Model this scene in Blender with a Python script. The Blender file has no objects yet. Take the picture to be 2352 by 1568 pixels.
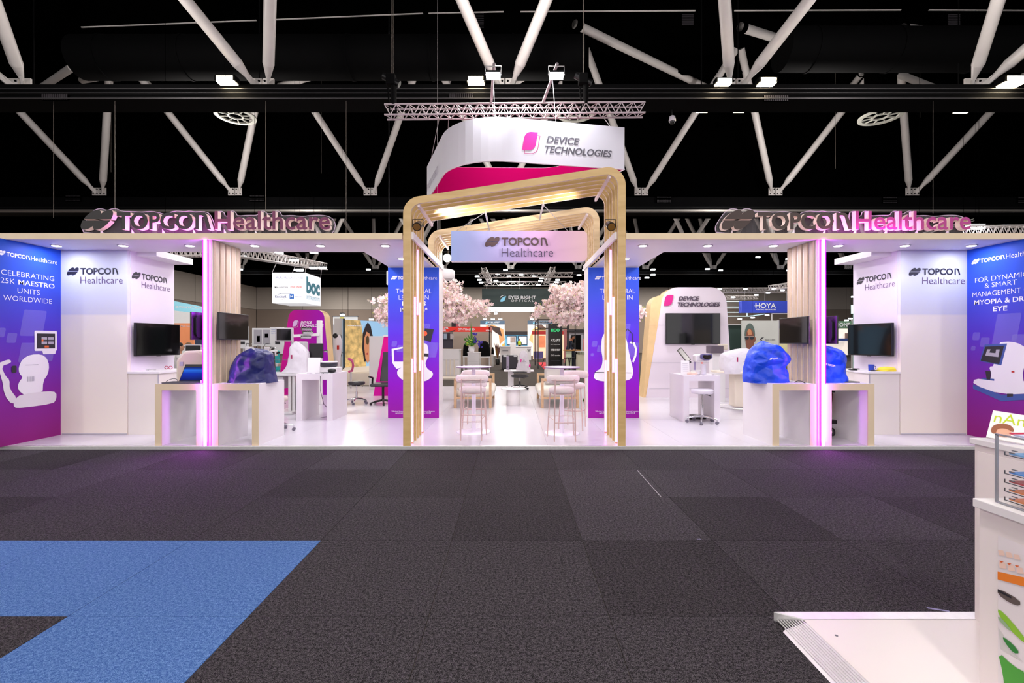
import bpy, math, random
from mathutils import Vector, Matrix
from math import sin, cos, pi, radians
random.seed(7)
sc = bpy.context.scene
COL = sc.collection
F, CX, CY, EYE = 1085.0, 1176.0, 784.0, 1.5

# ---------------------------------------------------------------- camera, world, big lights, exposure
cam = bpy.data.cameras.new('camera'); cam_o = bpy.data.objects.new('camera', cam); COL.objects.link(cam_o)
cam.sensor_width = 36; cam.lens = F/2352*36; cam.clip_end = 200
cam_o.location = (0, 0, EYE); cam_o.rotation_euler = (radians(90), 0, 0)
sc.camera = cam_o
sc.view_settings.view_transform = 'Standard'; sc.view_settings.look = 'None'
sc.view_settings.gamma = 1; sc.view_settings.use_curve_mapping = False
sc.view_settings.exposure = 0.10
wd = bpy.data.worlds.new('hall_air'); sc.world = wd; wd.use_nodes = True
wd.node_tree.nodes['Background'].inputs[0].default_value = (1.0, 0.96, 0.98, 1)
wd.node_tree.nodes['Background'].inputs[1].default_value = 1.25

def light(kind, loc, power, color=(1, .9, .8), size=.3, rot=(0, 0, 0), size_y=None, spot=None, blend=.6, spread=None):
    l = bpy.data.lights.new('lamp_light', kind); l.energy = power; l.color = color
    if kind == 'AREA':
        l.shape = 'RECTANGLE' if size_y else 'DISK'; l.size = size
        if size_y: l.size_y = size_y
        if spread: l.spread = spread
    elif kind in ('POINT', 'SPOT'): l.shadow_soft_size = size
    if kind == 'SPOT': l.spot_size = spot or radians(70); l.spot_blend = blend
    o = bpy.data.objects.new('lamp_light', l); o.location = loc; o.rotation_euler = rot; COL.objects.link(o)
    return o
def aim(o, target):
    d = Vector(target) - o.location
    o.rotation_euler = d.to_track_quat('-Z', 'Y').to_euler()
    return o
# hall high-bay grid under the roof; row behind the camera added as fill
for hy, hp in ((-6, 1350), (2.5, 430), (12, 330), (21, 650), (33, 1300), (46, 1500), (56, 1100)):
    for hx in (-22, -11, 0, 11, 22):
        if hy > 40 and hx < 0: hp *= 1.1
        light('AREA', (hx, hy, 8.45), hp*.42, (1, .94, .89), .7)
# unseen point lamps added to brighten the roof struts
for hx, hy in ((-11, 11.5), (0, 11.5), (11, 11.5), (-13, 21), (0, 21), (13, 21), (-12, 34), (6, 34), (22, 34), (0, 47)):
    light('POINT', (hx, hy, 9.3), 480 if hy > 15 else 300, (1, .94, .90), .35)

# ---------------------------------------------------------------- materials
def lin(c):
    c /= 255.0
    return c/12.92 if c <= .04045 else ((c+.055)/1.055)**2.4
def rgb(r, g, b): return (lin(r), lin(g), lin(b), 1)
MATS = {}
def mat(name, col=(200, 200, 200), rough=.5, metal=0, emit=None, es=1, noise=0, nscale=20, bump=0, alpha=None, coat=0, trans=0, spec=.5):
    if name in MATS: return MATS[name]
    m = bpy.data.materials.new(name); m.use_nodes = True; nt = m.node_tree; b = nt.nodes['Principled BSDF']
    c = rgb(*col)
    b.inputs['Base Color'].default_value = c
    b.inputs['Roughness'].default_value = rough; b.inputs['Metallic'].default_value = metal
    b.inputs['Specular IOR Level'].default_value = spec
    if coat: b.inputs['Coat Weight'].default_value = coat
    if trans: b.inputs['Transmission Weight'].default_value = trans
    if emit:
        b.inputs['Emission Color'].default_value = rgb(*emit); b.inputs['Emission Strength'].default_value = es
    if alpha is not None: b.inputs['Alpha'].default_value = alpha
    if noise or bump:
        tc = nt.nodes.new('ShaderNodeTexCoord'); n = nt.nodes.new('ShaderNodeTexNoise')
        n.inputs['Scale'].default_value = nscale; n.inputs['Detail'].default_value = 4
        nt.links.new(tc.outputs['Object'], n.inputs['Vector'])
        if noise:
            r = nt.nodes.new('ShaderNodeValToRGB')
            r.color_ramp.elements[0].position = .3; r.color_ramp.elements[1].position = .7
            r.color_ramp.elements[0].color = tuple(x*(1-noise) for x in c[:3])+(1,)
            r.color_ramp.elements[1].color = tuple(min(1, x*(1+noise)) for x in c[:3])+(1,)
            nt.links.new(n.outputs['Fac'], r.inputs[0]); nt.links.new(r.outputs[0], b.inputs['Base Color'])
        if bump:
            bp = nt.nodes.new('ShaderNodeBump'); bp.inputs['Strength'].default_value = bump; bp.inputs['Distance'].default_value = .01
            nt.links.new(n.outputs['Fac'], bp.inputs['Height']); nt.links.new(bp.outputs[0], b.inputs['Normal'])
    MATS[name] = m
    return m
def ramp_mat(name, axis, stops, lo, hi, rough=.5, emit=0, refl=1):
    """colour printed along one object axis between lo and hi"""
    m = bpy.data.materials.new(name); m.use_nodes = True; nt = m.node_tree; b = nt.nodes['Principled BSDF']
    tc = nt.nodes.new('ShaderNodeTexCoord'); sp = nt.nodes.new('ShaderNodeSeparateXYZ'); nt.links.new(tc.outputs['Object'], sp.inputs[0])
    mr = nt.nodes.new('ShaderNodeMapRange'); mr.inputs[1].default_value = lo; mr.inputs[2].default_value = hi
    nt.links.new(sp.outputs[axis], mr.inputs[0])
    r = nt.nodes.new('ShaderNodeValToRGB'); cr = r.color_ramp
    while len(cr.elements) < len(stops): cr.elements.new(.5)
    for e, (p, c) in zip(cr.elements, stops): e.position = p; e.color = rgb(*c)
    nt.links.new(mr.outputs[0], r.inputs[0]); out = r.outputs[0]
    if refl < 1:
        mx = nt.nodes.new('ShaderNodeMix'); mx.data_type = 'RGBA'; mx.inputs[0].default_value = 1-refl; nt.links.new(out, mx.inputs[6]); mx.inputs[7].default_value = (0, 0, 0, 1); nt.links.new(mx.outputs[2], b.inputs['Base Color'])
    else: nt.links.new(out, b.inputs['Base Color'])
    b.inputs['Roughness'].default_value = rough; b.inputs['Specular IOR Level'].default_value = .2
    if emit: nt.links.new(out, b.inputs['Emission Color']); b.inputs['Emission Strength'].default_value = emit
    MATS[name] = m
    return m
def carpet(name, base, fleck, scale=190):
    m = bpy.data.materials.new(name); m.use_nodes = True; nt = m.node_tree; b = nt.nodes['Principled BSDF']
    tc = nt.nodes.new('ShaderNodeTexCoord')
    n = nt.nodes.new('ShaderNodeTexNoise'); n.inputs['Scale'].default_value = scale; n.inputs['Detail'].default_value = 3; n.inputs['Roughness'].default_value = .7
    n2 = nt.nodes.new('ShaderNodeTexNoise'); n2.inputs['Scale'].default_value = 60; n2.inputs['Detail'].default_value = 5
    geo = nt.nodes.new('ShaderNodeNewGeometry')
    nt.links.new(geo.outputs['Position'], n.inputs['Vector']); nt.links.new(geo.outputs['Position'], n2.inputs['Vector'])
    ad = nt.nodes.new('ShaderNodeMath'); ad.operation = 'MULTIPLY_ADD'; ad.inputs[1].default_value = .3
    nt.links.new(n2.outputs['Fac'], ad.inputs[0]); 
    ml = nt.nodes.new('ShaderNodeMath'); ml.operation = 'MULTIPLY'; ml.inputs[1].default_value = .7
    nt.links.new(n.outputs['Fac'], ml.inputs[0]); nt.links.new(ml.outputs[0], ad.inputs[2])
    r = nt.nodes.new('ShaderNodeValToRGB'); cr = r.color_ramp
    cr.elements[0].position = .44; cr.elements[0].color = rgb(*base)
    cr.elements[1].position = .66; cr.elements[1].color = rgb(*fleck)
    nt.links.new(ad.outputs[0], r.inputs[0]); nt.links.new(r.outputs[0], b.inputs['Base Color'])
    b.inputs['Roughness'].default_value = .95; b.inputs['Specular IOR Level'].default_value = .1
    bp = nt.nodes.new('ShaderNodeBump'); bp.inputs['Strength'].default_value = .35; bp.inputs['Distance'].default_value = .002
    nt.links.new(ad.outputs[0], bp.inputs['Height']); nt.links.new(bp.outputs[0], b.inputs['Normal'])
    MATS[name] = m
    return m
def wood(name, c1, c2, axis_scale=(3, 3, 40), rough=.45):
    m = bpy.data.materials.new(name); m.use_nodes = True; nt = m.node_tree; b = nt.nodes['Principled BSDF']
    tc = nt.nodes.new('ShaderNodeTexCoord'); mp = nt.nodes.new('ShaderNodeMapping'); mp.inputs['Scale'].default_value = axis_scale
    nt.links.new(tc.outputs['Object'], mp.inputs[0])
    n = nt.nodes.new('ShaderNodeTexNoise'); n.inputs['Scale'].default_value = 1; n.inputs['Detail'].default_value = 6; n.inputs['Distortion'].default_value = .6
    nt.links.new(mp.outputs[0], n.inputs['Vector'])
    r = nt.nodes.new('ShaderNodeValToRGB'); r.color_ramp.elements[0].position = .35; r.color_ramp.elements[1].position = .65
    r.color_ramp.elements[0].color = rgb(*c1); r.color_ramp.elements[1].color = rgb(*c2)
    nt.links.new(n.outputs['Fac'], r.inputs[0]); nt.links.new(r.outputs[0], b.inputs['Base Color']); b.inputs['Roughness'].default_value = rough
    MATS[name] = m
    return m

white = mat('white_laminate', (232, 228, 230), .42, noise=.015, nscale=3)
cream = mat('cream_laminate', (226, 214, 198), .45, noise=.02, nscale=4)
beige = mat('beige_laminate', (214, 198, 174), .5, noise=.03, nscale=6)
tan = mat('tan_slat', (190, 168, 146), .55, noise=.05, nscale=8)
ply = wood('birch_ply', (198, 164, 108), (212, 180, 126), (2, 2, 9))
ply_edge = mat('ply_edge', (232, 212, 190), .5, noise=.04, nscale=40)
oak = wood('oak', (196, 158, 120), (220, 186, 148), (10, 10, 10))
gloss_white = mat('gloss_floor', (218, 213, 222), .2, noise=.02, nscale=1.2, bump=0)
alu = mat('aluminium', (216, 214, 214), .38, .55, noise=.05, nscale=30)
chrome = mat('chrome', (215, 215, 218), .12, 1)
steel = mat('white_painted_steel', (226, 220, 216), .4, noise=.03, nscale=3)
black = mat('black_plastic', (16, 16, 18), .35)
blackm = mat('black_matte', (6, 6, 7), .85, spec=.1, noise=.1, nscale=2)
hallblack = mat('hall_black', (2, 2, 2), 1, spec=0)
darkduct = mat('dark_duct', (6, 6, 7), .8, spec=.1, noise=.1, nscale=2)
screen = mat('screen_glass', (7, 7, 9), .08, coat=.3)
bezel = mat('bezel', (22, 22, 24), .3)
navy = mat('navy_nylon', (20, 26, 92), .38, noise=.2, nscale=7, bump=.15)
blue_ny = mat('blue_nylon', (4, 68, 222), .42, noise=.15, nscale=6, bump=.15)
cloth = mat('white_cloth', (214, 208, 216), .8, noise=.02, nscale=15, bump=.1)
boucle = mat('boucle', (226, 214, 212), .95, noise=.06, nscale=120, bump=.6)
sofa_f = mat('sofa_fabric', (226, 222, 212), .95, noise=.04, nscale=160, bump=.3)
pinksteel = mat('pink_steel', (214, 186, 182), .35, .3)
darkseat = mat('dark_vinyl', (44, 42, 46), .4)
pu_white = mat('white_vinyl', (222, 216, 226), .35)
ink = mat('ink_dark', (38, 36, 48), .5)
ink_p = mat('ink_plum', (92, 62, 110), .5)
ink_w = mat('ink_white', (244, 244, 250), .5)
ink_g = mat('ink_grey', (92, 92, 100), .5)
ink_pk = mat('ink_pink', (226, 30, 150), .5)
greymach = mat('grey_machine', (196, 192, 196), .4)
warmglow = mat('warm_lamp', (255, 240, 210), .5, emit=(255, 236, 196), es=30)
coolglow = mat('cool_lamp', (255, 255, 255), .5, emit=(245, 248, 255), es=18)
dlglow = mat('downlight_lens', (255, 255, 255), .5, emit=(248, 246, 255), es=14)

# ---------------------------------------------------------------- geometry helpers
def W(px, py, Y): return Vector(((px-CX)*Y/F, Y, EYE-(py-CY)*Y/F))
def X_(px, Y): return (px-CX)*Y/F
def Z_(py, Y): return EYE-(py-CY)*Y/F
class MB:
    def __init__(s): s.v = []; s.f = []; s.sm = []
    def add(s, vs, fs, smooth=False):
        o = len(s.v); s.v += [tuple(v) for v in vs]
        for f in fs: s.f.append([i+o for i in f]); s.sm.append(smooth)
        return s
    def box(s, x0, x1, y0, y1, z0, z1):
        return s.add([(x, y, z) for z in (z0, z1) for y in (y0, y1) for x in (x0, x1)],
                     [(0, 2, 3, 1), (4, 5, 7, 6), (0, 1, 5, 4), (2, 6, 7, 3), (0, 4, 6, 2), (1, 3, 7, 5)])
    def beam(s, p, q, w, h=None, up=(0, 0, 1)):
        p = Vector(p); q = Vector(q); h = h or w; d = (q-p).normalized(); up = Vector(up)
        if abs(d.dot(up)) > .98: up = Vector((0, 1, 0))
        a = d.cross(up).normalized(); b = a.cross(d).normalized()
        vs = [o+a*(i*w/2)+b*(j*h/2) for o in (p, q) for j in (-1, 1) for i in (-1, 1)]
        return s.add(vs, [(0, 1, 3, 2), (4, 6, 7, 5), (0, 4, 5, 1), (2, 3, 7, 6), (0, 2, 6, 4), (1, 5, 7, 3)])
    def cyl(s, p, q, r1, r2=None, n=12, cap=True):
        p = Vector(p); q = Vector(q); r2 = r1 if r2 is None else r2; d = (q-p).normalized()
        u = Vector((1, 0, 0)) if abs(d.x) < .9 else Vector((0, 1, 0)); a = d.cross(u).normalized(); b = d.cross(a)
        vs = [o+(a*cos(2*pi*i/n)+b*sin(2*pi*i/n))*r for o, r in ((p, r1), (q, r2)) for i in range(n)]
        s.add(vs, [(i, (i+1) % n, (i+1) % n+n, i+n) for i in range(n)], True)
        if cap: s.add(vs, [tuple(range(n))[::-1], tuple(range(n, 2*n))])
        return s
    def prism(s, pts, axis, a0, a1):
        n = len(pts)
        def mk(u, v, a): return {'y': (u, a, v), 'x': (a, u, v), 'z': (u, v, a)}[axis]
        vs = [mk(u, v, a) for a in (a0, a1) for u, v in pts]
        return s.add(vs, [tuple(range(n)), tuple(range(2*n-1, n-1, -1))] + [(i, i+n, (i+1) % n+n, (i+1) % n) for i in range(n)])
    def frame(s, outer, inner, axis, a0, a1, closed=True):
        n = len(outer)
        def mk(u, v, a): return {'y': (u, a, v), 'x': (a, u, v), 'z': (u, v, a)}[axis]
        vs = [mk(u, v, a) for a in (a0, a1) for L in (outer, inner) for u, v in L]
        fs = []
        for i in range(n if closed else n-1):
            j = (i+1) % n
            fs += [(i, j, j+n, i+n), (i+2*n, i+3*n, j+3*n, j+2*n), (i, i+2*n, j+2*n, j), (i+n, j+n, j+3*n, i+3*n)]
        if not closed: fs += [(0, n, 3*n, 2*n), (n-1, 3*n-1, 4*n-1, 2*n-1)]
        return s.add(vs, fs)
    def lathe(s, prof, cx=0, cy=0, n=20, sx=1, sy=1):
        vs = [(cx+r*cos(2*pi*i/n)*sx, cy+r*sin(2*pi*i/n)*sy, z) for r, z in prof for i in range(n)]
        k = len(prof)
        s.add(vs, [(j*n+i, j*n+(i+1) % n, (j+1)*n+(i+1) % n, (j+1)*n+i) for j in range(k-1) for i in range(n)], True)
        return s.add(vs, [tuple(range(n))[::-1], tuple(range((k-1)*n, k*n))])
    def loft(s, rings, smooth=True, cap=True):
        n = len(rings[0]); k = len(rings); vs = [p for r in rings for p in r]
        s.add(vs, [(j*n+i, j*n+(i+1) % n, (j+1)*n+(i+1) % n, (j+1)*n+i) for j in range(k-1) for i in range(n)], smooth)
        if cap: s.add(vs, [tuple(range(n))[::-1], tuple(range((k-1)*n, k*n))], smooth)
        return s
    def tube(s, pts, r, n=8):
        pts = [Vector(p) for p in pts]; rings = []
        for i, p in enumerate(pts):
            d = (pts[min(i+1, len(pts)-1)]-pts[max(i-1, 0)]).normalized()
            u = Vector((0, 0, 1)) if abs(d.z) < .95 else Vector((0, 1, 0)); a = d.cross(u).normalized(); b = d.cross(a)
            rr = r[i] if isinstance(r, (list, tuple)) else r
            rings.append([p+(a*cos(2*pi*k/n)+b*sin(2*pi*k/n))*rr for k in range(n)])
        return s.loft(rings)
    def sph(s, c, r, n=12, m=8):
        if not isinstance(r, (list, tuple)): r = (r, r, r)
        rings = [[(c[0]+r[0]*sin(pi*j/m)*cos(2*pi*i/n), c[1]+r[1]*sin(pi*j/m)*sin(2*pi*i/n), c[2]-r[2]*cos(pi*j/m)) for i in range(n)]
                 for j in range(1, m)]
        return s.loft(rings)
    def poly(s, pts, smooth=False): return s.add(pts, [tuple(range(len(pts)))], smooth)
    def obj(s, name, m, parent=None, bevel=0, world=True, seg=2):
        me = bpy.data.meshes.new(name); vs = s.v
        if parent is not None and world:
            off = rootloc(parent); vs = [(v[0]-off[0], v[1]-off[1], v[2]-off[2]) for v in vs]
        me.from_pydata([tuple(v) for v in vs], [], s.f)
        me.polygons.foreach_set('use_smooth', s.sm)
        me.materials.append(m); me.update()
        o = bpy.data.objects.new(name, me); COL.objects.link(o)
        if parent is not None: o.parent = parent
        if bevel:
            b = o.modifiers.new('edge', 'BEVEL'); b.width = bevel; b.segments = seg; b.limit_method = 'ANGLE'; b.angle_limit = radians(40)
        return o
def rootloc(o):
    while o.parent is not None: o = o.parent
    return tuple(o.location)
ORD = ['first', 'second', 'third', 'fourth', 'fifth', 'sixth', 'seventh', 'eighth', 'ninth', 'tenth', 'eleventh', 'twelfth', 'thirteenth', 'fourteenth', 'fifteenth', 'sixteenth', 'seventeenth']
def thing(name, label, cat, loc=(0, 0, 0), rotz=0, group=None):
    o = bpy.data.objects.new(name, None); COL.objects.link(o); o.location = loc; o.rotation_euler = (0, 0, rotz)
    o.empty_display_size = .1
    o['label'] = label; o['category'] = cat
    if group: o['group'] = group
    return o
def tag(o, label, cat, group=None):
    o['label'] = label; o['category'] = cat
    if group: o['group'] = group
    return o
def struct(o): o['kind'] = 'structure'; return o
def copy_tree(o, parent=None):
    c = o.copy(); COL.objects.link(c)
    if parent is not None: c.parent = parent
    for ch in list(o.children): copy_tree(ch, c)
    return c
def dup(o, loc, rotz, label, group=None):
    c = copy_tree(o); c.location = loc; c.rotation_euler = (0, 0, rotz); c['label'] = label
    if group: c['group'] = group
    return c
def rrect(x0, x1, y0, y1, r, n=5, corners=(1, 1, 1, 1)):
    """corners: bl, br, tr, tl"""
    P = []
    for (cx, cy, a, on, ox, oy) in ((x0+r, y0+r, 180, corners[0], x0, y0), (x1-r, y0+r, 270, corners[1], x1, y0),
                                    (x1-r, y1-r, 0, corners[2], x1, y1), (x0+r, y1-r, 90, corners[3], x0, y1)):
        if on: P += [(cx+r*cos(radians(a+90*k/n)), cy+r*sin(radians(a+90*k/n))) for k in range(n+1)]
        else: P.append((ox, oy))
    return P
def round_poly(pts, rad, n=6):
    """round the corners of a polygon; rad a list"""
    out = []; L = len(pts)
    for i, p in enumerate(pts):
        r = rad[i]; p = Vector(p); a = Vector(pts[i-1])-p; b = Vector(pts[(i+1) % L])-p
        if not r: out.append(tuple(p)); continue
        a.normalize(); b.normalize(); ang = a.angle(b); t = r/math.tan(ang/2)
        p0 = p+a*t; p1 = p+b*t; c = p+(a+b).normalized()*(r/sin(ang/2))
        v0 = p0-c; v1 = p1-c
        for k in range(n+1):
            v = v0.lerp(v1, k/n).normalized()*r; out.append(tuple(c+v))
    return out

# ---------------------------------------------------------------- lettering
_TX = {}
def text_geo(s, bold=0, shear=0, ext=0, space=1):
    if any(c in s for c in 'MKW'): bold = min(bold, .012)
    key = (s, bold, shear, ext, space)
    if key in _TX: return _TX[key]
    cu = bpy.data.curves.new('lettering', 'FONT'); cu.body = s; cu.size = 1; cu.offset = bold; cu.shear = shear; cu.extrude = ext
    cu.resolution_u = 3; cu.space_character = space; cu.align_x = 'CENTER' if '\n' in s else 'LEFT'
    o = bpy.data.objects.new('lettering', cu); COL.objects.link(o)
    bpy.context.view_layer.update()
    me = bpy.data.meshes.new_from_object(o.evaluated_get(bpy.context.evaluated_depsgraph_get()))
    vs = [tuple(v.co) for v in me.vertices]; fs = [tuple(p.vertices) for p in me.polygons]
    COL.objects.unlink(o); bpy.data.objects.remove(o); bpy.data.meshes.remove(me); bpy.data.curves.remove(cu)
    x0 = min(v[0] for v in vs); x1 = max(v[0] for v in vs); y0 = min(v[1] for v in vs); y1 = max(v[1] for v in vs)
    vs = [((v[0]-x0)/(x1-x0), (v[1]-y0)/(y1-y0), v[2]) for v in vs]
    _TX[key] = (vs, fs)
    return _TX[key]
RX, UZ, NY = Vector((1, 0, 0)), Vector((0, 0, 1)), Vector((0, -1, 0))
def text(parent, s, O, w, h, m, R=RX, U=UZ, N=NY, bold=0, shear=0, off=.002, depth=0, split=False, space=1, name='lettering', mb=None):
    """lettering fitted into a w x h box whose lower left corner is O"""
    O = Vector(O); vs, fs = text_geo(s, bold, shear, .5 if depth else 0, space)
    if depth: P = [O+R*(v[0]*w)+U*(v[1]*h)+N*(off+(v[2]+.5)*depth) for v in vs]
    else: P = [O+R*(v[0]*w)+U*(v[1]*h)+N*off for v in vs]
    if mb is not None: mb.add(P, fs); return mb
    if not split: return MB().add(P, fs).obj(name, m, parent)
    par = list(range(len(P)))
    def find(a):
        while par[a] != a: par[a] = par[par[a]]; a = par[a]
        return a
    for f in fs:
        for a in f[1:]: par[find(a)] = find(f[0])
    gr = {}
    for f in fs: gr.setdefault(find(f[0]), []).append(f)
    out = []
    for k, ff in gr.items():
        ids = sorted({i for f in ff for i in f}); mp = {i: j for j, i in enumerate(ids)}
        out.append(MB().add([P[i] for i in ids], [[mp[i] for i in f] for f in ff]).obj('letter', m, parent))
    return out
def flat(mb, pts2, O, R, U, N, off=.002, depth=0):
    """a flat 2D polygon placed in a plane; depth extrudes it towards N"""
    O = Vector(O); n = len(pts2)
    P = [O+R*p[0]+U*p[1]+N*off for p in pts2]
    if not depth: return mb.add(P, [tuple(range(n))])
    Q = [p+N*depth for p in P]
    return mb.add(P+Q, [tuple(range(n)), tuple(range(n, 2*n))[::-1]]+[(i, (i+1) % n, (i+1) % n+n, i+n) for i in range(n)])
def chaikin(P, n=2):
    P = [tuple(p) for p in P]
    for _ in range(n):
        Q = []
        for i in range(len(P)):
            a, b = P[i], P[(i+1) % len(P)]
            Q += [(a[0]*.75+b[0]*.25, a[1]*.75+b[1]*.25), (a[0]*.25+b[0]*.75, a[1]*.25+b[1]*.75)]
        P = Q
    return P
def clip_half(pts, y, above):
    out = []; n = len(pts)
    for i in range(n):
        a, b = pts[i], pts[(i+1) % n]
        ia = (a[1] >= y) == above; ib = (b[1] >= y) == above
        if ia: out.append(a)
        if ia != ib: t = (y-a[1])/(b[1]-a[1]); out.append((a[0]+(b[0]-a[0])*t, y))
    return out
def twin_mark(mb, O, w, h, R, U, N, off=.002, depth=0):
    """two slanted ovals side by side, cut by a level slit, inside a w x h box"""
    for cx in (.325, .675):
        el = []
        for k in range(28):
            t = 2*pi*k/28; a, b = .52, .235; th = radians(52)
            x = a*cos(t)*cos(th)-b*sin(t)*sin(th); y = a*cos(t)*sin(th)+b*sin(t)*cos(th)
            el.append((cx+x*.80, .5+y*1.10))
        for ab in (True, False):
            c = clip_half(el, .53 if ab else .47, ab)
            c = [(x*w, y*h) for x, y in c]
            flat(mb, c, O, R, U, N, off + (.0006 if cx > .5 else 0), depth)
def arch_n(mb, O, w, h, R, U, N, off=.002, depth=0):
    """the logo's last letter: an n as tall as a capital, right leg slanting out"""
    pts = [(0, 0), (.22, 0), (.22, .84), (.42, .84), (.52, .76), (.76, 0), (1, 0), (.74, .84), (.62, .97), (.48, 1), (0, 1)]
    flat(mb, [(a*w, b*h) for a, b in pts], O, R, U, N, off, depth)
def topcon(parent, O, w, m1, m2, R=RX, U=UZ, N=NY, stack=True, off=.002, depth=0, mk=None):
    """logo; O lower left, w total width"""
    O = Vector(O); k = w/337.0 if stack else w/2135.0
    if stack:
        mb = MB(); twin_mark(mb, O+U*(48*k), 76*k, 50*k, R, U, N, off, depth); mb.obj('logo_mark', mk or m1, parent)
        mb = MB(); text(None, 'TOPCO', O+R*(84*k)+U*(54*k), 184*k, 40*k, m1, R, U, N, bold=.028, off=off, depth=depth, mb=mb)
        arch_n(mb, O+R*(277*k)+U*(55*k), 35*k, 38*k, R, U, N, off, depth); mb.obj('lettering', m1, parent)
        text(parent, 'Healthcare', O+R*(84*k), 253*k, 41*k, m2, R, U, N, bold=-.012, off=off, depth=depth)
    else:
        mb = MB(); twin_mark(mb, O, 295*k, 178*k, R, U, N, off, depth); mb.obj('logo_mark', mk or m1, parent)
        mb = MB(); text(None, 'TOPCO', O+R*(315*k)+U*(5*k), 650*k, 148*k, m1, R, U, N, bold=.03, off=off, depth=depth, mb=mb)
        arch_n(mb, O+R*(985*k)+U*(7*k), 135*k, 142*k, R, U, N, off, depth); mb.obj('lettering', m1, parent)
        text(parent, 'Healthcare', O+R*(1150*k)+U*(4*k), 985*k, 160*k, m2, R, U, N, bold=-.004, off=off, depth=depth)
def device_logo(parent, O, w, mt, mleaf, mout, R=RX, U=UZ, N=NY, depth=0, off=.002):
    """leaf + two italic lines; O lower left, w total width, height = .23 w"""
    O = Vector(O); h = .23*w
    def leaf(x, y, a, b, ins=0):
        P = round_poly([(0, 0), (a*.8, 0), (a, b), (a*.2, b)], [0, b*.42, 0, b*.42], 6)
        return [(px+x, py+y) for px, py in P]
    out = leaf(.022*w, 0, .175*w, h*.86); inn = leaf(.0275*w, .005*w, .163*w, h*.86-.010*w)
    mb = MB(); n = len(out); O2 = O+N*off
    mb.add([O2+R*p[0]+U*p[1] for p in out+inn], [(i, (i+1) % n, (i+1) % n+n, i+n) for i in range(n)])
    mb.obj('logo_outline', mout, parent)
    mb = MB(); flat(mb, leaf(0, h*.16, .17*w, h*.84), O, R, U, N, off+.0012, depth); mb.obj('logo_mark', mleaf, parent)
    mb = MB()
    text(None, 'DEVICE', O+R*(.262*w)+U*(h*.56), .365*w, h*.33, mt, R, U, N, bold=.022, shear=.25, off=off, depth=depth, mb=mb)
    text(None, 'TECHNOLOGIES', O+R*(.245*w)+U*(h*.10), .75*w, h*.33, mt, R, U, N, bold=.022, shear=.25, off=off, depth=depth, mb=mb)
    mb.obj('lettering', mt, parent)
# ================================================================ HALL
carp = carpet('carpet_charcoal', (21, 18, 20), (104, 98, 104))
carp_b = carpet('carpet_charcoal_dark', (18, 15, 17), (95, 89, 94))
carp_c = carpet('carpet_charcoal_light', (24, 20, 23), (110, 104, 111))
carp_blue = carpet('carpet_blue', (52, 86, 146), (124, 160, 214))
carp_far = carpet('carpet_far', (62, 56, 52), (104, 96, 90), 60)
wall_up = mat('wall_upper', (198, 188, 178), .8, noise=.02, nscale=.4)
wall_lo = mat('wall_lower', (158, 142, 130), .85, noise=.03, nscale=.4)

fl = struct(MB().box(-40, 55, -16, 64, -.2, -.006).obj('floor', carp_far))
T0 = .985
for iy in range(-2, 5):
    for ix in range(-8, 9):
        x0 = -1.44+ix*T0; y0 = 2.58+iy*T0
        blue = (iy == 0 and ix < 0) or (iy < 0 and ix == -1)
        if (ix, iy) == (1, 3): m = carp_b
        else: m = carp_blue if blue else random.choice([carp, carp, carp_b, carp_c])
        MB().box(x0+.002, x0+T0-.002, y0+.002, y0+T0-.002, -.006, 0).obj('carpet_tile', m, fl)
# far carpet beyond the stand stays one sheet (tiles there are too far to tell apart)

bw = struct(MB().box(-33.9, 50, 62, 62.3, 0, 15.5).obj('wall_back', hallblack))
for i in range(14):
    x0 = -33.5+i*6
    MB().box(x0+.03, x0+5.97, 61.93, 62, 5.7, 8.6).obj('wall_panel', wall_up, bw)
    MB().box(x0+.03, x0+5.97, 61.95, 62, 0, 5.67).obj('wall_panel', wall_lo, bw)
lw = struct(MB().box(-33.9, -33.6, -16, 62, 0, 15.5).obj('wall_left', hallblack))
for i in range(7):
    y0 = 62-(i+1)*6
    MB().box(-33.6, -33.53, y0+.03, y0+5.97, 5.7, 8.6).obj('wall_panel', wall_up, lw)
    MB().box(-33.6, -33.55, y0+.03, y0+5.97, 0, 5.67).obj('wall_panel', wall_lo, lw)
rw = struct(MB().box(50, 50.3, -16, 62.3, 0, 15.5).obj('wall_right', hallblack))
ce = struct(MB().box(-34, 50.3, -16, 62.3, 15.5, 15.8).obj('ceiling', hallblack))
# dim light troughs / purlins under the ceiling
for i, (Yb, zz) in enumerate(((6, 14.6), (11, 14.6), (17, 14.6), (23, 14.6), (30, 14.6), (38, 14.6))):
    MB().box(-33, 49, Yb, Yb+.25, zz, zz+.6).obj('ceiling_beam', hallblack, ce)
for a, b in (((-15.5, 17, 12.8), (-9.2, 17, 13.05)), ((-8.9, 17, 13.06), (-3.2, 17, 13.3)), ((-3.0, 17, 13.3), (-.3, 17, 13.36)), ((.3, 17, 13.36), (6.6, 17, 13.4)),
             ((8, 17, 13.4), (14, 17, 13.42)), ((15, 17, 13.42), (19.5, 17, 13.4))):
    r = MB().beam(a, b, .035, .03).obj('ceiling_rail', steel, ce)

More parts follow.
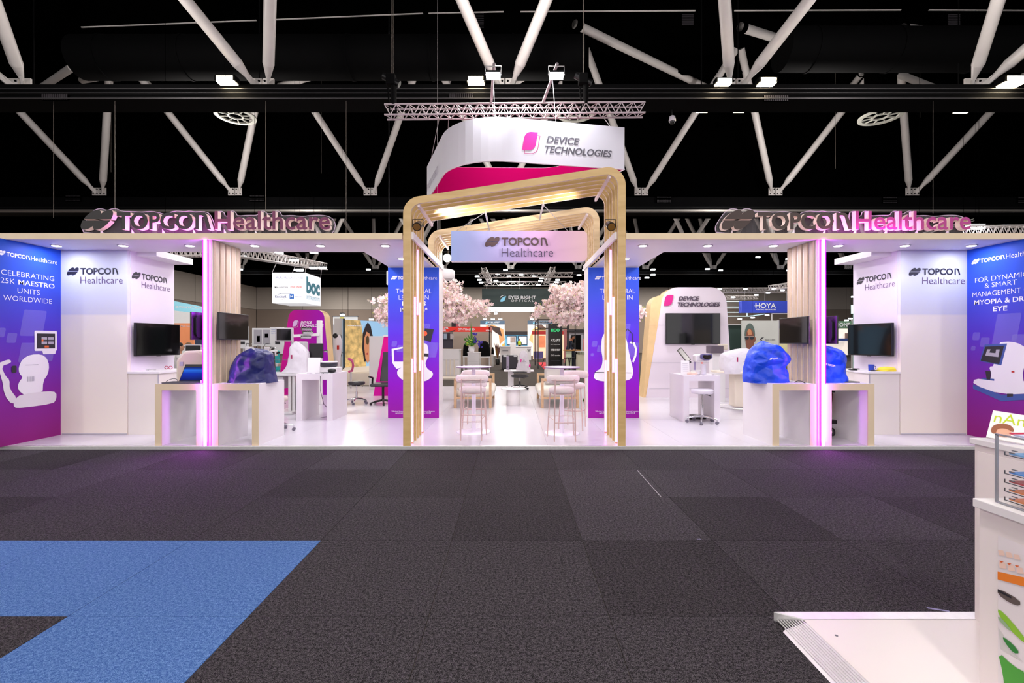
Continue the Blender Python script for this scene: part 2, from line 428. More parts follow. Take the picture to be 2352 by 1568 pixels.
# black catwalk beams under the roof
def catwalk(Yb, z0, z1, label, x0=-33, x1=49):
    t = thing('catwalk', label, 'catwalk', (0, Yb, z0))
    MB().box(x0, x1, Yb, Yb+.9, z0+.06, z1).obj('beam', blackm, t)
    dk = mat('rail_grey', (92, 90, 92), .4, .6)
    for dz, r in ((0, .03), (.16, .022), (.30, .018)):
        MB().beam((x0, Yb-.12, z0+dz), (x1, Yb-.12, z0+dz), r, r).obj('rail', dk, t)
    return t
catwalk(14.6, 8.95, 9.45, 'near black catwalk beam across the hall below the roof struts')
t = catwalk(26.2, 8.62, 9.5, 'second black catwalk beam with a pale rail behind the big letters')
MB().beam((-33, 25.95, 8.68), (49, 25.95, 8.68), .10, .10).obj('rail', mat('rail_pale', (170, 164, 158), .35, .5), t)
bh = struct(MB().box(-33.5, 50, 27.2, 27.4, 8.62, 15.5).obj('wall_bulkhead', hallblack))
catwalk(39, 8.9, 9.5, 'third black catwalk beam, far behind the stand')
catwalk(52, 8.9, 9.5, 'farthest black catwalk beam near the back wall')

def node(px, py, Y, dirs, r, label, name='roof_strut_pair'):
    p = W(px, py, Y); t = thing(name, label, 'roof truss', p)
    for d in dirs:
        d = Vector(d); top = 15.4; k = (top-p.z)/d.z
        p_ = p+Vector((.17*(1 if d.x > 0 else -1), 0, .05)); q = p_+d*k; a = p_+d.normalized()*.75
        MB().cyl(a, q, r, n=14).obj('strut', steel, t)
        MB().beam(p_, a+d.normalized()*.1, .06, .17).obj('fin_plate', steel, t); MB().cyl(p_+d.normalized()*.25, a+d.normalized()*.02, r*.3, r, n=14).obj('strut_cone', steel, t)
    w = .175; mb = MB()
    for s in (-1, 1):
        pl = MB().box(p.x+s*(w+.02)-w, p.x+s*(w+.02)+w, p.y-.03, p.y+.03, p.z-w*.5, p.z+w*1.9).obj('gusset_plate', steel, t)
        for bz in (0, 1.4):
            for bx in (-.6, .6):
                if bz == 1.4 and bx*s > 0: continue
                c = Vector((p.x+s*(w+.02)+bx*w, p.y-.03, p.z+bz*w))
                MB().cyl(c, c+Vector((0, -.03, 0)), .032, n=8).obj('bolt', blackm, pl)
    return t
ordn = ['leftmost', 'second from the left', 'third from the left', 'fourth from the left', 'fifth from the left', 'sixth from the left', 'seventh from the left', 'rightmost']
for i, px in enumerate((45, 603, 1160, 1690, 2242)):
    o = ordn[i] if i < 4 else 'rightmost'
    node(px, 205, 15, ((-.69, -1.25, 1), (.69, -1.25, 1)), .165, 'thick white V of roof struts in the nearest row, %s' % o)
for i, px in enumerate((228, 540, 851, 1160, 1473, 1781, 2096)):
    o = 'just behind the white hanging ring' if i == 3 else (['first', 'second', 'third'][i if i < 3 else 6-i]+' from the '+('left' if i < 3 else 'right'))
    node(px, 445, 26, ((-.59, -.6, 1), (.59, -.6, 1)), .165, 'white V of roof struts in the second row, %s' % o)
for i in range(9):
    px = 1169+207*(i-4)
    node(px, 561, 39, ((-.6, -.3, 1), (.6, -.3, 1)), .16, 'white roof struts rising behind the canopies, third row, %s' %
         (['first', 'second', 'third', 'fourth'][i]+' from the left' if i < 4 else 'centre one' if i == 4 else ['fourth', 'third', 'second', 'first'][i-5]+' from the right'))
for i in range(12):
    px = 1173+155*(i-5)
    node(px, 616, 52, ((-.6, -.2, 1), (.6, -.2, 1), (-.1, .3, 1)), .19, 'small far white V of roof struts in the last row, %s' %
         (['first', 'second', 'third', 'fourth', 'fifth', 'sixth'][i if i < 6 else 11-i]+' from the '+('left' if i < 6 else 'right')))
# slanting braces of the next bay
for (a, ya, b, yb, r, lab) in (((1320, 55), 19, (1630, 205), 25, .17, 'long slanting white roof tube right of the hanging ring'),
                          ((1700, 62), 19, (1945, 138), 23, .17, 'slanting white roof tube behind the fourth near V'),
                          ((2075, 62), 20, (2210, 82), 22, .15, 'short slanting white roof tube at the upper right'),
                          ((2050, 165), 22, (2180, 215), 25, .16, 'slanting white roof tube ending at the catwalk, right'),
                          ((90, 205), 24, (165, 155), 21, .15, 'slanting white roof tube at the upper left'),
                          ((185, 185), 23, (318, 160), 20, .15, 'white roof tube with a dark band at the upper left'),
                          ((640, 198), 24, (765, 162), 20, .15, 'white roof tube right of the second near V'),
                          ((1160, 205), 24, (1232, 160), 20, .14, 'white roof tube behind the floodlights'),
                          ((312, 158), 23, (352, 205), 25, .12, 'thin white strut above the left catwalk'),
                          ((1355, 105), 24, (1385, 200), 27, .14, 'short white strut above the truss, right of the ring'),
                          ((1700, 95), 24, (1728, 200), 27, .14, 'short white strut beside the fourth near V'),
                          ((1980, 168), 23, (1950, 205), 25, .14, 'short white strut upper right of the fan'),
                          ((1020, 165), 24, (1043, 200), 27, .14, 'short white strut left of the near central V'),
                          ((948, 165), 24, (932, 200), 27, .14, 'short white strut above the left end of the truss')):
    p, q = W(*a, ya), W(*b, yb); t = thing('roof_brace', lab, 'roof truss', p)
    MB().cyl(p, q, r, n=14).obj('strut', steel, t)
    MB().cyl(p, p+(q-p)*.03, r*1.25, n=14).obj('collar', hallblack, t)
# ducts
for (x0, x1, Yd, z, r, lab) in ((-16, 2.6, 17.5, 12.0, .75, 'long dark round air duct above the left of the hall'), (10, 26, 17.5, 12.3, .75, 'long dark round air duct above the right of the hall')):
    t = thing('air_duct', lab, 'air duct', (x0, Yd, z))
    MB().cyl((x0, Yd, z), (x1, Yd, z), r, n=28).obj('pipe', darkduct, t)
    x = x0+1
    while x < x1:
        MB().cyl((x, Yd, z), (x+.08, Yd, z), r+.03, n=28).obj('seam_ring', darkduct, t); x += 3.0
# round swirl diffusers
def diffuser(px, py, Y, lab, R=.8):
    p = W(px, py, Y); t = thing('swirl_diffuser', lab, 'ceiling vent', p); g = mat('diffuser_grey', (190, 190, 180), .5)
    n = 32
    o = [(p.x+R*cos(2*pi*k/n), p.y+R*sin(2*pi*k/n)) for k in range(n)]; i = [(p.x+R*.8*cos(2*pi*k/n), p.y+R*.8*sin(2*pi*k/n)) for k in range(n)]
    MB().frame(o, i, 'z', p.z, p.z+.06).obj('rim', g, t)
    o = [(p.x+R*.38*cos(2*pi*k/n), p.y+R*.38*sin(2*pi*k/n)) for k in range(n)]; i = [(p.x+R*.3*cos(2*pi*k/n), p.y+R*.3*sin(2*pi*k/n)) for k in range(n)]
    MB().frame(o, i, 'z', p.z, p.z+.06).obj('hub', g, t)
    for k in range(10):
        a = 2*pi*k/10
        MB().beam(p+Vector((cos(a)*R*.36, sin(a)*R*.36, .03)), p+Vector((cos(a)*R*.82, sin(a)*R*.82, .03)), .03, .05).obj('blade', g, t)
    MB().cyl(p+Vector((0, 0, .2)), Vector((p.x, p.y, 15.49)), R*.7, n=20).obj('duct_neck', hallblack, t)
diffuser(541, 268, 20, 'round spoked ceiling vent at the upper left')
diffuser(2022, 270, 20, 'round spoked ceiling vent at the upper right')
diffuser(1322, 262, 20, 'round spoked ceiling vent behind the box truss')
# flood lamps
def flood(px, py, Y, lab, big=1.0, power=60):
    p = W(px, py, Y); t = thing('flood_lamp', lab, 'lamp', p)
    s = .17*big
    MB().box(p.x-s*1.5, p.x+s*1.5, p.y-s*.5, p.y+s*.9, p.z+.03, p.z+.16*big).obj('housing', blackm, t)
    MB().box(p.x-s*1.3, p.x+s*1.3, p.y-s*.4, p.y+s*.8, p.z, p.z+.03).obj('lens', warmglow, t)
    MB().box(p.x-s*1.2, p.x+s*1.2, p.y-s*.5-.012, p.y-s*.5, p.z+.04, p.z+.13*big).obj('lens', warmglow, t)
    MB().beam((p.x, p.y+s, p.z+.1), (p.x, p.y+s, p.z+.3 if Y < 15 else 14.65), .03).obj('bracket', blackm, t)
    if Y < 15: MB().beam((p.x, p.y+s, p.z+.1), (p.x, 14.62, p.z+.1), .04).obj('bracket', blackm, t)
for a in ((520, 190, 14.3, 'bright warm flood lamp left of the second near V', 1.2), (590, 251, 17, 'warm flood lamp beside the left round vent', 1.0),
          (66, 247, 16, 'warm flood lamp at the far upper left', 1.0), (1093, 190, 14.3, 'bright warm flood lamp above the box truss', 1.1),
          (1662, 193, 14.2, 'warm flood lamp just left of the fourth near V', 1.0), (1762, 193, 14.2, 'warm flood lamp just right of the fourth near V', 1.1),
          (1615, 255, 17, 'left one of two warm lamps under the right catwalk', .9), (1700, 255, 17, 'right one of two warm lamps under the right catwalk', .9),
          (2326, 193, 14.3, 'bright warm flood lamp at the far upper right', 1.4), (2213, 256, 17, 'warm flood lamp below the rightmost near V', 1.1)):
    flood(*a)
# dome camera, speakers, perforated light panels, hanging wires
def hanging_wire(px, y0, y1, Y, lab, m=None):
    Y = 14.75 if Y == 14 else 23.1 if Y in (22, 18) else Y
    a, b = W(px, y0, Y), W(px, y1, Y)
    if Y == 14.75: a.z = 9.05
    elif Y == 23.1: a.z = 14.7
    tag(MB().cyl(a, b, .006, n=6).obj('hanging_wire', m or mat('wire', (120, 112, 104), .5, .3)), lab, 'wire')
for px, y0, y1, Y, lab in ((264, 245, 500, 14, 'thin wire behind the left T of the big sign'), (610, 245, 490, 14, 'pale wire above the left big sign, right one'),
                      (123, 240, 500, 14, 'thin wire at the far left below the catwalk'), (255, 245, 395, 22, 'short wire right of the first second-row V'),
                      (738, 275, 398, 22, 'short hanging wire left of the third second-row V'), (795, 245, 535, 14, 'long thin wire left of the arch'),
                      (903, 0, 240, 12.3, 'long wire holding the left end of the box truss'), (1341, 0, 200, 12.3, 'long wire above the right chain hoist'),
                      (1919, 275, 387, 22, 'short hanging wire left of the right round vent'), (2143, 250, 490, 14, 'pale wire above the right big sign'),
                      (2113, 250, 270, 18, 'tiny hooked wire right of the right vent')):
    hanging_wire(px, y0, y1, Y, lab)
p = W(1544, 275, 15.3); t = thing('dome_camera', 'white dome security camera hanging right of the box truss', 'camera', p)
MB().cyl(p+Vector((0, 0, .1)), Vector((p.x, p.y, 9.3)), .02, n=8).obj('pole', black, t)
MB().lathe([(.03, p.z+.14), (.09, p.z+.1), (.11, p.z), (.11, p.z-.06)], p.x, p.y, 14).obj('housing', pu_white, t)
MB().sph((p.x, p.y, p.z-.07), .085).obj('dome', black, t)
for i, (px, py, Y, w, h) in enumerate(((170, 456, 26.14, 34, 14), (592, 456, 26.14, 34, 14), (1524, 459, 26.14, 32, 14), (2042, 460, 26.14, 32, 14), (2345, 460, 26.14, 18, 14),
                           (130, 225, 14.58, 60, 12), (1060, 222, 14.58, 56, 8), (1780, 228, 14.58, 56, 12), (1578, 48, 18, 26, 26), (2188, 48, 18, 26, 26), (1100, 50, 18, 22, 36))):
    p = W(px, py, Y); k = Y/F
    t = thing('line_speaker', 'dark panel of small holes on the roof beams, %s' % ['far left', 'above the left sign', 'right of the arch', 'above the right sign', 'at the far right edge',
              'bluish, on the near catwalk at left', 'above the truss', 'on the near catwalk at right', 'upper right of centre', 'upper far right', 'between the central struts'][i], 'speaker', p)
    MB().box(p.x-w*k/2, p.x+w*k/2, Y-.06, Y, p.z-h*k/2, p.z+h*k/2).obj('panel', hallblack, t)
    mb = MB(); nx = 12; nz = 4 if h < 20 else 7
    for a in range(nx):
        for b in range(nz):
            if nz == 4 and b == 2 and h > 12: continue
            x = p.x-w*k/2+(a+.5)*w*k/nx; z = p.z-h*k/2+(b+.5)*h*k/nz
            mb.box(x-.02, x+.02, Y-.075, Y-.06, z-.02, z+.02)
    mb.obj('perforations', mat('perf', (66, 62, 66) if i != 5 else (70, 84, 130), .5, .3), t)['kind'] = 'stuff'

# box truss that carries the ring, with its two chain hoists and LED floods
def box_truss(p, q, s, lab, m=None, name='box_truss', bays=None, up=Vector((0, 0, 1)), parts=True):
    p, q = Vector(p), Vector(q); m = m or alu; t = thing(name, lab, 'truss', p)
    d = (q-p); L = d.length; d = d/L; a = d.cross(up).normalized()*s/2; b = a.cross(d).normalized()*s/2; r = s*.09
    for i in (-1, 1):
        for j in (-1, 1):
            MB().cyl(p+a*i+b*j, q+a*i+b*j, r, n=8).obj('chord', m, t)
    n = bays or max(2, int(L/s*.9)); mb = MB(); rr = r*.5
    for f in range(4):
        A, B = ((a+b, a-b), (-a+b, -a-b), (a+b, -a+b), (a-b, -a-b))[f]
        mb = MB()
        for k in range(n):
            u, v, w = p+d*(L*k/n), p+d*(L*(k+.5)/n), p+d*(L*(k+1)/n)
            mb.cyl(u+A, v+B, rr, n=5, cap=False); mb.cyl(v+B, w+A, rr, n=5, cap=False)
        mb.obj('lacing', m, t)
    if p.y > 16:
        for u in (.15, .85): c = p+d*(L*u); MB().cyl(c, Vector((c.x, c.y, 15.49)), .006, n=5).obj('cable', hallblack, t)
    return t
trm = mat('truss_alu', (206, 192, 198), .4, .25)
tr = box_truss(W(886, 257, 12.3), W(1479, 252, 12.3), .27, 'silver box truss above the white hanging ring', trm)
def hoist(px, py, Y, lab):
    p = W(px, py, Y); t = thing('chain_hoist', lab, 'chain hoist', p)
    MB().box(p.x-.14, p.x+.10, p.y-.1, p.y+.1, p.z-.05, p.z+.22).obj('body', blackm, t, .02)
    MB().cyl(p+Vector((-.22, 0, .2)), p+Vector((.2, 0, -.02)), .085, n=14).obj('motor', black, t)
    MB().cyl(p+Vector((.05, 0, -.05)), p+Vector((.05, 0, -.55)), .07, n=10).obj('chain_bag', blackm, t)
    MB().cyl(p+Vector((-.02, 0, .2)), Vector((p.x-.02, p.y, 15.49)), .008, n=5).obj('chain', mat('wire', (120, 112, 104)), t)
    for dx in (-.10, .07):
        MB().beam(p+Vector((dx, 0, -.1)), p+Vector((dx+.05, 0, -.85)), .035).obj('sling', blackm, t)
hoist(900, 192, 12.2, 'black chain hoist on the left end of the box truss')
hoist(1341, 190, 12.2, 'black chain hoist above the right part of the box truss')
for px, lab, ax in ((1133, 'left white LED flood on an arm above the ring', (1128, 236)), (1278, 'right white LED flood on an arm above the ring', (1247, 236))):
    p = W(px, 172, 10.9); t = thing('led_flood', lab, 'lamp', p)
    MB().box(p.x-.17, p.x+.17, p.y-.12, p.y+.12, p.z, p.z+.05).obj('housing', black, t, .01)
    MB().box(p.x-.16, p.x+.16, p.y-.11, p.y+.11, p.z-.05, p.z).obj('lens', coolglow, t)
    MB().tube([p+Vector((-.18, 0, 0)), p+Vector((-.18, 0, .2)), p+Vector((.18, 0, .2)), p+Vector((.18, 0, 0))], .012, 6).obj('yoke', alu, t)
    MB().cyl(W(ax[0], ax[1], 12.2), p+Vector((.02, 0, .26)), .035, n=10).obj('arm', trm, t)
    L = light('SPOT', (p.x, p.y, p.z-.1), 210, (.95, .96, 1), .12, spot=radians(110), blend=.5); aim(L, (p.x+.2, 11.9, 6.2))
# thin suspension cables for the ring
hang = mat('cable', (190, 186, 188), .4, .5)
for (a, ya, b, yb, lab) in (((1133, 180), 11.2, (1137, 277), 11.25, 'thin steel cable to the ring top, left of centre'), ((1269, 180), 11.2, (1277, 283), 11.4, 'thin steel cable to the ring top, right of centre'),
                    ((1008, 275), 12.5, (990, 366), 14, 'slanting steel cable to the left corner of the ring'), ((1385, 268), 12.4, (1402, 291), 11.6, 'short steel cable at the right end of the ring'),
                    ((1030, 275), 12.5, (1029, 310), 13, 'short steel cable above the left curve of the ring')):
    tag(MB().cyl(W(*a, ya), W(*b, yb), .008, n=6).obj('cable', hang), lab, 'cable')

# the hanging ring
def ring_path():
    A, B, C, D = (-1.35, 10.9), (2.79, 11.66), (-2.58, 14.3), (1.55, 14.4)
    P = round_poly([A, B, D, C], [1.5, .02, 1.1, .02], 12)
    return P
outer = ring_path(); z0, z1 = 5.76, 6.78
cxm = sum(p[0] for p in outer)/len(outer); cym = sum(p[1] for p in outer)/len(outer)
inner = [(x+(cxm-x)*.012, y+(cym-y)*.02) for x, y in outer]
mid = [(x+(cxm-x)*.006, y+(cym-y)*.01) for x, y in outer]
rg = thing('hanging_ring_sign', 'large white fabric ring sign with pink inside hanging over the arch', 'sign', (cxm, cym, z0))
MB().frame(outer, mid, 'z', z0, z1).obj('outer_fabric', mat('ring_white', (228, 226, 236), .7, noise=.01, nscale=2), rg)
MB().frame(mid, inner, 'z', z0+.01, z1-.01).obj('inner_fabric', mat('ring_pink', (150, 0, 74), .9, spec=.05), rg)
MB().frame([(x+(x-cxm)*.003, y+(y-cym)*.004) for x, y in outer], inner, 'z', z0-.02, z0+.005).obj('hem', mat('hem', (235, 225, 235), .6), rg)
# facing panel lettering: the straight run nearest the camera
fr = [p for p in outer if p[1] < 11.67]
pA = Vector((-.4, 11.07, 0)); 
import itertools
lo = min(((i, p) for i, p in enumerate(outer)), key=lambda q: q[1][1])[0]
iB = min(range(len(outer)), key=lambda i: (outer[i][0]-2.79)**2+(outer[i][1]-11.66)**2)
prevs = [outer[k % len(outer)] for k in range(iB-4, iB)]
sA = max(prevs[:1]+[min((p for p in outer if p[1] < 11.6), key=lambda p: abs(p[0]-.1))], key=lambda p: -p[0])
Rv = (Vector((2.79, 11.66, 0))-Vector((-1.35, 10.9, 0))).normalized(); Nv = Vector((Rv.y, -Rv.x, 0))
def on_front(px, py):
    # point of the front panel seen at this pixel
    k = (px-CX)/F; B0 = Vector((-1.35, 10.9)); Y = 10.9
    for _ in range(30):
        x = k*Y; Y = 10.9+(x+1.35)*Rv.y/Rv.x
    return Vector((k*Y, Y, EYE-(py-CY)*Y/F))
gr = mat('ink_ring_grey', (96, 94, 104), .5); pk = mat('ink_ring_pink', (230, 30, 160), .5)
a = on_front(1199, 352); b = on_front(1406, 356)
device_logo(rg, a+Vector((0, 0, -.0)), (b-a).length*1.0, gr, pk, mat('ink_ring_outline', (200, 30, 130), .5), Rv, UZ, Nv, off=.01)
Lv = (Vector((-1.35, 10.9, 0))-Vector((-2.58, 14.3, 0))).normalized(); Ln = Vector((Lv.y, -Lv.x, 0))
text(rg, 'PIONEERING POSSIBILITY.', Vector((-2.58, 14.3, 6.0))+Lv*.12, 1.75, .2, mat('ink_lilac', (160, 148, 170), .5), Lv, UZ, Ln, off=.015)

# ================================================================ STAND PLATFORM
pf = thing('stand_platform', 'raised glossy white floor of the exhibition stand', 'platform', (0, 6.54, 0))
MB().box(-7.3, 7.36, 6.58, 15.3, 0, .035).obj('base', blackm, pf)
MB().box(-7.3, 7.36, 6.54, 6.60, 0, .052).obj('edge_strip', alu, pf, .006)
for ix in range(-8, 8):
    x0 = -.455+ix*.955
    x1 = x0+.953
    xa, xb = max(x0, -7.3), min(x1, 7.36)
    if xb <= xa: continue
    for iy in range(4):
        ya = 6.60+iy*2.175; MB().box(xa, xb, ya, ya+2.172, .035, .05).obj('floor_board', gloss_white, pf)

# ================================================================ STAND WALLS, CANOPIES, FINS
fascia_m = mat('fascia_cream', (228, 208, 176), .5, noise=.03, nscale=5)
grad_l = ramp_mat('banner_print', 2, [(0, (142, 30, 118)), (.25, (128, 34, 150)), (.55, (84, 56, 190)), (.8, (56, 88, 208)), (1, (34, 84, 205))], 0, 2.87, .5)
grad_c = ramp_mat('banner_print_centre', 2, [(0, (150, 20, 150)), (.22, (140, 10, 190)), (.55, (92, 50, 214)), (.8, (66, 86, 222)), (1, (52, 98, 222))], 0, 2.87, .5)
grad_w = ramp_mat('wall_print', 2, [(0, (236, 226, 214)), (.645, (238, 230, 222)), (.655, (214, 214, 226)), (.8, (208, 214, 230)), (1, (214, 216, 224))], 0, 2.87, .5)
def prn(name, col): return mat('print_'+name, col, .5)
pw, pg, pd, pb = prn('white', (238, 234, 240)), prn('grey', (176, 172, 184)), prn('dark', (34, 32, 40)), prn('steel_blue', (58, 84, 158))
def tint(name, col, a): return mat(name, col, .5, alpha=a)
tile_t = tint('print_tint', (170, 160, 250), .25)
def para(x, y, w, h, sh=.18, r=.02):
    P = round_poly([(0, 0), (w, 0), (w+sh*h, h), (sh*h, h)], [r]*4, 4)
    return [(a+x, b+y) for a, b in P]
def tiles(par, O, R, N, L):
    mb = MB()
    for i, q in enumerate(L): flat(mb, para(*q), O, R, UZ, N, .0015+.0004*i)
    mb.obj('printed_tiles', tile_t, par)
for s in (-1, 1):
    sx = (lambda x: x) if s < 0 else (lambda x: .06-x)
    side = 'left' if s < 0 else 'right'
    # canopy
    cn = thing('stand_canopy', 'flat cream-edged white canopy over the %s half of the stand' % side, 'canopy', (sx(-4), 6.54, 2.91))
    MB().box(sx(-7.6), sx(-1.52), 6.54, 6.57, 2.915, 3.0).obj('fascia', fascia_m, cn)
    MB().box(sx(-7.6), sx(-2.35), 6.57, 7.5, 2.92, 2.985).obj('soffit', white, cn)
    MB().box(sx(-2.35), sx(-1.53), 6.57, 9.5, 2.92, 2.985).obj('soffit', white, cn)
    for px, Yd in ((-20, 6.99), (130, 6.99), (283, 6.99), (436, 6.99), (585, 6.99), (736, 6.99), (885, 6.99), (922, 8.09)):
        x = sx(X_(px, Yd))
        rg_ = MB().lathe([(.062, 2.919), (.075, 2.915), (.062, 2.911)], x, Yd, 20).obj('downlight', white, cn)
        MB().lathe([(.054, 2.912), (.054, 2.907)], x, Yd, 16).obj('lens', dlglow, rg_)
        light('AREA', (x, Yd, 2.90), 6, (.86, .86, 1), .11)
    # side wall with banner print (at the very edge) and white walls
    dep = Vector((0, 1, 0)) if s < 0 else Vector((0, -1, 0)); Nn = Vector((-s, 0, 0))
    wl = thing('banner_wall', 'blue to purple banner wall at the far %s, with a printed eye machine' % side, 'banner wall', (sx(-7.02), 7.0, .05))
    MB().box(sx(-7.10), sx(-7.02), 6.28 if s < 0 else 6.1, 7.35, .05, 2.917).obj('panel', grad_l, wl)
    B0 = Vector((sx(-7.02), 7.33 if s > 0 else 6.45, .05))
    def bx(pxx, py0, py1=None):   # pixel -> (Y, z) on that wall
        Yw = abs(sx(-7.02))*F/abs(pxx-CX); return Yw, Z_(py0, Yw)
    def strip(s_, pa, pb_, ymid, hh, m, bold=0, split=False):
        Ya, Yb = bx(pa, 0)[0], bx(pb_, 0)[0]
        za = Z_(ymid, 6.84 if s < 0 else 6.92)-hh/2
        text(wl, s_, (sx(-7.02), Ya, za), abs(Yb-Ya), hh, m, dep, UZ, Nn, bold=bold)
    if s < 0:
        O = Vector((sx(-7.02), 6.43, Z_(590, 6.9)-.05)); topcon(wl, O, .86, ink_w, ink_w, dep, UZ, Nn, stack=False, mk=ink_w)
        strip('CELEBRATING', 2, 124, 632, .072, ink_w, -.008); strip('25K', 1, 34, 650, .072, ink_w, -.008); strip('MAESTRO', 42, 125, 650, .072, ink_w, .016)
        strip('UNITS', 40, 91, 669, .072, ink_w, -.008); strip('WORLDWIDE', 7, 119, 687.5, .072, ink_w, -.008)
        O = Vector((sx(-7.02), 6.43, 0))
        tiles(wl, O, dep, Nn, [(.30, 1.58, .33, .38), (.12, 1.48, .13, .14), (-.02, 1.56, .12, .13), (.28, 1.2, .5, .28), (-.1, 1.38, .1, .1)])
        # printed machine: body, base, chin rest, monitor
        def flatM(mb, P, *r): return flat(mb, [(x*.93+.10, z-.11) for x, z in (chaikin(P, 1) if len(P) > 6 else P)], *r)
        mb = MB(); D = lambda P: flatM(mb, P, O, dep, UZ, Nn, .004)
        D([(.30, .83), (.19, .92), (.20, 1.03), (.27, 1.10), (.21, 1.15), (.20, 1.25), (.26, 1.36), (.38, 1.42), (.55, 1.42), (.64, 1.36), (.68, 1.25), (.66, 1.12), (.58, 1.02), (.57, .83)])
        mb.obj('printed_machine', pw, wl)
        mb = MB(); flatM(mb, [(.13, .68), (.13, .78), (.24, .86), (.66, .86), (.80, .83), (.80, .72), (.74, .66), (.24, .66)], O, dep, UZ, Nn, .0045)
        flatM(mb, [(.11, .72), (.0, .86), (-.04, 1.12), (-.12, 1.30), (.04, 1.36), (.09, 1.35), (.09, 1.31), (-.05, 1.27), (.02, 1.12), (.07, 1.08), (.07, .95), (.18, .80)], O, dep, UZ, Nn, .005)
        mb.obj('printed_machine_base', prn('pale', (226, 220, 226)), wl)
        mb = MB(); flatM(mb, para(.44, 1.47, .37, .30, 0, .02), O, dep, UZ, Nn, .0055); flatM(mb, [(.58, 1.42), (.78, 1.42), (.80, 1.48), (.56, 1.48)], O, dep, UZ, Nn, .005); mb.obj('printed_monitor', pw, wl)
        mb = MB(); flatM(mb, para(.475, 1.505, .30, .225, 0, .004), O, dep, UZ, Nn, .0065); flatM(mb, para(.10, 1.17, .07, .1, 0, .02), O, dep, UZ, Nn, .0065); mb.obj('printed_screen', pd, wl)
        mb = MB()
        for i in range(2):
            for j in range(2): flatM(mb, para(.55+.11*i, 1.57+.065*j, .09, .04, 0, .004), O, dep, UZ, Nn, .0075)
        mb.obj('printed_icons', pg, wl)
        mb = MB(); flatM(mb, para(.60, 1.518, .07, .03, 0, .004), O, dep, UZ, Nn, .0075); flatM(mb, para(.55, 1.61, .03, .03, 0, .004), O, dep, UZ, Nn, .008); mb.obj('printed_icons', prn('orange', (226, 110, 50)), wl)
        mb = MB()
        for i in range(7): flatM(mb, para(.33+.018*i, 1.03, .008, .07, 0, .001), O, dep, UZ, Nn, .0075)
        flatM(mb, para(.30, 1.265, .2, .008, 0, .001), O, dep, UZ, Nn, .0075); mb.obj('printed_grille', pg, wl)
    else:
        O = Vector((sx(-7.02), 7.28, Z_(603, 7.2)-.02)); topcon(wl, O, .95, ink_w, ink_w, dep, UZ, Nn, stack=False, mk=ink_w)
        strip('FOR DYNAMIC', 2240, 2362, 638, .072, ink_w, -.008); strip('& SMART', 2262, 2336, 653, .072, ink_w, -.008); strip('MANAGEMENT OF', 2234, 2375, 672, .072, ink_w, -.008)
        strip('MYOPIA & DRY', 2238, 2366, 691, .072, ink_w, .016); strip('EYE', 2281, 2314, 709, .072, ink_w, .016)
        O = Vector((sx(-7.02), 7.33, 0))
        tiles(wl, O, dep, Nn, [(.36, 1.45, .33, .45), (.06, 1.52, .11, .12), (.18, 1.42, .13, .14), (.04, 1.36, .07, .07), (.60, 1.30, .5, .30)])
        def flatM(mb, P, *r): return flat(mb, [(x, z*.787+.18) for x, z in (chaikin(P, 1) if len(P) > 11 else P)], *r)
        mb = MB(); flatM(mb, [(.08, .84), (.5, .70), (1.0, .80), (1.0, .93), (.80, .92), (.78, 1.18), (.86, 1.3), (.86, 1.5), (.78, 1.62), (.64, 1.68), (.44, 1.66), (.40, 1.22), (.32, 1.20), (.36, 1.08), (.34, .95), (.10, .96)], O, dep, UZ, Nn, .004); mb.obj('printed_machine', pw, wl)
        mb = MB(); flatM(mb, [(.08, .84), (.08, .76), (.5, .58), (1.0, .70), (1.0, .79), (.5, .70)], O, dep, UZ, Nn, .005)
        flatM(mb, [(.18, 1.30), (.50, 1.24), (.58, 1.64), (.26, 1.62)], O, dep, UZ, Nn, .005); flatM(mb, [(.22, .955), (.40, .945), (.40, .98), (.22, .985)], O, dep, UZ, Nn, .005); mb.obj('printed_machine_base', pb, wl)
        mb = MB(); flatM(mb, [(.20, 1.31), (.47, 1.26), (.54, 1.60), (.27, 1.58)], O, dep, UZ, Nn, .006); flatM(mb, [(.29, .96), (.34, .96), (.35, 1.12), (.27, 1.12)], O, dep, UZ, Nn, .006); flatM(mb, [(.58, .67), (.66, .69), (.66, .74), (.58, .73)], O, dep, UZ, Nn, .006); mb.obj('printed_screen', pd, wl)
        mb = MB(); flatM(mb, [(.27, 1.41), (.46, 1.39), (.48, 1.53), (.30, 1.53)], O, dep, UZ, Nn, .007); mb.obj('printed_icons', pg, wl)
        mb = MB(); flatM(mb, [(.33, 1.47), (.42, 1.46), (.43, 1.53), (.35, 1.53)], O, dep, UZ, Nn, .008); mb.obj('printed_icons', pd, wl)
        mb = MB(); flatM(mb, para(.64, 1.12, .04, .03, 0, .002), O, dep, UZ, Nn, .0075); mb.obj('printed_emblem', prn('red', (190, 40, 40)), wl)
    # white back wall A and side wall B
    wa = thing('logo_wall', 'white wall panel with dark logo beside the %s banner wall' % side, 'wall panel', (sx(-6.5), 7.33, .05))
    MB().box(sx(-7.02), sx(-5.985), 7.35, 7.41, .05, 2.917).obj('panel', grad_w, wa)
    MB().box(sx(-7.0), sx(-5.99), 7.343, 7.352, .055, .07).obj('kick_line', pg, wa)
    O = W(153, 651, 7.35) if s < 0 else W(2086, 652, 7.35)
    topcon(wa, O, 129*7.35/F, ink, ink_p, off=.004)
    wb = thing('logo_wall', 'white side wall with dark logo behind the %s wall television' % side, 'wall panel', (sx(-5.98), 7.8, .05))
    MB().box(sx(-6.04), sx(-5.98), 7.41, 8.36, .05, 3.02).obj('panel', mat('wall_b_white', (224, 216, 228), .5, noise=.015, nscale=2), wb)
    MB().box(sx(-6.05), sx(-5.66), 7.52, 8.38, 2.86, 2.96).obj('ledge', white, wb)
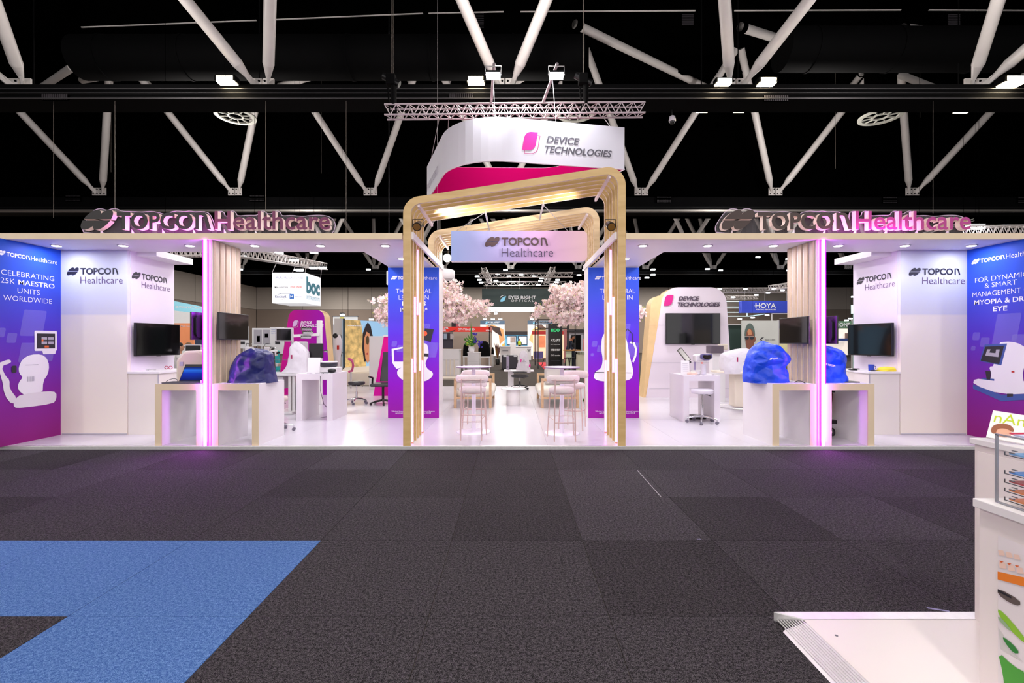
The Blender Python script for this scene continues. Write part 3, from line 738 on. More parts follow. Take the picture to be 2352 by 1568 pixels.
    if s < 0: topcon(wb, (sx(-5.98), 7.42, Z_(663, 7.8)-.0), .83, ink, ink_p, dep, UZ, Nn, off=.004)
    else: topcon(wb, (sx(-5.98), 8.28, Z_(663, 7.8)), .83, ink, ink_p, dep, UZ, Nn, off=.004)
    # storage counter at wall B
    sc_ = thing('storage_counter', 'white storage counter below the %s wall television' % side, 'counter', (sx(-5.7), 7.7, .05))
    P = [(sx(-5.98), 7.36), (sx(-5.5), 7.36), (sx(-5.52), 7.7), (sx(-5.62), 8.0), (sx(-5.78), 8.25), (sx(-5.98), 8.3)]
    MB().prism(P, 'z', .05, 1.0).obj('body', mat('counter_side', (228, 220, 214), .5), sc_)
    P2 = [(x+(.02 if x > 0 else .02)*(-s if abs(x) < 5.9 else 0), y-(.02 if y < 7.4 else 0)) for x, y in P]
    MB().prism(P2, 'z', 1.0, 1.03).obj('worktop', white, sc_)
    MB().box(sx(-5.515), sx(-5.505), 7.352, 7.36, .06, .99).obj('panel_joint', pg, sc_)
    # wall television
    tv = thing('wall_television', 'black flat television on the %s white side wall, seen at an angle' % side, 'television', (sx(-5.85), 7.85, 1.53))
    A = Vector((sx(-5.90), 7.40, 1.53)); B = Vector((sx(-5.82), 8.26, 1.53)); d = (B-A); L = d.length; d.normalize(); n = Vector((d.y, -d.x, 0))*(-s)
    cc = (A+B)/2
    def plate(par, name, m, w, h, t0, t1, bev=0, dz=0):
        mb = MB(); c = cc+Vector((0, 0, dz))
        vs = [c+d*(i*w/2)+UZ*(j*h/2)+n*t for t in (t0, t1) for j in (-1, 1) for i in (-1, 1)]
        mb.add(vs, [(0, 2, 3, 1), (4, 5, 7, 6), (0, 1, 5, 4), (2, 6, 7, 3), (0, 4, 6, 2), (1, 3, 7, 5)])
        return mb.obj(name, m, par, bev)
    plate(tv, 'body', bezel, L, .53, -.03, .015, .004); plate(tv, 'screen', screen, L-.02, .50, .015, .018, dz=.005)
    plate(tv, 'rear_housing', black, L*.6, .34, -.075, -.03, .01); plate(tv, 'sensor', black, .06, .014, -.01, .012, dz=-.27)
    MB().beam(cc-n*.06, Vector((sx(-5.98), cc.y, cc.z)), .12, .2).obj('wall_bracket', black, tv)
    # blue centre banner column
    bc = thing('banner_column', 'blue to purple banner column beside the %s side of the arch' % side, 'banner wall', (sx(-1.87), 8.94, .05))
    MB().box(sx(-2.35), sx(-1.385), 8.96, 9.45, .05, 2.917).obj('body', white, bc)
    x_l = min(sx(-2.35), sx(-1.385)); 
    MB().box(x_l, x_l+.965, 8.952, 8.96, .05, 2.90).obj('print_panel', grad_c, bc)
    pl = 891 if s < 0 else 1359
    q = lambda x: x-891+pl
    topcon(bc, W(q(898), 642, 8.952), 106*8.94/F, ink_w, ink_w, stack=False, off=.005, mk=ink_w)
    def bt(st, a0, b0, a1, b1, bold=0): text(bc, st, W(q(a0), b1, 8.95), (a1-a0)*8.94/F, (b1-b0)*8.94/F, ink_w, bold=bold, off=.005)
    bt('THE GLOBAL', 909, 663, 991, 673, -.014); bt('LEADER IN', 916, 678, 985, 688, -.014)
    if s < 0: bt('RETINAS', 924, 692, 978, 702, .03); bt('IMAGING*', 919, 706, 982, 716, .03)
    else: bt('OPTICS', 928, 692, 966, 702, .03)
    bt('*Market Scope Global Diagnostic Equipment Report,', 899, 943, 999, 946); bt('ophthalmic imaging devices, July 2024', 908, 947, 990, 950)
    O = Vector((x_l, 8.952, .0)); R_ = RX
    tiles(bc, O, R_, NY, [(.06, 1.40, .10, .11), (.16, 1.30, .12, .13), (.04, 1.22, .06, .06), (.50, 1.48, .24, .36), (.55, 1.20, .36, .28)])
    if s < 0:
        mb = MB(); flat(mb, chaikin([(.18, .98), (.17, .86), (.3, .75), (.66, .72), (.84, .82), (.86, .92), (.74, .98), (.70, 1.1), (.77, 1.2), (.77, 1.36), (.73, 1.48), (.40, 1.48), (.35, 1.2), (.38, 1.05)]), O, R_, UZ, NY, .004)
        P = round_poly([(.16, .98), (.08, 1.10), (.07, 1.36), (.28, 1.40), (.28, 1.37), (.11, 1.33), (.12, 1.12), (.30, 1.12), (.30, 1.02)], [0]*9, 1)
        flat(mb, P, O, R_, UZ, NY, .0045); mb.obj('printed_machine', pw, bc)
        mb = MB(); flat(mb, [(.68, 1.53), (.81, 1.49), (.87, 1.73), (.70, 1.75)], O, R_, UZ, NY, .006); flat(mb, [(.4, 1.23), (.77, 1.21), (.77, 1.27), (.4, 1.29)], O, R_, UZ, NY, .006); mb.obj('printed_screen', pd, bc)
        mb = MB(); flat(mb, [(.70+.045*cos(a*.4), 1.65+.045*sin(a*.4)) for a in range(16)], O, R_, UZ, NY, .007); mb.obj('printed_eye_scan', prn('red_glow', (230, 90, 50)), bc)
    else:
        mb = MB(); flat(mb, chaikin([(.10, .74), (.80, .74), (.86, .92), (.83, 1.05), (.77, 1.28), (.74, 1.50), (.66, 1.68), (.40, 1.74), (.26, 1.62), (.24, 1.35), (.28, 1.15), (.24, .98), (.12, .93)]), O, R_, UZ, NY, .004)
        P = [(.80, 1.50), (.88, 1.48), (.925, 1.36), (.91, 1.22), (.86, 1.10), (.83, 1.12), (.875, 1.24), (.885, 1.36), (.85, 1.45), (.78, 1.47)]
        flat(mb, P, O, R_, UZ, NY, .0045); mb.obj('printed_machine', pw, bc)
        mb = MB(); flat(mb, [(.12, .915), (.82, .90), (.82, .91), (.12, .925)], O, R_, UZ, NY, .006); flat(mb, [(.60+.03*cos(a*.45), 1.42+.03*sin(a*.45)) for a in range(14)], O, R_, UZ, NY, .006)
        for p0, p1 in (((.66, 1.62), (.74, 1.74)), ((.74, 1.74), (.84, 1.64)), ((.84, 1.64), (.84, 1.46))):
            v = Vector((p1[0]-p0[0], p1[1]-p0[1])).normalized(); w_ = Vector((-v.y, v.x))*.006
            flat(mb, [(p0[0]+w_.x, p0[1]+w_.y), (p1[0]+w_.x, p1[1]+w_.y), (p1[0]-w_.x, p1[1]-w_.y), (p0[0]-w_.x, p0[1]-w_.y)], O, R_, UZ, NY, .0065)
        mb.obj('printed_screen', pd, bc)
    # slatted fin with LED edge
    fn = thing('led_fin', 'slatted fin wall with glowing magenta LED edge, %s of the arch' % side, 'partition', (sx(-4.24), 6.6, .05))
    MB().box(sx(-4.285), sx(-4.195), 6.60, 7.30, .05, 2.917).obj('core', mat('fin_core', (236, 226, 222), .5), fn)
    for i in range(5):
        y0 = 6.64+i*.135
        for xx in (-4.192, -4.312):
            sl_ = MB().box(sx(xx), sx(xx+.024), y0, y0+.075, .06, 2.915).obj('slat', tan, fn)
            sl_.data.materials.append(ply_edge)
            for p in sl_.data.polygons:
                if abs(p.normal.y) > .5: p.material_index = 1
    ch = mat('glow_band', (250, 60, 230), .5, emit=(255, 30, 225), es=1.6)  # these bands glow in place of tube light falling on the fin
    MB().box(sx(-4.285), sx(-4.225), 6.555, 6.60, .05, 2.917).obj('glow_band', ch, fn)
    MB().box(sx(-4.225), sx(-4.195), 6.575, 6.60, .05, 2.917).obj('glow_band', mat('glow_band_soft', (250, 150, 240), .5, emit=(255, 110, 240), es=.7), fn)  # softer band paints the lilac light on the slat side
    MB().box(sx(-4.30), sx(-4.287), 6.56, 6.585, .92, 2.917).obj('glow_band', mat('violet_glow', (130, 20, 255), .5, emit=(130, 10, 255), es=3), fn)  # glowing strip added to turn the monitor back violet
    light('AREA', (sx(-4.31), 6.6, 1.9), 3.2, (.45, .02, 1), .04, (0, radians(-90)*s, 0), size_y=1.9)  # unseen violet lamp added to light the monitor back
    MB().box(sx(-4.27), sx(-4.24), 6.542, 6.556, .05, 2.917).obj('led_tube', mat('led_tube', (255, 220, 255), .4, emit=(255, 150, 250), es=14), fn)
    light('AREA', (sx(-4.255), 6.53, 1.5), 40, (.60, .10, 1), .05, (radians(90), 0, 0), size_y=2.8)
    # monitors on the fin: screen to the arch side, back seen on the outer side
    def side_monitor(X0, Ya, Yb, zc, h, face, lab):
        t = thing('fin_monitor', lab, 'monitor', (X0, (Ya+Yb)/2, zc)); f = face
        MB().box(X0-.012, X0+.012, Ya, Yb, zc-h/2, zc+h/2).obj('body', bezel, t, .004)
        MB().box(X0+f*.012, X0+f*.015, Ya+.01, Yb-.01, zc-h/2+.014, zc+h/2-.01).obj('screen', screen, t)
        mb = MB(); ym = (Ya+Yb)/2; mb.prism(rrect(Ya+.05, Yb-.05, zc-h*.42, zc+h*.40, .06), 'x', X0-f*.012, X0-f*.045); mb.obj('rear_housing', black, t)
        MB().box(X0-f*.045, X0-f*.06, ym-.06, ym+.06, zc-.06, zc+.06).obj('mount_plate', alu, t)
        MB().beam((X0-f*.05, ym, zc), (sx(-4.24), ym, zc), .05).obj('mount_arm', black, t)
        return t
    zc = 1.715 if s < 0 else 1.66
    side_monitor(sx(-4.06), 6.52 if s < 0 else 6.56, 7.26, zc, .385, 1 if s < 0 else -1, 'black monitor on the %s fin, screen side towards the arch' % side)
    side_monitor(sx(-4.40), 6.47, 7.15, zc, .385, -1 if s < 0 else 1, 'back of a monitor glowing purple on the outer side of the %s fin' % side)

def portal(name, lab, x0, x1, Y0, Y1, z1, th, m_front, tb=None, m_in=None):
    """desk: two side panels and a top"""
    t = thing(name, lab, 'desk', ((x0+x1)/2, Y0, .05)); tb = tb or th
    mb_ = m_in or m_front; e = .012 if m_in else 0
    MB().box(x0, x0+th, Y0+e, Y1, .05, z1-tb).obj('side_panel', mb_, t)
    MB().box(x1-th, x1, Y0+e, Y1, .05, z1-tb).obj('side_panel', mb_, t)
    MB().box(x0, x1, Y0+e, Y1, z1-tb, z1).obj('desktop', mb_, t)
    if m_in: MB().frame([(x0, .05), (x0, z1), (x1, z1), (x1, .05)], [(x0+th, .05), (x0+th, z1-tb), (x1-th, z1-tb), (x1-th, .05)], 'y', Y0, Y0+e, closed=False).obj('front_edging', m_front, t)
    return t
deskm = mat('desk_cream', (222, 202, 172), .45, noise=.015, nscale=5)
D1, D2 = 6.575, 7.32
desk1 = portal('portal_desk', 'cream portal desk left of the left LED fin, laptop on top', -4.97, -4.305, D1, D2, .91, .09, deskm, m_in=white)
desk2 = portal('portal_desk', 'cream portal desk right of the left LED fin, navy cover on top', -4.18, -3.53, D1, D2, .91, .09, deskm, m_in=white)
desk3 = portal('portal_desk', 'cream portal desk left of the right LED fin, blue cover on top', 3.63, 4.24, D1, D2+.1, .91, .09, deskm, m_in=white)
desk4 = portal('portal_desk', 'cream portal desk right of the right LED fin, suitcase beneath', 4.36, 5.045, D1, D2, .91, .09, deskm, m_in=white)
glowm = mat('side_glow', (250, 200, 250), .5, emit=(255, 120, 240), es=.9)  # glowing sheets paint the LED light on the desk sides
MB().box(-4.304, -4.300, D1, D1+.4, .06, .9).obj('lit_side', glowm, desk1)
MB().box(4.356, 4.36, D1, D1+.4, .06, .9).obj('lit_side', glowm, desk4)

# big standing letters on the canopies
ret = mat('letter_return', (238, 214, 206), .5)
def big_sign(px0, lab, m1, m2, glow0, glow1):
    Yl = 6.72; O = W(px0, 531.5, Yl); w = 569*Yl/F; k = w/2135.0
    t = thing('letter_sign', lab, 'sign', (O.x+w/2, Yl, 3.0)); D = .075
    def two(o, m):
        o.data.materials.append(ret)
        for p in o.data.polygons:
            if abs(p.normal.y) < .5: p.material_index = 1
    n0 = len(t.children)
    mb = MB(); twin_mark(mb, O, 295*k, 178*k, RX, UZ, NY, 0, D); two(mb.obj('logo_mark', m1, t), m1)
    for o in text(t, 'TOPCO', O+RX*(315*k)+UZ*(5*k), 650*k, 148*k, m1, bold=.03, off=0, depth=D, split=True): two(o, m1)
    mb = MB(); arch_n(mb, O+RX*(985*k)+UZ*(7*k), 135*k, 142*k, RX, UZ, NY, 0, D); two(mb.obj('letter', m1, t), m1)
    for o in text(t, 'Healthcare', O+RX*(1150*k)+UZ*(4*k), 985*k, 160*k, m2, bold=.012, off=0, depth=D, split=True): two(o, m2)
    ac = mat('acrylic', (225, 220, 230), .08, alpha=.05)
    C = [(70, 290), (55, 230), (80, 180), (140, 95), (190, 66), (245, 72), (265, 92), (300, 70), (350, 66), (392, 92), (500, 92), (560, 98), (640, 90), (690, 95), (780, 122), (810, 98), (870, 86), (940, 94), (980, 86), (1035, 97), (1060, 92), (1140, 96),
         (1175, 150), (1212, 262), (1214, 120), (1222, 96), (1250, 88), (1276, 96), (1284, 132), (1318, 132), (1326, 96), (1350, 86), (1378, 96), (1388, 132), (1480, 124), (1570, 126), (1580, 96), (1610, 86), (1640, 98), (1650, 112), (1690, 112), (1704, 96), (1735, 86),
         (1765, 98), (1774, 132), (1860, 124), (1950, 136), (2040, 124), (2150, 124), (2215, 150), (2240, 200), (2226, 260), (2190, 290)]
    pl = chaikin([(O.x+(x-80)*k, max(2.995, O.z+(265-y)*k)) for x, y in C], 2); e = []
    for i in range(len(pl)):
        a_, b_ = Vector(pl[i-1]), Vector(pl[(i+1) % len(pl)]); d_ = (b_-a_).normalized(); n_ = Vector((d_.y, -d_.x)); e.append((pl[i][0]-n_.x*.006, pl[i][1]-n_.y*.006))
    MB().prism(pl, 'y', Yl+.012, Yl+.02).obj('acrylic_backing', ac, t)
    MB().frame(e, pl, 'y', Yl+.010, Yl+.022).obj('acrylic_edge', mat('acrylic_edge', (226, 205, 232), .3, alpha=.7), t)
    for i in range(8):
        x = O.x+w*(.06+i*.125)
        MB().prism([(Yl+.02, 3.0), (Yl+.14, 3.0), (Yl+.02, 3.10)], 'x', x-.004, x+.004).obj('bracket', mat('bracket_white', (230, 220, 230), .4), t)
        MB().box(x-.05, x+.05, Yl-.04, Yl+.15, 2.988, 2.994).obj('foot', white, t)
    a, b = X_(glow0, Yl), X_(glow1, Yl)
    MB().box(a, b, Yl+.16, Yl+.18, 2.99, 3.01).obj('glow_strip', mat('pink_glow', (255, 120, 250), .4, emit=(255, 60, 235), es=16), t)  # strip added to give the letters their pink glow
    light('AREA', ((a+b)/2, Yl-.11, 3.01), 4.5, (1, .15, .95), b-a, (radians(180), 0, 0), size_y=.03)  # this and the next are unseen lamps added for the pink glow
    light('AREA', ((a+b)/2, Yl+.20, 3.05), 7, (1, .15, .95), b-a, (radians(-120), 0, 0), size_y=.05)
big_sign(194, 'big dark letter sign with pink glow standing on the left canopy', mat('letter_black', (22, 16, 18), .5), mat('letter_plum', (112, 28, 80), .45), 300, 520)
big_sign(1650, 'big brown and magenta letter sign standing on the right canopy', mat('letter_brown', (62, 44, 40), .5), mat('letter_magenta', (176, 34, 132), .45), 1880, 2080)

# ================================================================ ARCH (two sets of bent ply ribs)
def rib_shape():
    XL, XR, zl, zr = -1.51, 1.575, 3.48, 3.957
    t = .105; sl = (zr-zl)/(XR-XL)
    o = round_poly([(XL, .05), (XL, zl), (XR, zr), (XR, .05)], [0, .24, .24, 0], 9)
    i = round_poly([(XL+t, .05), (XL+t, zl+sl*t-t*.95), (XR-t, zr-sl*t-t*.95), (XR-t, .05)], [0, .15, .15, 0], 9)
    return o, i
ro, ri = rib_shape()
ply_lit = wood('birch_ply_lit', (214, 184, 140), (234, 208, 168), (2, 2, 14))  # lit copy of the front ribs' ply: light put into the colour
def arch(Y0, lab, m, n=6, zb=.05):
    t = thing('ribbed_arch', lab, 'arch', (.03, Y0, zb))
    for k in range(n):
        y = Y0+k*.19; mb = MB(); o2, i2 = [(x, max(z, zb)) for x, z in ro], [(x, max(z, zb)) for x, z in ri]
        ob = mb.frame(o2, i2, 'y', y, y+.036, closed=False).obj('rib', m, t)
        ob.data.materials.append(ply_edge)
        for p in ob.data.polygons:
            if abs(p.normal.y) < .5: p.material_index = 1
    for x, z in ((-1.30, 3.395), (1.36, 3.80)):
        MB().beam((x, Y0+.02, z), (x, Y0+n*.19, z), .03, .05).obj('cross_rail', mat('rail_pinkish', (232, 216, 220), .5), t)
    return t
a1 = arch(6.55, 'front slatted arch of bent plywood ribs at the stand entrance', ply)
a2 = arch(8.50, 'rear slatted arch of plywood ribs, paler as if lit, behind the hanging logo box', ply_lit, zb=2.99)
for x, z, y1 in ((-.42, 3.55, 8.7), (.50, 3.70, 8.6)):
    MB().beam((x, 7.5, z), (x, y1, z+.02), .022, .05).obj('link_bar', alu, a1)
for x0, x1 in ((-1.0, -.42), (1.0, .5)):
    MB().cyl((x0, 8.52, 3.5), (x1, 7.6, 3.58 if x0 < 0 else 3.7), .006, n=6).obj('stay_wire', hang, a1)
lp = mat('led_rib', (255, 190, 255), .4, emit=(255, 130, 248), es=2.6)
for s in (-1, 1):
    sx = (lambda x: x) if s < 0 else (lambda x: .06-x)
    for k, (za, zb) in enumerate(((.07, 1.25), (1.05, 2.15), (1.9, 2.88), (1.05, 2.1), (.07, 1.2))):
        y = 6.55+(k+1)*.19-.012
        MB().box(sx(-1.447), sx(-1.41), y, y+.010, za, zb).obj('glow_strip', lp, a1)
    MB().box(sx(-1.405), sx(-1.375), 6.60, 9.52, 2.93, 3.03).obj('side_rail', white, a1)
    light('AREA', (sx(-1.37), 7.05, 1.5), 6, (.80, .38, 1), .5, (0, radians(90)*s, 0), size_y=2.6)
    # stage spot on the leg
    p = Vector((sx(-1.33), 6.62, 3.12)); t = thing('stage_spot', 'small black stage spot on the %s leg of the front arch' % ('left' if s < 0 else 'right'), 'lamp', p)
    MB().cyl(p+Vector((0, -.02, -.02)), p+Vector((0, .16, .06)), .062, .05, n=16).obj('can', black, t)
    MB().tube([p+Vector((-.075, .05, 0)), p+Vector((-.075, .05, .1)), p+Vector((.075, .05, .1)), p+Vector((.075, .05, 0))], .008, 6).obj('yoke', black, t)
    MB().cyl(p+Vector((0, -.024, -.022)), p+Vector((0, -.02, -.02)), .05, n=16).obj('lens', mat('amber_lens', (120, 84, 30), .2), t)
    L = light('SPOT', p+Vector((0.1*-s, .3, .1)), 115, (1, .94, .87), .05, spot=radians(70)); aim(L, (sx(.5), 8.3, 4.1))
# hanging light box with logo
lb = thing('hanging_light_box', 'glowing blue-to-pink light box with dark logo hanging in the arch', 'sign', (.12, 8.36, 2.9))
Yb = 8.3; xa, xb = X_(1036, Yb), X_(1349, Yb); za, zb = Z_(600, Yb), Z_(530, Yb)
P = rrect(xa, xb, za, zb, .09, 6, (0, 1, 1, 0))
glow = ramp_mat('light_box_face', 0, [(0, (176, 192, 246)), (.42, (206, 188, 244)), (.68, (240, 188, 236)), (1, (252, 208, 214))], xa-.12, xb-.12, .5, emit=.50, refl=.35)
MB().prism(P, 'y', Yb+.004, Yb+.12).obj('box', white, lb)
MB().prism(P, 'y', Yb, Yb+.004).obj('face', glow, lb)
brz = mat('bronze_letter', (74, 54, 60), .5)
topcon(lb, W(1113, 590, Yb), 157*Yb/F, brz, mat('slate_letter', (84, 74, 104), .5), off=.01, depth=.035, mk=brz)
for x in (xa+.25, xb-.25): MB().cyl((x, Yb+.06, zb), (x, 8.6, 3.62), .006, n=6).obj('cable', hang, lb)
# the star-bright stage lamp at the left of the light box
p = W(1027, 592, 9.62); t = thing('stage_lamp', 'dazzling warm stage lamp left of the hanging light box', 'lamp', p)
MB().cyl(p+Vector((0, .02, 0)), p+Vector((0, .2, .04)), .085, .05, n=18).obj('can', black, t)
MB().cyl(p, p+Vector((0, .02, 0)), .08, n=18).obj('lens', mat('star_lens', (255, 250, 235), .4, emit=(255, 244, 220), es=60), t)
MB().beam(p+Vector((0, .15, .05)), p+Vector((0, .15, .4)), .03).obj('bracket', black, t)
L = light('SPOT', p+Vector((0, -.05, 0)), 120, (1, .92, .80), .06, spot=radians(100)); aim(L, (.3, 8.0, 1.5))
# ================================================================ FURNITURE AND DEVICES ON THE STAND
PZ = .05
def bar_stool(loc, rot, label):
    t = thing('bar_stool', label, 'bar stool', loc, rot, 'bar stools at the two bar tables')
    # local frame: backrest at -y, floor at z=0
    mb = MB().lathe([(.02, .675), (.165, .675), (.195, .695), (.205, .725), (.195, .752), (.15, .765), (.02, .768)], 0, .02, 24)
    mb.obj('seat', boucle, t, world=False)
    rings = []
    for k in range(15):
        a = radians(-68+136*k/14); rr = .235; c = Vector((rr*sin(a)*1.08, .03-rr*cos(a), .895)); e = 1.0 if 1 < k < 13 else (.86 if k in (1, 13) else .5)
        rad = Vector((sin(a), -cos(a), 0))
        rings.append([c+rad*(.030*e*cos(2*pi*j/12))+UZ*(.062*e*sin(2*pi*j/12)) for j in range(12)])
    MB().loft(rings).obj('backrest', boucle, t, world=False)
    for x in (-1, 1):
        MB().tube([(x*.155, -.235, 0), (x*.145, -.225, .70), (x*.14, -.232, .90)], .010, 8).obj('leg', pinksteel, t, world=False)
        MB().tube([(x*.205, .17, 0), (x*.165, .14, .69)], .010, 8).obj('leg', pinksteel, t, world=False)
        MB().tube([(x*.1505, -.231, .31), (x*.190, .159, .31)], .006, 6).obj('stretcher', pinksteel, t, world=False)
    MB().tube([(-.15, -.231, .27), (.15, -.231, .27)], .007, 6).obj('footrest', pinksteel, t, world=False)
    MB().tube([(-.19, .158, .31), (.19, .158, .31)], .007, 6).obj('footrest', pinksteel, t, world=False)
    MB().tube([(-.19, -.205, .885), (-.10, -.25, .885), (.10, -.25, .885), (.19, -.205, .885)], .008, 6).obj('back_rail', pinksteel, t, world=False)
    MB().lathe([(.15, .665), (.16, .67), (.15, .676)], 0, .0, 20).obj('seat_ring', pinksteel, t, world=False)
    return t
xl, xr = -.60, .77
st = bar_stool((-.60, 7.17, PZ), 0, 'left front bar stool, its back to the aisle')
dup(st, (-.625, 8.05, PZ), pi, 'rear bar stool behind the left bar table, facing the aisle')
dup(st, (.755, 7.08, PZ), radians(3), 'right front bar stool, its back to the aisle')
dup(st, (1.02, 7.90, PZ), radians(158), 'rear bar stool beside the right bar table, turned aside')
tabletop_m = mat('table_top', (232, 224, 238), .3)
def bar_table(loc, label):
    t = thing('bar_table', label, 'table', loc, 0, 'round bar tables')
    MB().lathe([(.02, .0), (.275, .0), (.275, .006), (.26, .012), (.06, .014)], 0, 0, 40).obj('base_plate', tabletop_m, t, world=False)
    MB().lathe([(.034, .012), (.034, .70), (.030, 1.02), (.10, 1.03), (.10, 1.035)], 0, 0, 20).obj('column', tabletop_m, t, world=False)
    MB().lathe([(.02, 1.035), (.255, 1.035), (.285, 1.046), (.285, 1.050), (.02, 1.051)], 0, 0, 48).obj('tabletop', tabletop_m, t, world=False)
    MB().lathe([(.286, 1.036), (.287, 1.046), (.286, 1.047)], 0, 0, 48).obj('top_edge', mat('edge_dark', (110, 84, 120), .5), t, world=False)
    return t
bt_ = bar_table((-.615, 7.58, PZ), 'round bar table between the two left bar stools')
dup(bt_, (.79, 7.47, PZ), 0, 'round bar table between the two right bar stools')

def sofa(x_in, s, Y0, Y1, label):
    t = thing('lounge_seat', label, 'sofa', (x_in+s*.4, (Y0+Y1)/2, PZ))
    xa = x_in; xo = x_in+s*.82; w = .055
    for Yf in (Y0, Y1-w):
        for x in (xa, xo-s*w): MB().box(x, x+s*w, Yf, Yf+w, PZ, .634).obj('leg', oak, t)
        MB().box(xa, xo, Yf, Yf+w, .635, .69).obj('arm_rail', oak, t, .004)
        MB().box(xa+s*w, xo-s*w, Yf+.004, Yf+w-.004, .24, .29).obj('frame_rail', oak, t)
    for x in (xa, xo-s*w): MB().box(x, x+s*w, Y0+w, Y1-w, .24, .29).obj('frame_rail', oak, t)
    MB().box(xo-s*w, xo, Y0+w, Y1-w, .58, .63).obj('back_rail', oak, t)
    mb = MB(); n = 14
    c = (xa+s*.37, (Y0+Y1)/2); hx, hy = .42, (Y1-Y0)/2-w-.01; rings = []
    for z, k in ((.29, .93), (.31, .985), (.36, 1), (.41, .985), (.45, .9), (.465, .7)):
        q = rrect(c[0]-hx*k, c[0]+hx*k, c[1]-hy-0+(1-k)*.25, c[1]+hy-(1-k)*.25, .09, 5); rings.append([(a, b, z) for a, b in q])
    mb.loft(rings).obj('seat_cushion', sofa_f, t)
    rings = []
    for j, (dx, k) in enumerate(((.62, .9), (.65, 1), (.72, 1), (.76, .9))):
        x = xa+s*dx; rings.append([(x-s*(z-.45)*-.12, y, z) for y, z in rrect(Y0+.08, Y1-.08, .44, .44+.30*k, .07, 4)])
    MB().loft(rings).obj('back_cushion', sofa_f, t)
    return t
sofa(-.445, -1, 10.28, 12.1, 'oak-framed white lounge seat behind the left bar table')
s2 = sofa(.635, 1, 10.28, 12.1, 'oak-framed white lounge seat behind the right bar table')
t = thing('scatter_cushion', 'pale grey cushion leaning on the right lounge seat', 'cushion', (1.0, 11.4, .46))
rings = []
for k, (yy, e) in enumerate(((-.08, .75), (-.05, .95), (0, 1), (.05, .95), (.08, .75))):
    rings.append([(1.0+(a)*e, 11.4+yy+(b)*.25, .66+b*e) for a, b in rrect(-.22, .22, -.2, .2, .06, 4)])
MB().loft(rings).obj('cushion', mat('cushion_grey', (214, 208, 206), .95, bump=.3, nscale=120), t)
t = thing('drum_side_table', 'round white side table with a drum base in the middle', 'table', (.03, 10.85, PZ))
MB().lathe([(.155, PZ), (.158, PZ+.01), (.158, .40), (.15, .41)], .03, 10.85, 32).obj('drum', white, t)
MB().lathe([(.05, .41), (.28, .41), (.285, .418), (.28, .426), (.05, .427)], .03, 10.85, 40).obj('tabletop', white, t)
t = thing('white_cable', 'coiled white cable lying on the round side table', 'cable', (.08, 10.85, .43))
MB().tube([(.08+.07*cos(a*.55)*(1+.2*sin(a)), 10.82+.05*sin(a*.55), .435+.02*(a % 7)/3) for a in range(34)], .006, 6).obj('coil', white, t)

# LED fin companion things: equipment under covers
def draped(name, lab, rows, Yf, dep, m, seed, jit=.05, fine=.012, cat='dust cover', lean=0, sq=3.2, n=18):
    """cloth over a box-like device. rows: (pixel y, left x, right x, depth share) from the bottom up; coarse folds, then fine wrinkles"""
    rnd = random.Random(seed); k_ = Yf/F; zb = Z_(rows[0][0], Yf); cx0 = X_((rows[0][1]+rows[0][2])/2, Yf)
    t = thing(name, lab, cat, (cx0, Yf+dep/2, zb)); rings = []
    for j, r in enumerate(rows):
        z = Z_(r[0], Yf); xa, xb = X_(r[1], Yf), X_(r[2], Yf); cx, rx = (xa+xb)/2, (xb-xa)/2; ry = dep/2*r[3]; cy = Yf+dep/2+lean*j/len(rows); ring = []
        for i in range(n):
            th = 2*pi*(i+.5*(j % 2))/n; c_, s_ = cos(th), sin(th); e = (abs(c_)**sq+abs(s_)**sq)**(-1/sq)
            f = 1+(rnd.uniform(-jit, jit) if 0 < j < len(rows)-1 else rnd.uniform(-jit, jit)*.4)
            ring.append((cx+rx*e*c_*(1+(f-1)*.5), cy+ry*e*s_*(1+(f-1)*2.2), z+(rnd.uniform(-jit, jit)*.25 if 0 < j else 0)))
        rings.append(ring)
    mb = MB(); vs = [p for r in rings for p in r]; fs = []
    for j in range(len(rings)-1):
        for i in range(n):
            a, b, c, d = j*n+i, j*n+(i+1) % n, (j+1)*n+(i+1) % n, (j+1)*n+i
            fs += [(a, b, c), (a, c, d)] if (i+j) % 2 else [(a, b, d), (b, c, d)]
    tc = len(vs); top = rings[-1]; vs.append((sum(p[0] for p in top)/n, sum(p[1] for p in top)/n, top[0][2]+.006)); J = (len(rings)-1)*n
    fs += [(J+i, J+(i+1) % n, tc) for i in range(n)]
    mb.add(vs, fs, True); o = mb.obj('cover', m, t)
    s1 = o.modifiers.new('soft', 'SUBSURF'); s1.levels = s1.render_levels = 1
    s2 = o.modifiers.new('fine', 'SUBSURF'); s2.subdivision_type = 'SIMPLE'; s2.levels = s2.render_levels = 2
    tx = bpy.data.textures.new('wrinkle', 'VORONOI'); tx.noise_scale = .12; tx.noise_intensity = 1.2
    dm = o.modifiers.new('wrinkles', 'DISPLACE'); dm.texture = tx; dm.strength = fine; dm.mid_level = .4; dm.texture_coords = 'LOCAL'
    return t
def cloth_cover(name, lab, cat, cx, cy, z0, rx, ry, h, m, seed, prof, lean=(0, 0), crease=.05, n=28, k=12, sq=3):
    """small heap or drape from a height profile"""
    rnd = random.Random(seed); t = thing(name, lab, cat, (cx, cy, z0)); rings = []
    for j in range(k+1):
        u = j/k; f = 1
        for a, b in zip(prof, prof[1:]):
            if a[0] <= u <= b[0]: f = a[1]+(b[1]-a[1])*(u-a[0])/(b[0]-a[0])
        rings.append([])
        for i in range(n):
            th = 2*pi*i/n; c_, s_ = cos(th), sin(th); e = (abs(c_)**sq+abs(s_)**sq)**(-1/sq)*f*(1+crease*rnd.uniform(-.6, .6))
            rings[-1].append((cx+rx*e*c_+lean[0]*u*h, cy+ry*e*s_+lean[1]*u*h, z0+h*u))
    MB().loft(rings).obj('cover', m, t)
    return t
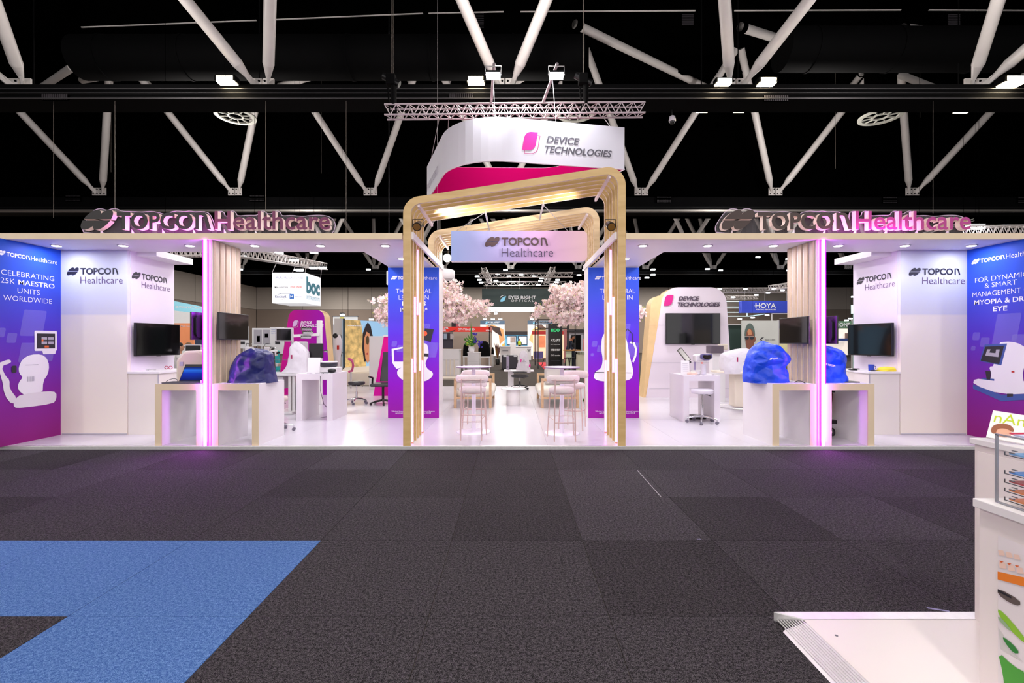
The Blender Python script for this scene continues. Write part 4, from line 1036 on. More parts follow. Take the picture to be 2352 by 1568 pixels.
dome = [(0, 1), (.1, .99), (.45, .93), (.68, .84), (.82, .72), (.92, .55), (1, .25)]
c1 = draped('dust_cover', 'navy nylon dust cover over a device on the desk by the left fin',
            [(881, 505, 612, 1.05), (873, 510, 608, 1), (858, 514, 605, .97), (843, 517, 604, .93), (830, 520, 603, .9), (820, 526, 602, .85), (812, 537, 601, .75), (806, 548, 592, .6), (802, 556, 576, .3)], 6.70, .50, navy, 3, .075)
c2 = draped('dust_cover', 'bright blue nylon dust cover on the desk left of the right fin',
            [(881, 1733, 1828, 1.0), (870, 1732, 1829, 1), (858, 1734, 1827, .95), (846, 1735, 1818, .92), (836, 1736, 1830, .92), (828, 1738, 1837, .9), (815, 1742, 1829, .88), (804, 1748, 1818, .8), (796, 1753, 1808, .65), (790, 1760, 1788, .4), (785, 1769, 1776, .12)], 6.72, .50, blue_ny, 11, .085)
c3 = draped('dust_cover', 'bright blue nylon dust cover right of the right LED fin',
            [(881, 1878, 1964, 1.0), (868, 1878, 1962, 1), (855, 1879, 1960, .95), (840, 1880, 1963, .95), (826, 1881, 1963, .93), (812, 1883, 1961, .9), (803, 1887, 1948, .8), (797, 1892, 1932, .6), (794, 1898, 1915, .25)], 6.74, .50, blue_ny, 24, .085)
MB().box(4.55, 4.98, 6.76, 7.3, .911, .925).obj('device_foot', black, c3)
mb = MB(); twin_mark(mb, (3.66, 6.715, 1.235), .045, .03, Vector((.97, 0, .2)), UZ, NY); text(None, 'TOPCON', (3.71, 6.715, 1.24), .07, .022, None, Vector((.97, 0, .2)), mb=mb, bold=.03); mb.obj('lettering', ink_w, c2)
mb = MB(); twin_mark(mb, (4.44, 6.735, 1.16), .05, .035, Vector((.97, 0, -.15)), UZ, NY); text(None, 'TOPCON', (4.50, 6.735, 1.155), .11, .028, None, Vector((.97, 0, -.15)), mb=mb, bold=.03); mb.obj('lettering', ink_w, c3)
# cable on desk 3
tag(MB().tube([(4.0+.2*u/10, 6.68+.015*sin(u), .922+.02*sin(u*.5)) for u in range(11)], .006, 6).obj('black_cable', black), 'black cable lying on the desk beside the left blue cover', 'cable')
# laptop on desk 1
t = thing('laptop', 'open laptop with a dark blue ocean screen on the leftmost portal desk', 'laptop', (-4.66, 6.75, .91))
MB().box(-4.90, -4.40, 6.60, 6.84, .912, .928).obj('base', mat('laptop_grey', (88, 84, 92), .35, .5), t, .004)
MB().box(-4.87, -4.43, 6.62, 6.76, .928, .930).obj('keyboard', black, t)
mb = MB(); mb.add([(-4.83, 6.85, .925), (-4.43, 6.84, .925), (-4.405, 6.93, 1.165), (-4.795, 6.94, 1.165), (-4.83, 6.86, .92), (-4.43, 6.85, .92), (-4.405, 6.94, 1.16), (-4.795, 6.95, 1.16)],
                  [(0, 1, 2, 3), (4, 7, 6, 5), (0, 4, 5, 1), (1, 5, 6, 2), (2, 6, 7, 3), (3, 7, 4, 0)]); mb.obj('lid', bezel, t)
scr = ramp_mat('ocean_screen', 2, [(0, (6, 12, 60)), (.45, (10, 40, 130)), (.65, (30, 90, 170)), (.8, (14, 30, 90)), (1, (30, 50, 110))], .02, .25, .2, emit=.6)
mb = MB(); mb.add([(-4.818, 6.848, .935), (-4.44, 6.838, .935), (-4.415, 6.927, 1.155), (-4.785, 6.937, 1.155)], [(0, 1, 2, 3)]); mb.obj('screen', scr, t)
tag(MB().tube([(-4.93+.10*(1-cos(a*.3)), 6.72+.05*sin(a*.4), .918+.05*sin(a*.31)) for a in range(11)], .004, 6).obj('laptop_cable', black), 'thin dark cable looping beside the laptop', 'cable')
tag(MB().box(-4.40, -4.34, 6.66, 6.74, .912, .955).obj('power_adapter', pu_white, None, .006), 'small white adapter lit pink beside the laptop', 'adapter')
# cream round-shouldered machine behind the laptop
t = thing('eye_scanner', 'cream eye scanner with arched housing behind the laptop', 'eye scanner', (-4.75, 7.3, .91))
P = round_poly([(-4.98, .915), (-4.98, 1.22), (-4.86, 1.36), (-4.62, 1.37), (-4.50, 1.24), (-4.48, .915)], [0, .05, .06, .06, .05, 0], 5)
MB().prism(P, 'y', 7.0, 7.3).obj('housing', mat('scanner_cream', (226, 214, 196), .45), t, .02)
P2 = [(-4.74+(x+4.74)*.86, .915+(z-.915)*.93) for x, z in P]
MB().prism(P2, 'y', 6.985, 7.002).obj('front_plate', mat('scanner_plate', (214, 198, 176), .5), t, .006)
MB().box(-4.91, -4.86, 6.975, 6.985, 1.14, 1.20).obj('latch', pg, t)

def caster_stool(loc, rot, label, m_seat, m_leg, zs=.60, r=.19, group=None, name='caster_stool', arms=None):
    t = thing(name, label, 'stool', loc, rot, group)
    MB().lathe([(.02, zs-.075), (r*.9, zs-.075), (r, zs-.055), (r, zs-.015), (r*.93, zs), (.02, zs+.003)], 0, 0, 28).obj('seat', m_seat, t, world=False)
    MB().cyl((0, 0, .10), (0, 0, zs*.55), .024, n=14).obj('column', m_leg, t, world=False)
    MB().cyl((0, 0, zs*.55), (0, 0, zs-.075), .014, n=12).obj('gas_lift', chrome, t, world=False)
    MB().box(-.05, .05, -.05, .05, zs-.09, zs-.075).obj('seat_plate', black, t, world=False)
    MB().tube([(.03, -.01, zs-.085), (.08, -.04, zs-.10), (.13, -.06, zs-.12)], .007, 6).obj('lever', black, t, world=False)
    for k in range(5):
        a = 2*pi*k/5+.3; e = Vector((cos(a)*.26, sin(a)*.26, .085))
        lg = MB().tube([(0, 0, .125), tuple(e*.5+Vector((0, 0, .07))), tuple(e)], [.022, .018, .013], 8).obj('leg', m_leg, t, world=False)
        c = Vector((e.x, e.y, .028)); n = Vector((-sin(a), cos(a), 0))
        for q in (-.014, .014): MB().cyl(c+n*(q-.009), c+n*(q+.009), .027, n=12).obj('caster', black if m_leg is not chrome else mat('caster_grey', (110, 104, 120), .4), lg, world=False)
        MB().cyl(c, e, .008, n=6).obj('caster_stem', chrome, lg, world=False)
    return t
caster_stool((3.39, 8.42, PZ), .2, 'white round stool on chrome casters at the right middle desk', pu_white, chrome, .60)
caster_stool((-3.62, 11.0, PZ), .7, 'dark round stool on casters right of the left purple wall', darkseat, chrome, .52, .19)
caster_stool((-4.62, 7.52, PZ), .4, 'dark round stool half hidden under the leftmost desk', darkseat, chrome, .56, .17)
caster_stool((-3.80, 7.62, PZ), 1.2, 'beige round stool half hidden under the desk with the navy cover', mat('beige_vinyl', (206, 190, 180), .45), chrome, .56, .17)
t = caster_stool((.24, 14.4, PZ), .5, 'dark grey double-deck stool behind the round side table', darkseat, black, .44, .27)
MB().lathe([(.02, .50), (.22, .50), (.23, .53), (.02, .54)], 0, 0, 24).obj('back_pad', darkseat, t, world=False)
# office chair beside banner
t = thing('office_chair', 'black office chair left of the left banner column', 'chair', (-2.98, 10.9, PZ))
MB().box(-3.22, -2.74, 10.68, 11.15, .47, .54).obj('seat', darkseat, t, .03, seg=3)
mb = MB(); rings = [[(-2.92+a, 11.14+.05*u/6, .58+.105*u+0*b) if False else (-2.92+a*(1-.04*u), 11.16+b+.02*u, .56+.115*u) for a, b in rrect(-.2, .2, -.03, .03, .025, 3)] for u in range(7)]
mb.loft(rings).obj('backrest', darkseat, t)
for x in (-3.24, -2.72): MB().tube([(x, 10.95, .50), (x, 10.98, .66), (x-.0, 10.72, .70)], .022, 6).obj('armrest', black, t)
MB().cyl((-2.98, 10.92, .12), (-2.98, 10.92, .47), .03).obj('column', black, t)
for k in range(5):
    a = 2*pi*k/5; e = Vector((-2.98+.29*cos(a), 10.92+.29*sin(a), .10))
    lg = MB().tube([(-2.98, 10.92, .15), e], [.025, .015], 8).obj('leg', black, t); MB().cyl(e+Vector((-.02, 0, -.022)), e+Vector((.02, 0, -.022)), .028, n=12).obj('caster', black, lg)

# left middle desk and its devices
dk = mat('desk_white', (234, 226, 234), .42, noise=.01, nscale=4)
portal('portal_desk', 'white portal desk in the left middle of the stand', -3.95, -3.28, 8.64, 9.4, .91, .11, dk)
portal('portal_desk', 'white portal desk in the right middle of the stand, stool in front', 3.09, 3.745, 8.5, 9.25, .89, .10, dk)
t = thing('sign_holder', 'white leaning sign card on the left middle desk', 'sign card', (-3.67, 8.75, .91))
MB().add([(-3.77, 8.72, .91), (-3.555, 8.72, .91), (-3.57, 8.80, 1.20), (-3.80, 8.80, 1.20), (-3.77, 8.73, .91), (-3.555, 8.73, .91), (-3.57, 8.81, 1.20), (-3.80, 8.81, 1.20)],
         [(0, 1, 2, 3), (4, 7, 6, 5), (0, 4, 5, 1), (1, 5, 6, 2), (2, 6, 7, 3), (3, 7, 4, 0)]).obj('card', white, t)
t = thing('round_device', 'dark round drum device on a white base on the left middle desk', 'device', (-3.48, 9.1, .91))
MB().box(-3.66, -3.32, 8.95, 9.25, .911, 1.01).obj('base', white, t, .015)
MB().lathe([(.13, 1.01), (.16, 1.03), (.165, 1.10), (.15, 1.115)], -3.53, 9.1, 28).obj('drum', mat('drum_dark', (52, 52, 62), .3), t)
MB().lathe([(.166, 1.10), (.17, 1.11), (.166, 1.12), (.02, 1.122)], -3.53, 9.1, 28).obj('rim', white, t)
t = thing('headset', 'black head-worn device with cables on the left middle desk', 'headset', (-3.35, 8.8, .91))
MB().sph((-3.37, 8.84, .955), (.08, .06, .042), 14, 8).obj('body', black, t); MB().box(-3.53, -3.40, 8.74, 8.79, .911, .93).obj('plug', black, t, .006)
MB().tube([(-3.74+.12*cos(a*.5)*(1 if a < 8 else .4)+a*.012, 8.72+.02*sin(a), .918) for a in range(20)], .004, 6).obj('cable', black, t)
t = thing('power_cable', 'dark cable hanging from the left middle desk down to a plug', 'cable', (-3.45, 8.62, .5))
MB().tube([(-3.46, 8.72, .93), (-3.50, 8.625, .86), (-3.49, 8.61, .6), (-3.45, 8.66, .35), (-3.37, 8.8, .2), (-3.42, 8.85, .1), (-3.62, 8.9, .06)], .005, 6).obj('cord', black, t)
MB().box(-3.47, -3.39, 8.86, 8.92, .051, .09).obj('plug', black, t, .006)

# slit lamp table left: metal-legged table, covered device, arm with monitor
t = thing('instrument_table', 'grey instrument table on steel columns left of the middle desk', 'table', (-4.6, 9.6, PZ))
MB().box(-5.05, -4.20, 9.45, 10.1, .80, .85).obj('tabletop', greymach, t, .01)
for x in (-4.50, -4.42): MB().box(x, x+.06, 9.50, 9.60, PZ+.05, .80).obj('leg', alu, t)
MB().box(-4.97, -4.60, 9.50, 10.0, .55, .79).obj('drawer_box', mat('drawer_grey', (178, 172, 180), .5), t)
MB().box(-4.72, -4.35, 9.35, 10.2, PZ, PZ+.05).obj('foot', alu, t, .01); MB().box(-4.3, -4.24, 9.5, 9.95, .10, .65).obj('side_bin', mat('bin_grey', (120, 116, 124), .5), t)
c = draped('dust_cover', 'white cloth cover with printed line over a device on the grey table',
           [(857, 638, 704, 1.0), (848, 650, 702, .9), (832, 654, 701, .8), (815, 655, 702, .7), (805, 656, 699, .6), (796, 658, 688, .45), (789, 664, 679, .3), (785, 669, 673, .1)], 9.62, .36, cloth, 5, .06, .012)
text(c, 'ENGINEERING POSSIBILITY', (-4.82, 9.575, 1.12), .28, .018, ink_g, bold=.02)
MB().box(-4.47, -4.445, 9.54, 9.56, 1.15, 1.23).obj('printed_mark', mat('mark_plum', (150, 20, 80), .5), c)
t = thing('examination_unit', 'white examination unit with a black screen on an arm before the purple wall', 'eye instrument', (-4.7, 10.6, .86))
MB().box(-4.47, -4.37, 10.8, 10.9, PZ, 1.98).obj('column', white, t, .01)
m_ = MB().box(-5.17, -4.78, 10.3, 10.36, 1.50, 1.80).obj('monitor', greymach, t, .02); MB().box(-5.13, -4.82, 10.292, 10.30, 1.53, 1.77).obj('screen', screen, m_)
MB().beam((-4.80, 10.34, 1.62), (-4.42, 10.8, 1.66), .06).obj('arm', white, t); MB().box(-4.86, -4.56, 10.35, 10.6, 1.28, 1.50).obj('head', greymach, t, .03)
for dx, dz in ((-.02, .60), (.03, .70), (.0, .78)): MB().cyl((-4.66+dx, 10.45, 1.0+dz), (-4.50+dx, 10.6, 1.0+dz), .035, n=12).obj('lens_tube', chrome, t)
MB().cyl((-4.72, 10.33, 1.40), (-4.72, 10.25, 1.40), .03, n=12).obj('eyepiece', black, t); MB().cyl((-4.63, 10.33, 1.34), (-4.63, 10.25, 1.34), .03, n=12).obj('eyepiece', black, t)
MB().box(-4.75, -4.62, 10.45, 10.6, .86, 1.3).obj('stand', white, t, .01)
t = thing('black_display', 'small black display beside the white draped device', 'monitor', (-4.1, 9.9, .91))
MB().box(-4.24, -3.95, 9.86, 9.90, 1.15, 1.46).obj('screen', black, t, .006); MB().cyl((-4.1, 9.92, .86), (-4.1, 9.92, 1.3), .02).obj('stem', chrome, t); MB().cyl((-3.93, 9.9, 1.3), (-3.86, 9.88, 1.3), .025).obj('joint', chrome, t)
MB().box(-4.22, -3.98, 9.8, 10.05, .85, .87).obj('foot', black, t)
tag(MB().prism([(9.5, .86), (10.0, .86), (9.95, 1.28), (9.6, 1.28)], 'x', -5.06, -5.0).obj('chair_back', black), 'black upright chair back left of the draped device', 'chair back')
# purple rounded wall with wood side
def rounded_wall(name, lab, xb0, xb1, xt0, xt1, Y0, dep, zt, rad, m, mside, bx=0):
    t = thing(name, lab, 'display wall', ((xb0+xb1)/2, Y0, PZ))
    o = round_poly([(xb0, PZ), (xb1, PZ), (xt1, zt), (xt0, zt)], [0, 0, rad, rad], 9)
    MB().prism(o, 'y', Y0, Y0+.02).obj('front_panel', m, t)
    MB().prism([(x, z-.004 if z > PZ else z) for x, z in o], 'y', Y0+.02, Y0+dep).obj('wood_sides', mside, t)
    return t
pur = ramp_mat('purple_print', 0, [(0, (206, 0, 130)), (.5, (170, 0, 150)), (1, (150, 0, 172))], -.75, .75, .5)
side_m = mat('wall_wood', (226, 192, 140), .5, noise=.05, nscale=6)
pwl = rounded_wall('rounded_display_wall', 'magenta-purple rounded wall with pale wood side, left half of the stand', -6.40, -4.92, -6.05, -5.13, 12.85, .42, 2.36, .22, pur, side_m)
device_logo(pwl, W(672, 752, 12.85), 72*12.85/F, ink_w, mat('leaf_pale', (214, 180, 224), .5), ink_w, off=.006)
pinkw = ramp_mat('pink_print', 2, [(0, (200, 0, 150)), (1, (226, 0, 140))], 0, 1.6, .5)
t = thing('pink_counter_wall', 'hot pink slanted counter wall behind the office chair', 'display wall', (-3.4, 12.6, PZ))
MB().prism([(-3.70, PZ), (-2.35, PZ), (-2.45, 1.63), (-3.42, 1.63)], 'y', 12.6, 12.75).obj('panel', pinkw, t)
MB().box(-3.44, -2.4, 12.58, 12.95, 1.63, 1.67).obj('top', white, t); MB().box(-3.30, -2.9, 12.62, 12.66, 1.67, 1.95).obj('screen', black, t)
t = thing('low_partition', 'pale grey low panel between the photo wall and the pink counter', 'panel', (-4.05, 14.2, PZ))
MB().box(-4.28, -3.82, 14.15, 14.25, PZ, 1.66).obj('panel', mat('grey_pale', (206, 206, 206), .5), t, .01)
# small printers/equipment around: round-topped handle seat in pink
t = thing('pink_bracket', 'pink curved headrest at the edge of the purple wall', 'headrest', (-5.0, 14.6, .5))
MB().tube([(-5.05, 14.6, .56), (-4.95, 14.6, .60), (-4.91, 14.6, .75), (-4.94, 14.6, .92), (-5.06, 14.6, .97)], .04, 8).obj('band', mat('pink_vinyl', (206, 84, 140), .4), t)
MB().cyl((-4.98, 14.6, PZ), (-4.98, 14.6, .58), .03).obj('stem', greymach, t)

# right display wall with television
wtv = mat('wall_tv_white', (226, 214, 224), .45, noise=.01, nscale=2)
rw_ = rounded_wall('rounded_display_wall', 'white rounded wall with television and pale wood side, right half of the stand', 3.46, 5.70, 3.93, 5.52, 12.2, .45, 2.90, .42, wtv, side_m)
MB().prism(round_poly([(3.40, PZ), (3.62, PZ), (3.95, 2.70), (3.62, 2.70)], [0, 0, .0, .3], 8), 'y', 12.23, 12.68).obj('wood_flank', side_m, rw_)
for z in (.95, 1.92, .28): MB().box(3.55, 5.62-.02*z, 12.195, 12.2, z, z+.006).obj('panel_joint', pg, rw_)
device_logo(rw_, W(1524, 707, 12.2), 130*12.2/F, mat('ink_tv_grey', (80, 66, 84), .5), mat('leaf_pink', (204, 14, 128), .5), ink_w, off=.01, depth=.02)
t = thing('large_television', 'large black television on the white rounded wall', 'television', (4.68, 12.1, 1.8))
a, b = W(1530, 790, 12.1), W(1655, 719, 12.1)
MB().box(a.x, b.x, 12.11, 12.18, a.z, b.z).obj('body', bezel, t, .006); MB().box(a.x+.015, b.x-.015, 12.105, 12.11, a.z+.02, b.z-.015).obj('screen', screen, t)
MB().box((a.x+b.x)/2-.04, (a.x+b.x)/2+.04, 12.104, 12.14, a.z-.015, a.z).obj('sensor', black, t)
# devices on the right middle desk
t = thing('sign_card', 'curved white leaflet holder on the right middle desk', 'sign card', (3.22, 8.8, .89))
MB().add([(3.13, 8.75, .892), (3.29, 8.75, .892), (3.31, 8.82, 1.14), (3.16, 8.83, 1.15), (3.13, 8.76, .892), (3.29, 8.76, .892), (3.31, 8.83, 1.14), (3.16, 8.84, 1.15)],
         [(0, 1, 2, 3), (4, 7, 6, 5), (0, 4, 5, 1), (1, 5, 6, 2), (2, 6, 7, 3), (3, 7, 4, 0)]).obj('card', white, t)
mb = MB()
for i in range(5): mb.box(3.17, 3.27, 8.745+.012*i, 8.748+.012*i, .95+.035*i, .956+.035*i)
mb.obj('printed_lines', pg, t)
tag(cloth_cover('tissue', 'crumpled white and orange tissue on the right middle desk', 'tissue', 3.33, 8.72, .891, .09, .07, .055, mat('tissue', (246, 214, 200), .8), 8, dome, (0, 0), .2, 24, 8), 'crumpled white and orange tissue on the right middle desk', 'tissue')
t = thing('visual_field_viewer', 'white desk viewer with dark mask-shaped eyepiece on the right middle desk', 'eye instrument', (3.62, 8.85, .89))
mb = MB(); MB().cyl((3.50, 8.9, .892), (3.50, 8.9, .96), .125, .12, n=28).obj('round_base', white, t)
MB().cyl((3.535, 8.72, .895), (3.535, 8.72, 1.08), .048, .045, n=22).obj('bottle_column', pu_white, t)
MB().cyl((3.46, 8.95, .95), (3.46, 8.95, 1.12), .018, n=10).obj('stem', mat('lilac_metal', (180, 164, 206), .3, .4), t)
P = round_poly([(3.47, 1.20), (3.53, 1.155), (3.62, 1.155), (3.68, 1.20), (3.675, 1.275), (3.58, 1.265), (3.475, 1.275)], [.03, .03, .03, .03, .03, .02, .03], 4)
MB().prism(P, 'y', 8.66, 8.74).obj('eyepiece_mask', mat('mask_violet', (92, 84, 130), .4), t, .012)
P2 = [(3.575+(x-3.575)*.74, 1.213+(z-1.213)*.66) for x, z in P]; MB().prism(P2, 'y', 8.652, 8.662).obj('lens', screen, t)
MB().box(3.40, 3.64, 8.74, 8.92, 1.12, 1.26).obj('body', white, t, .03)
MB().cyl((3.50, 8.7, 1.09), (3.50, 8.7, 1.12), .02, n=10).obj('knob', mat('salmon', (236, 150, 140), .5), t)
t = thing('tilted_tablet', 'tilted dark tablet on a stand on the right middle desk', 'tablet', (3.3, 8.95, .89))
MB().beam((3.18, 9.0, 1.36), (3.33, 8.9, 1.13), .10, .02, up=(0, 1, .2)).obj('tablet', mat('tablet_dark', (70, 64, 56), .4), t)
MB().beam((3.19, 8.99, 1.345), (3.325, 8.895, 1.14), .07, .024, up=(0, 1, .2)).obj('screen', mat('tablet_glass', (150, 146, 140), .15), t)
MB().box(3.25, 3.37, 8.88, 8.98, 1.10, 1.125).obj('clip', black, t); MB().cyl((3.36, 8.96, .892), (3.36, 8.96, 1.11), .015).obj('stem', greymach, t)
for x, l in ((3.32, .09), (3.45, .04), (3.62, .05)):
    tag(MB().cyl((x, 8.56, .897), (x+l, 8.57, .897), .005, n=6).obj('pen', black), 'dark pen on the right middle desk, %s' % ('near the leaflet holder' if x < 3.4 else 'left of the white column' if x < 3.6 else 'right of the white column'), 'pen')
t = thing('black_pedal_box', 'dark flat box on the floor behind the chrome casters', 'box', (3.42, 8.95, PZ))
MB().box(3.26, 3.62, 8.8, 9.05, .051, .11).obj('box', black, t, .01)
# covered scanner on white column table
t = thing('column_table', 'white instrument table on one column right of the stool desk', 'table', (4.85, 10.2, PZ))
MB().prism(round_poly([(4.28, 9.9), (5.3, 9.45), (5.55, 9.8), (5.45, 10.3), (4.32, 10.3)], [.05, .15, .2, .1, .05], 5), 'z', .84, .88).obj('tabletop', cream, t, .008)
MB().box(4.70, 5.05, 9.95, 10.25, .12, .84).obj('column', cream, t, .02)
MB().beam((4.5, 10.4, .10), (5.45, 9.75, .10), .14, .05).obj('foot', white, t)
for x, y in ((4.52, 10.38), (5.42, 9.77), (5.0, 9.95)): MB().cyl((x-.02, y, .085), (x+.02, y, .085), .034, n=12).obj('caster', chrome, t)
c = draped('dust_cover', 'white fabric cover with a dark printed line on the white column table',
           [(859, 1670, 1733, .9), (848, 1667, 1734, 1), (835, 1667, 1735, 1), (822, 1667, 1736, 1), (813, 1668, 1737, .95), (806, 1690, 1736, .8), (801, 1708, 1730, .4)], 9.70, .45, cloth, 31, .025, .008)
text(c, 'ENGINEERING POSSIBILITY', (4.74, 9.665, 1.07), .42, .022, ink_g, bold=.02, R=Vector((1, 0, .03)))
MB().box(4.615, 4.645, 9.70, 9.715, 1.08, 1.18).obj('printed_mark', mat('mark_plum', (150, 20, 80), .5), c)
t = thing('chin_rest_frame', 'chrome chin rest frame left of the covered scanner', 'chin rest', (4.45, 9.95, .88))
MB().tube([(4.58, 9.9, 1.25), (4.40, 9.9, 1.14), (4.44, 9.9, 1.0), (4.50, 9.9, .885)], .012, 8).obj('frame', chrome, t); MB().cyl((4.40, 9.9, 1.10), (4.58, 9.9, 1.12), .014).obj('bar', chrome, t)
t = thing('small_grey_box', 'grey and cream printer box behind the covered scanner', 'printer', (5.0, 11.2, 1.0))
MB().box(4.72, 5.02, 11.2, 11.5, 1.22, 1.40).obj('front', mat('printer_grey', (96, 84, 96), .5), t, .01); MB().box(5.0, 5.15, 11.25, 11.5, 1.30, 1.44).obj('lid', cream, t, .02); MB().box(4.8, 5.1, 11.3, 11.5, PZ, 1.22).obj('pedestal', white, t)

# suitcase and trolley under desk 4
t = thing('trolley_case', 'clear-wrapped orange and black case on a wheeled trolley under the right desk', 'case', (4.85, 7.2, PZ))
MB().prism([(4.62, .33), (4.88, .33), (4.92, .72), (4.62, .72)], 'y', 7.22, 7.45).obj('case', mat('case_brown', (120, 66, 48), .3, noise=.3, nscale=12), t, .02)
MB().box(4.6, 4.93, 7.2, 7.47, .72, .75).obj('lid', black, t, .01); MB().box(4.72, 4.80, 7.212, 7.22, .52, .58).obj('tag', ink_w, t)
MB().box(4.6, 5.0, 7.2, 7.5, .24, .30).obj('trolley_bed', black, t, .01)
for x in (4.66, 4.90): MB().cyl((x-.012, 7.24, .115), (x+.012, 7.24, .115), .065, n=18).obj('wheel', black, t); MB().cyl((x-.014, 7.24, .115), (x+.014, 7.24, .115), .03, n=14).obj('hub', cream, t); MB().beam((x, 7.24, .12), (x, 7.24, .25), .02).obj('fork', chrome, t)
# things on the storage counters
tag(MB().tube([(-5.85+.02*i, 7.55+.05*sin(i*1.3), 1.045+.012*abs(sin(i))) for i in range(10)], .008, 6).obj('cable_bundle', greymach), 'pale cable bundle on the left storage counter', 'cable')
t = thing('spectacles', 'red-rimmed spectacles with plastic bits on the left storage counter', 'spectacles', (-5.75, 7.9, 1.03))
for dx in (0, .07): MB().tube([(-5.78+dx+.03*cos(a*pi/5), 7.9+.01*dx, 1.065+.025*sin(a*pi/5)) for a in range(11)], .005, 6).obj('rim', mat('red_plastic', (190, 30, 70), .4), t)
MB().tube([(-5.81, 7.9, 1.065), (-5.86, 8.0, 1.04)], .004, 6).obj('temple', black, t)
t = thing('blue_mug', 'small royal blue box-shaped cup on the right storage counter', 'cup', (5.80, 7.55, 1.03))
MB().cyl((5.78, 7.6, 1.031), (5.78, 7.6, 1.13), .038, .042, n=18).obj('body', mat('mug_blue', (34, 64, 180), .4), t); MB().tube([(5.82, 7.6, 1.11), (5.85, 7.6, 1.10), (5.85, 7.6, 1.06), (5.82, 7.6, 1.05)], .006, 6).obj('handle', mat('mug_blue', (34, 64, 180)), t)
cloth_cover('yellow_cloth', 'crumpled yellow cloth on the right storage counter', 'cloth', 5.95, 7.5, 1.031, .13, .09, .07, mat('yellow', (240, 220, 70), .8), 12, dome, (0, 0), .25, 28, 8)
t = thing('black_gloves', 'small black tool pile on the right storage counter', 'tools', (5.56, 7.75, 1.03))
MB().box(5.45+.1, 5.62, 7.68, 7.80, 1.031, 1.05).obj('tool', black, t, .006); MB().box(5.56, 5.60, 7.60, 7.72, 1.05, 1.065).obj('tool', black, t, .006)
tag(MB().sph((5.72, 7.48, 1.04), (.05, .03, .012), 12, 6).obj('computer_mouse', black), 'black computer mouse beside the blue cup', 'mouse')

# ================================================================ CHERRY TREES
blm = mat('blossom', (250, 222, 222), .8, noise=.05, nscale=30); blm2 = mat('blossom_pale', (254, 240, 236), .8); bark = mat('bark', (66, 42, 34), .8, noise=.3, nscale=30); leafm = mat('young_leaf', (176, 190, 70), .6)
def cherry(seed, cx, cy, dirs, lab):
    rnd = random.Random(seed); t = thing('cherry_tree', lab, 'tree', (cx, cy, PZ))
    MB().tube([(cx, cy, PZ), (cx+.03, cy, .9), (cx-.02, cy+.05, 2.13)], [.07, .055, .045], 10).obj('trunk', bark, t)
    fa, fb, fl_ = MB(), MB(), MB()
    def flower(c, r, mb):
        ax = Vector((rnd.gauss(0, 1), rnd.gauss(0, 1)-.6, rnd.gauss(0, 1))).normalized(); u = ax.orthogonal().normalized(); v = ax.cross(u); a0 = rnd.uniform(0, 6)
        vs = [c]; 
        for k in range(5):
            for d, q in ((-.45, .75), (0, 1.05), (.45, .75)):
                a = a0+2*pi*k/5+d; vs.append(c+(u*cos(a)+v*sin(a))*r*q+ax*r*.35*(q))
        mb.add(vs, [(0, 1+3*k, 2+3*k, 3+3*k) for k in range(5)])
    base = Vector((cx-.02, cy+.05, 2.12))
    for d, L in dirs:
        d = Vector(d); d.z *= .8; L *= .93; p = base.copy(); pts = [p.copy()]
        for k in range(6):
            p = p+d.normalized()*L/6+Vector((rnd.gauss(0, .035), rnd.gauss(0, .035), rnd.gauss(0, .03)-.012*k)); pts.append(p.copy())
        MB().tube(pts, [.035-.0045*k for k in range(7)], 7).obj('branch', bark, t)
        for k in range(2, 7):
            for _ in range(11 if k > 2 else 5):
                c0 = pts[k]+Vector((rnd.gauss(0, .11), rnd.gauss(0, .12), rnd.gauss(0, .08)))
                tw = MB().tube([pts[k], (pts[k]+c0)/2+Vector((0, 0, .02)), c0], .006, 4)
                fa.v, fa.f = fa.v, fa.f
                for _ in range(12):
                    c = c0+Vector((rnd.gauss(0, .042), rnd.gauss(0, .042), rnd.gauss(0, .042)))
                    flower(c, rnd.uniform(.034, .052), fa if rnd.random() < .5 else fb)
                for _ in range(2):
                    c = c0+Vector((rnd.gauss(0, .05), rnd.gauss(0, .05)-.03, rnd.gauss(0, .05))); a = Vector((rnd.gauss(0, 1), rnd.gauss(0, 1), rnd.gauss(0, 1))).normalized(); b = a.orthogonal().normalized()
                    fl_.add([c-a*.03, c+b*.010, c+a*.03, c-b*.010], [(0, 1, 2, 3)])
    for nm, mb, m in (('blossoms', fa, blm), ('blossoms', fb, blm2), ('young_leaves', fl_, leafm)):
        o = mb.obj(nm, m, t); o['kind'] = 'stuff'
    g = MB().lathe([(.02, PZ), (.5, PZ), (.48, PZ+.05), (.3, PZ+.07), (.02, PZ+.08)], cx, cy, 24).obj('turf_base', mat('turf', (84, 120, 40), .9, noise=.3, nscale=60, bump=.6), t)
    return t
cherry(4, -2.25, 11.5, (((1, 0, .45), 1.5), ((1, -.1, .75), 1.25), ((.95, .1, .12), 1.1), ((.9, 0, .25), 1.7), ((1.2, .2, .55), 1.0), ((-1, .1, .35), .95), ((-1, -.1, .75), .9), ((-.8, .2, .05), .85), ((.3, .2, 1), 1.2), ((.7, 0, 1), 1.3), ((.2, 0, .3), .5)),
       'pink blossoming cherry tree behind the left banner column')
cherry(9, 2.22, 11.5, (((-1, 0, .5), 1.45), ((-1, -.1, .8), 1.3), ((-.95, .1, .15), 1.15), ((-.9, 0, .3), 1.5), ((-1.2, .2, .6), 1.0), ((1, .1, .35), .95), ((1, -.1, .7), .85), ((.8, .2, .05), .8), ((-.3, .2, 1), 1.25), ((-.75, 0, 1), 1.35), ((-.2, 0, .3), .5)),
       'pink blossoming cherry tree behind the right banner column')
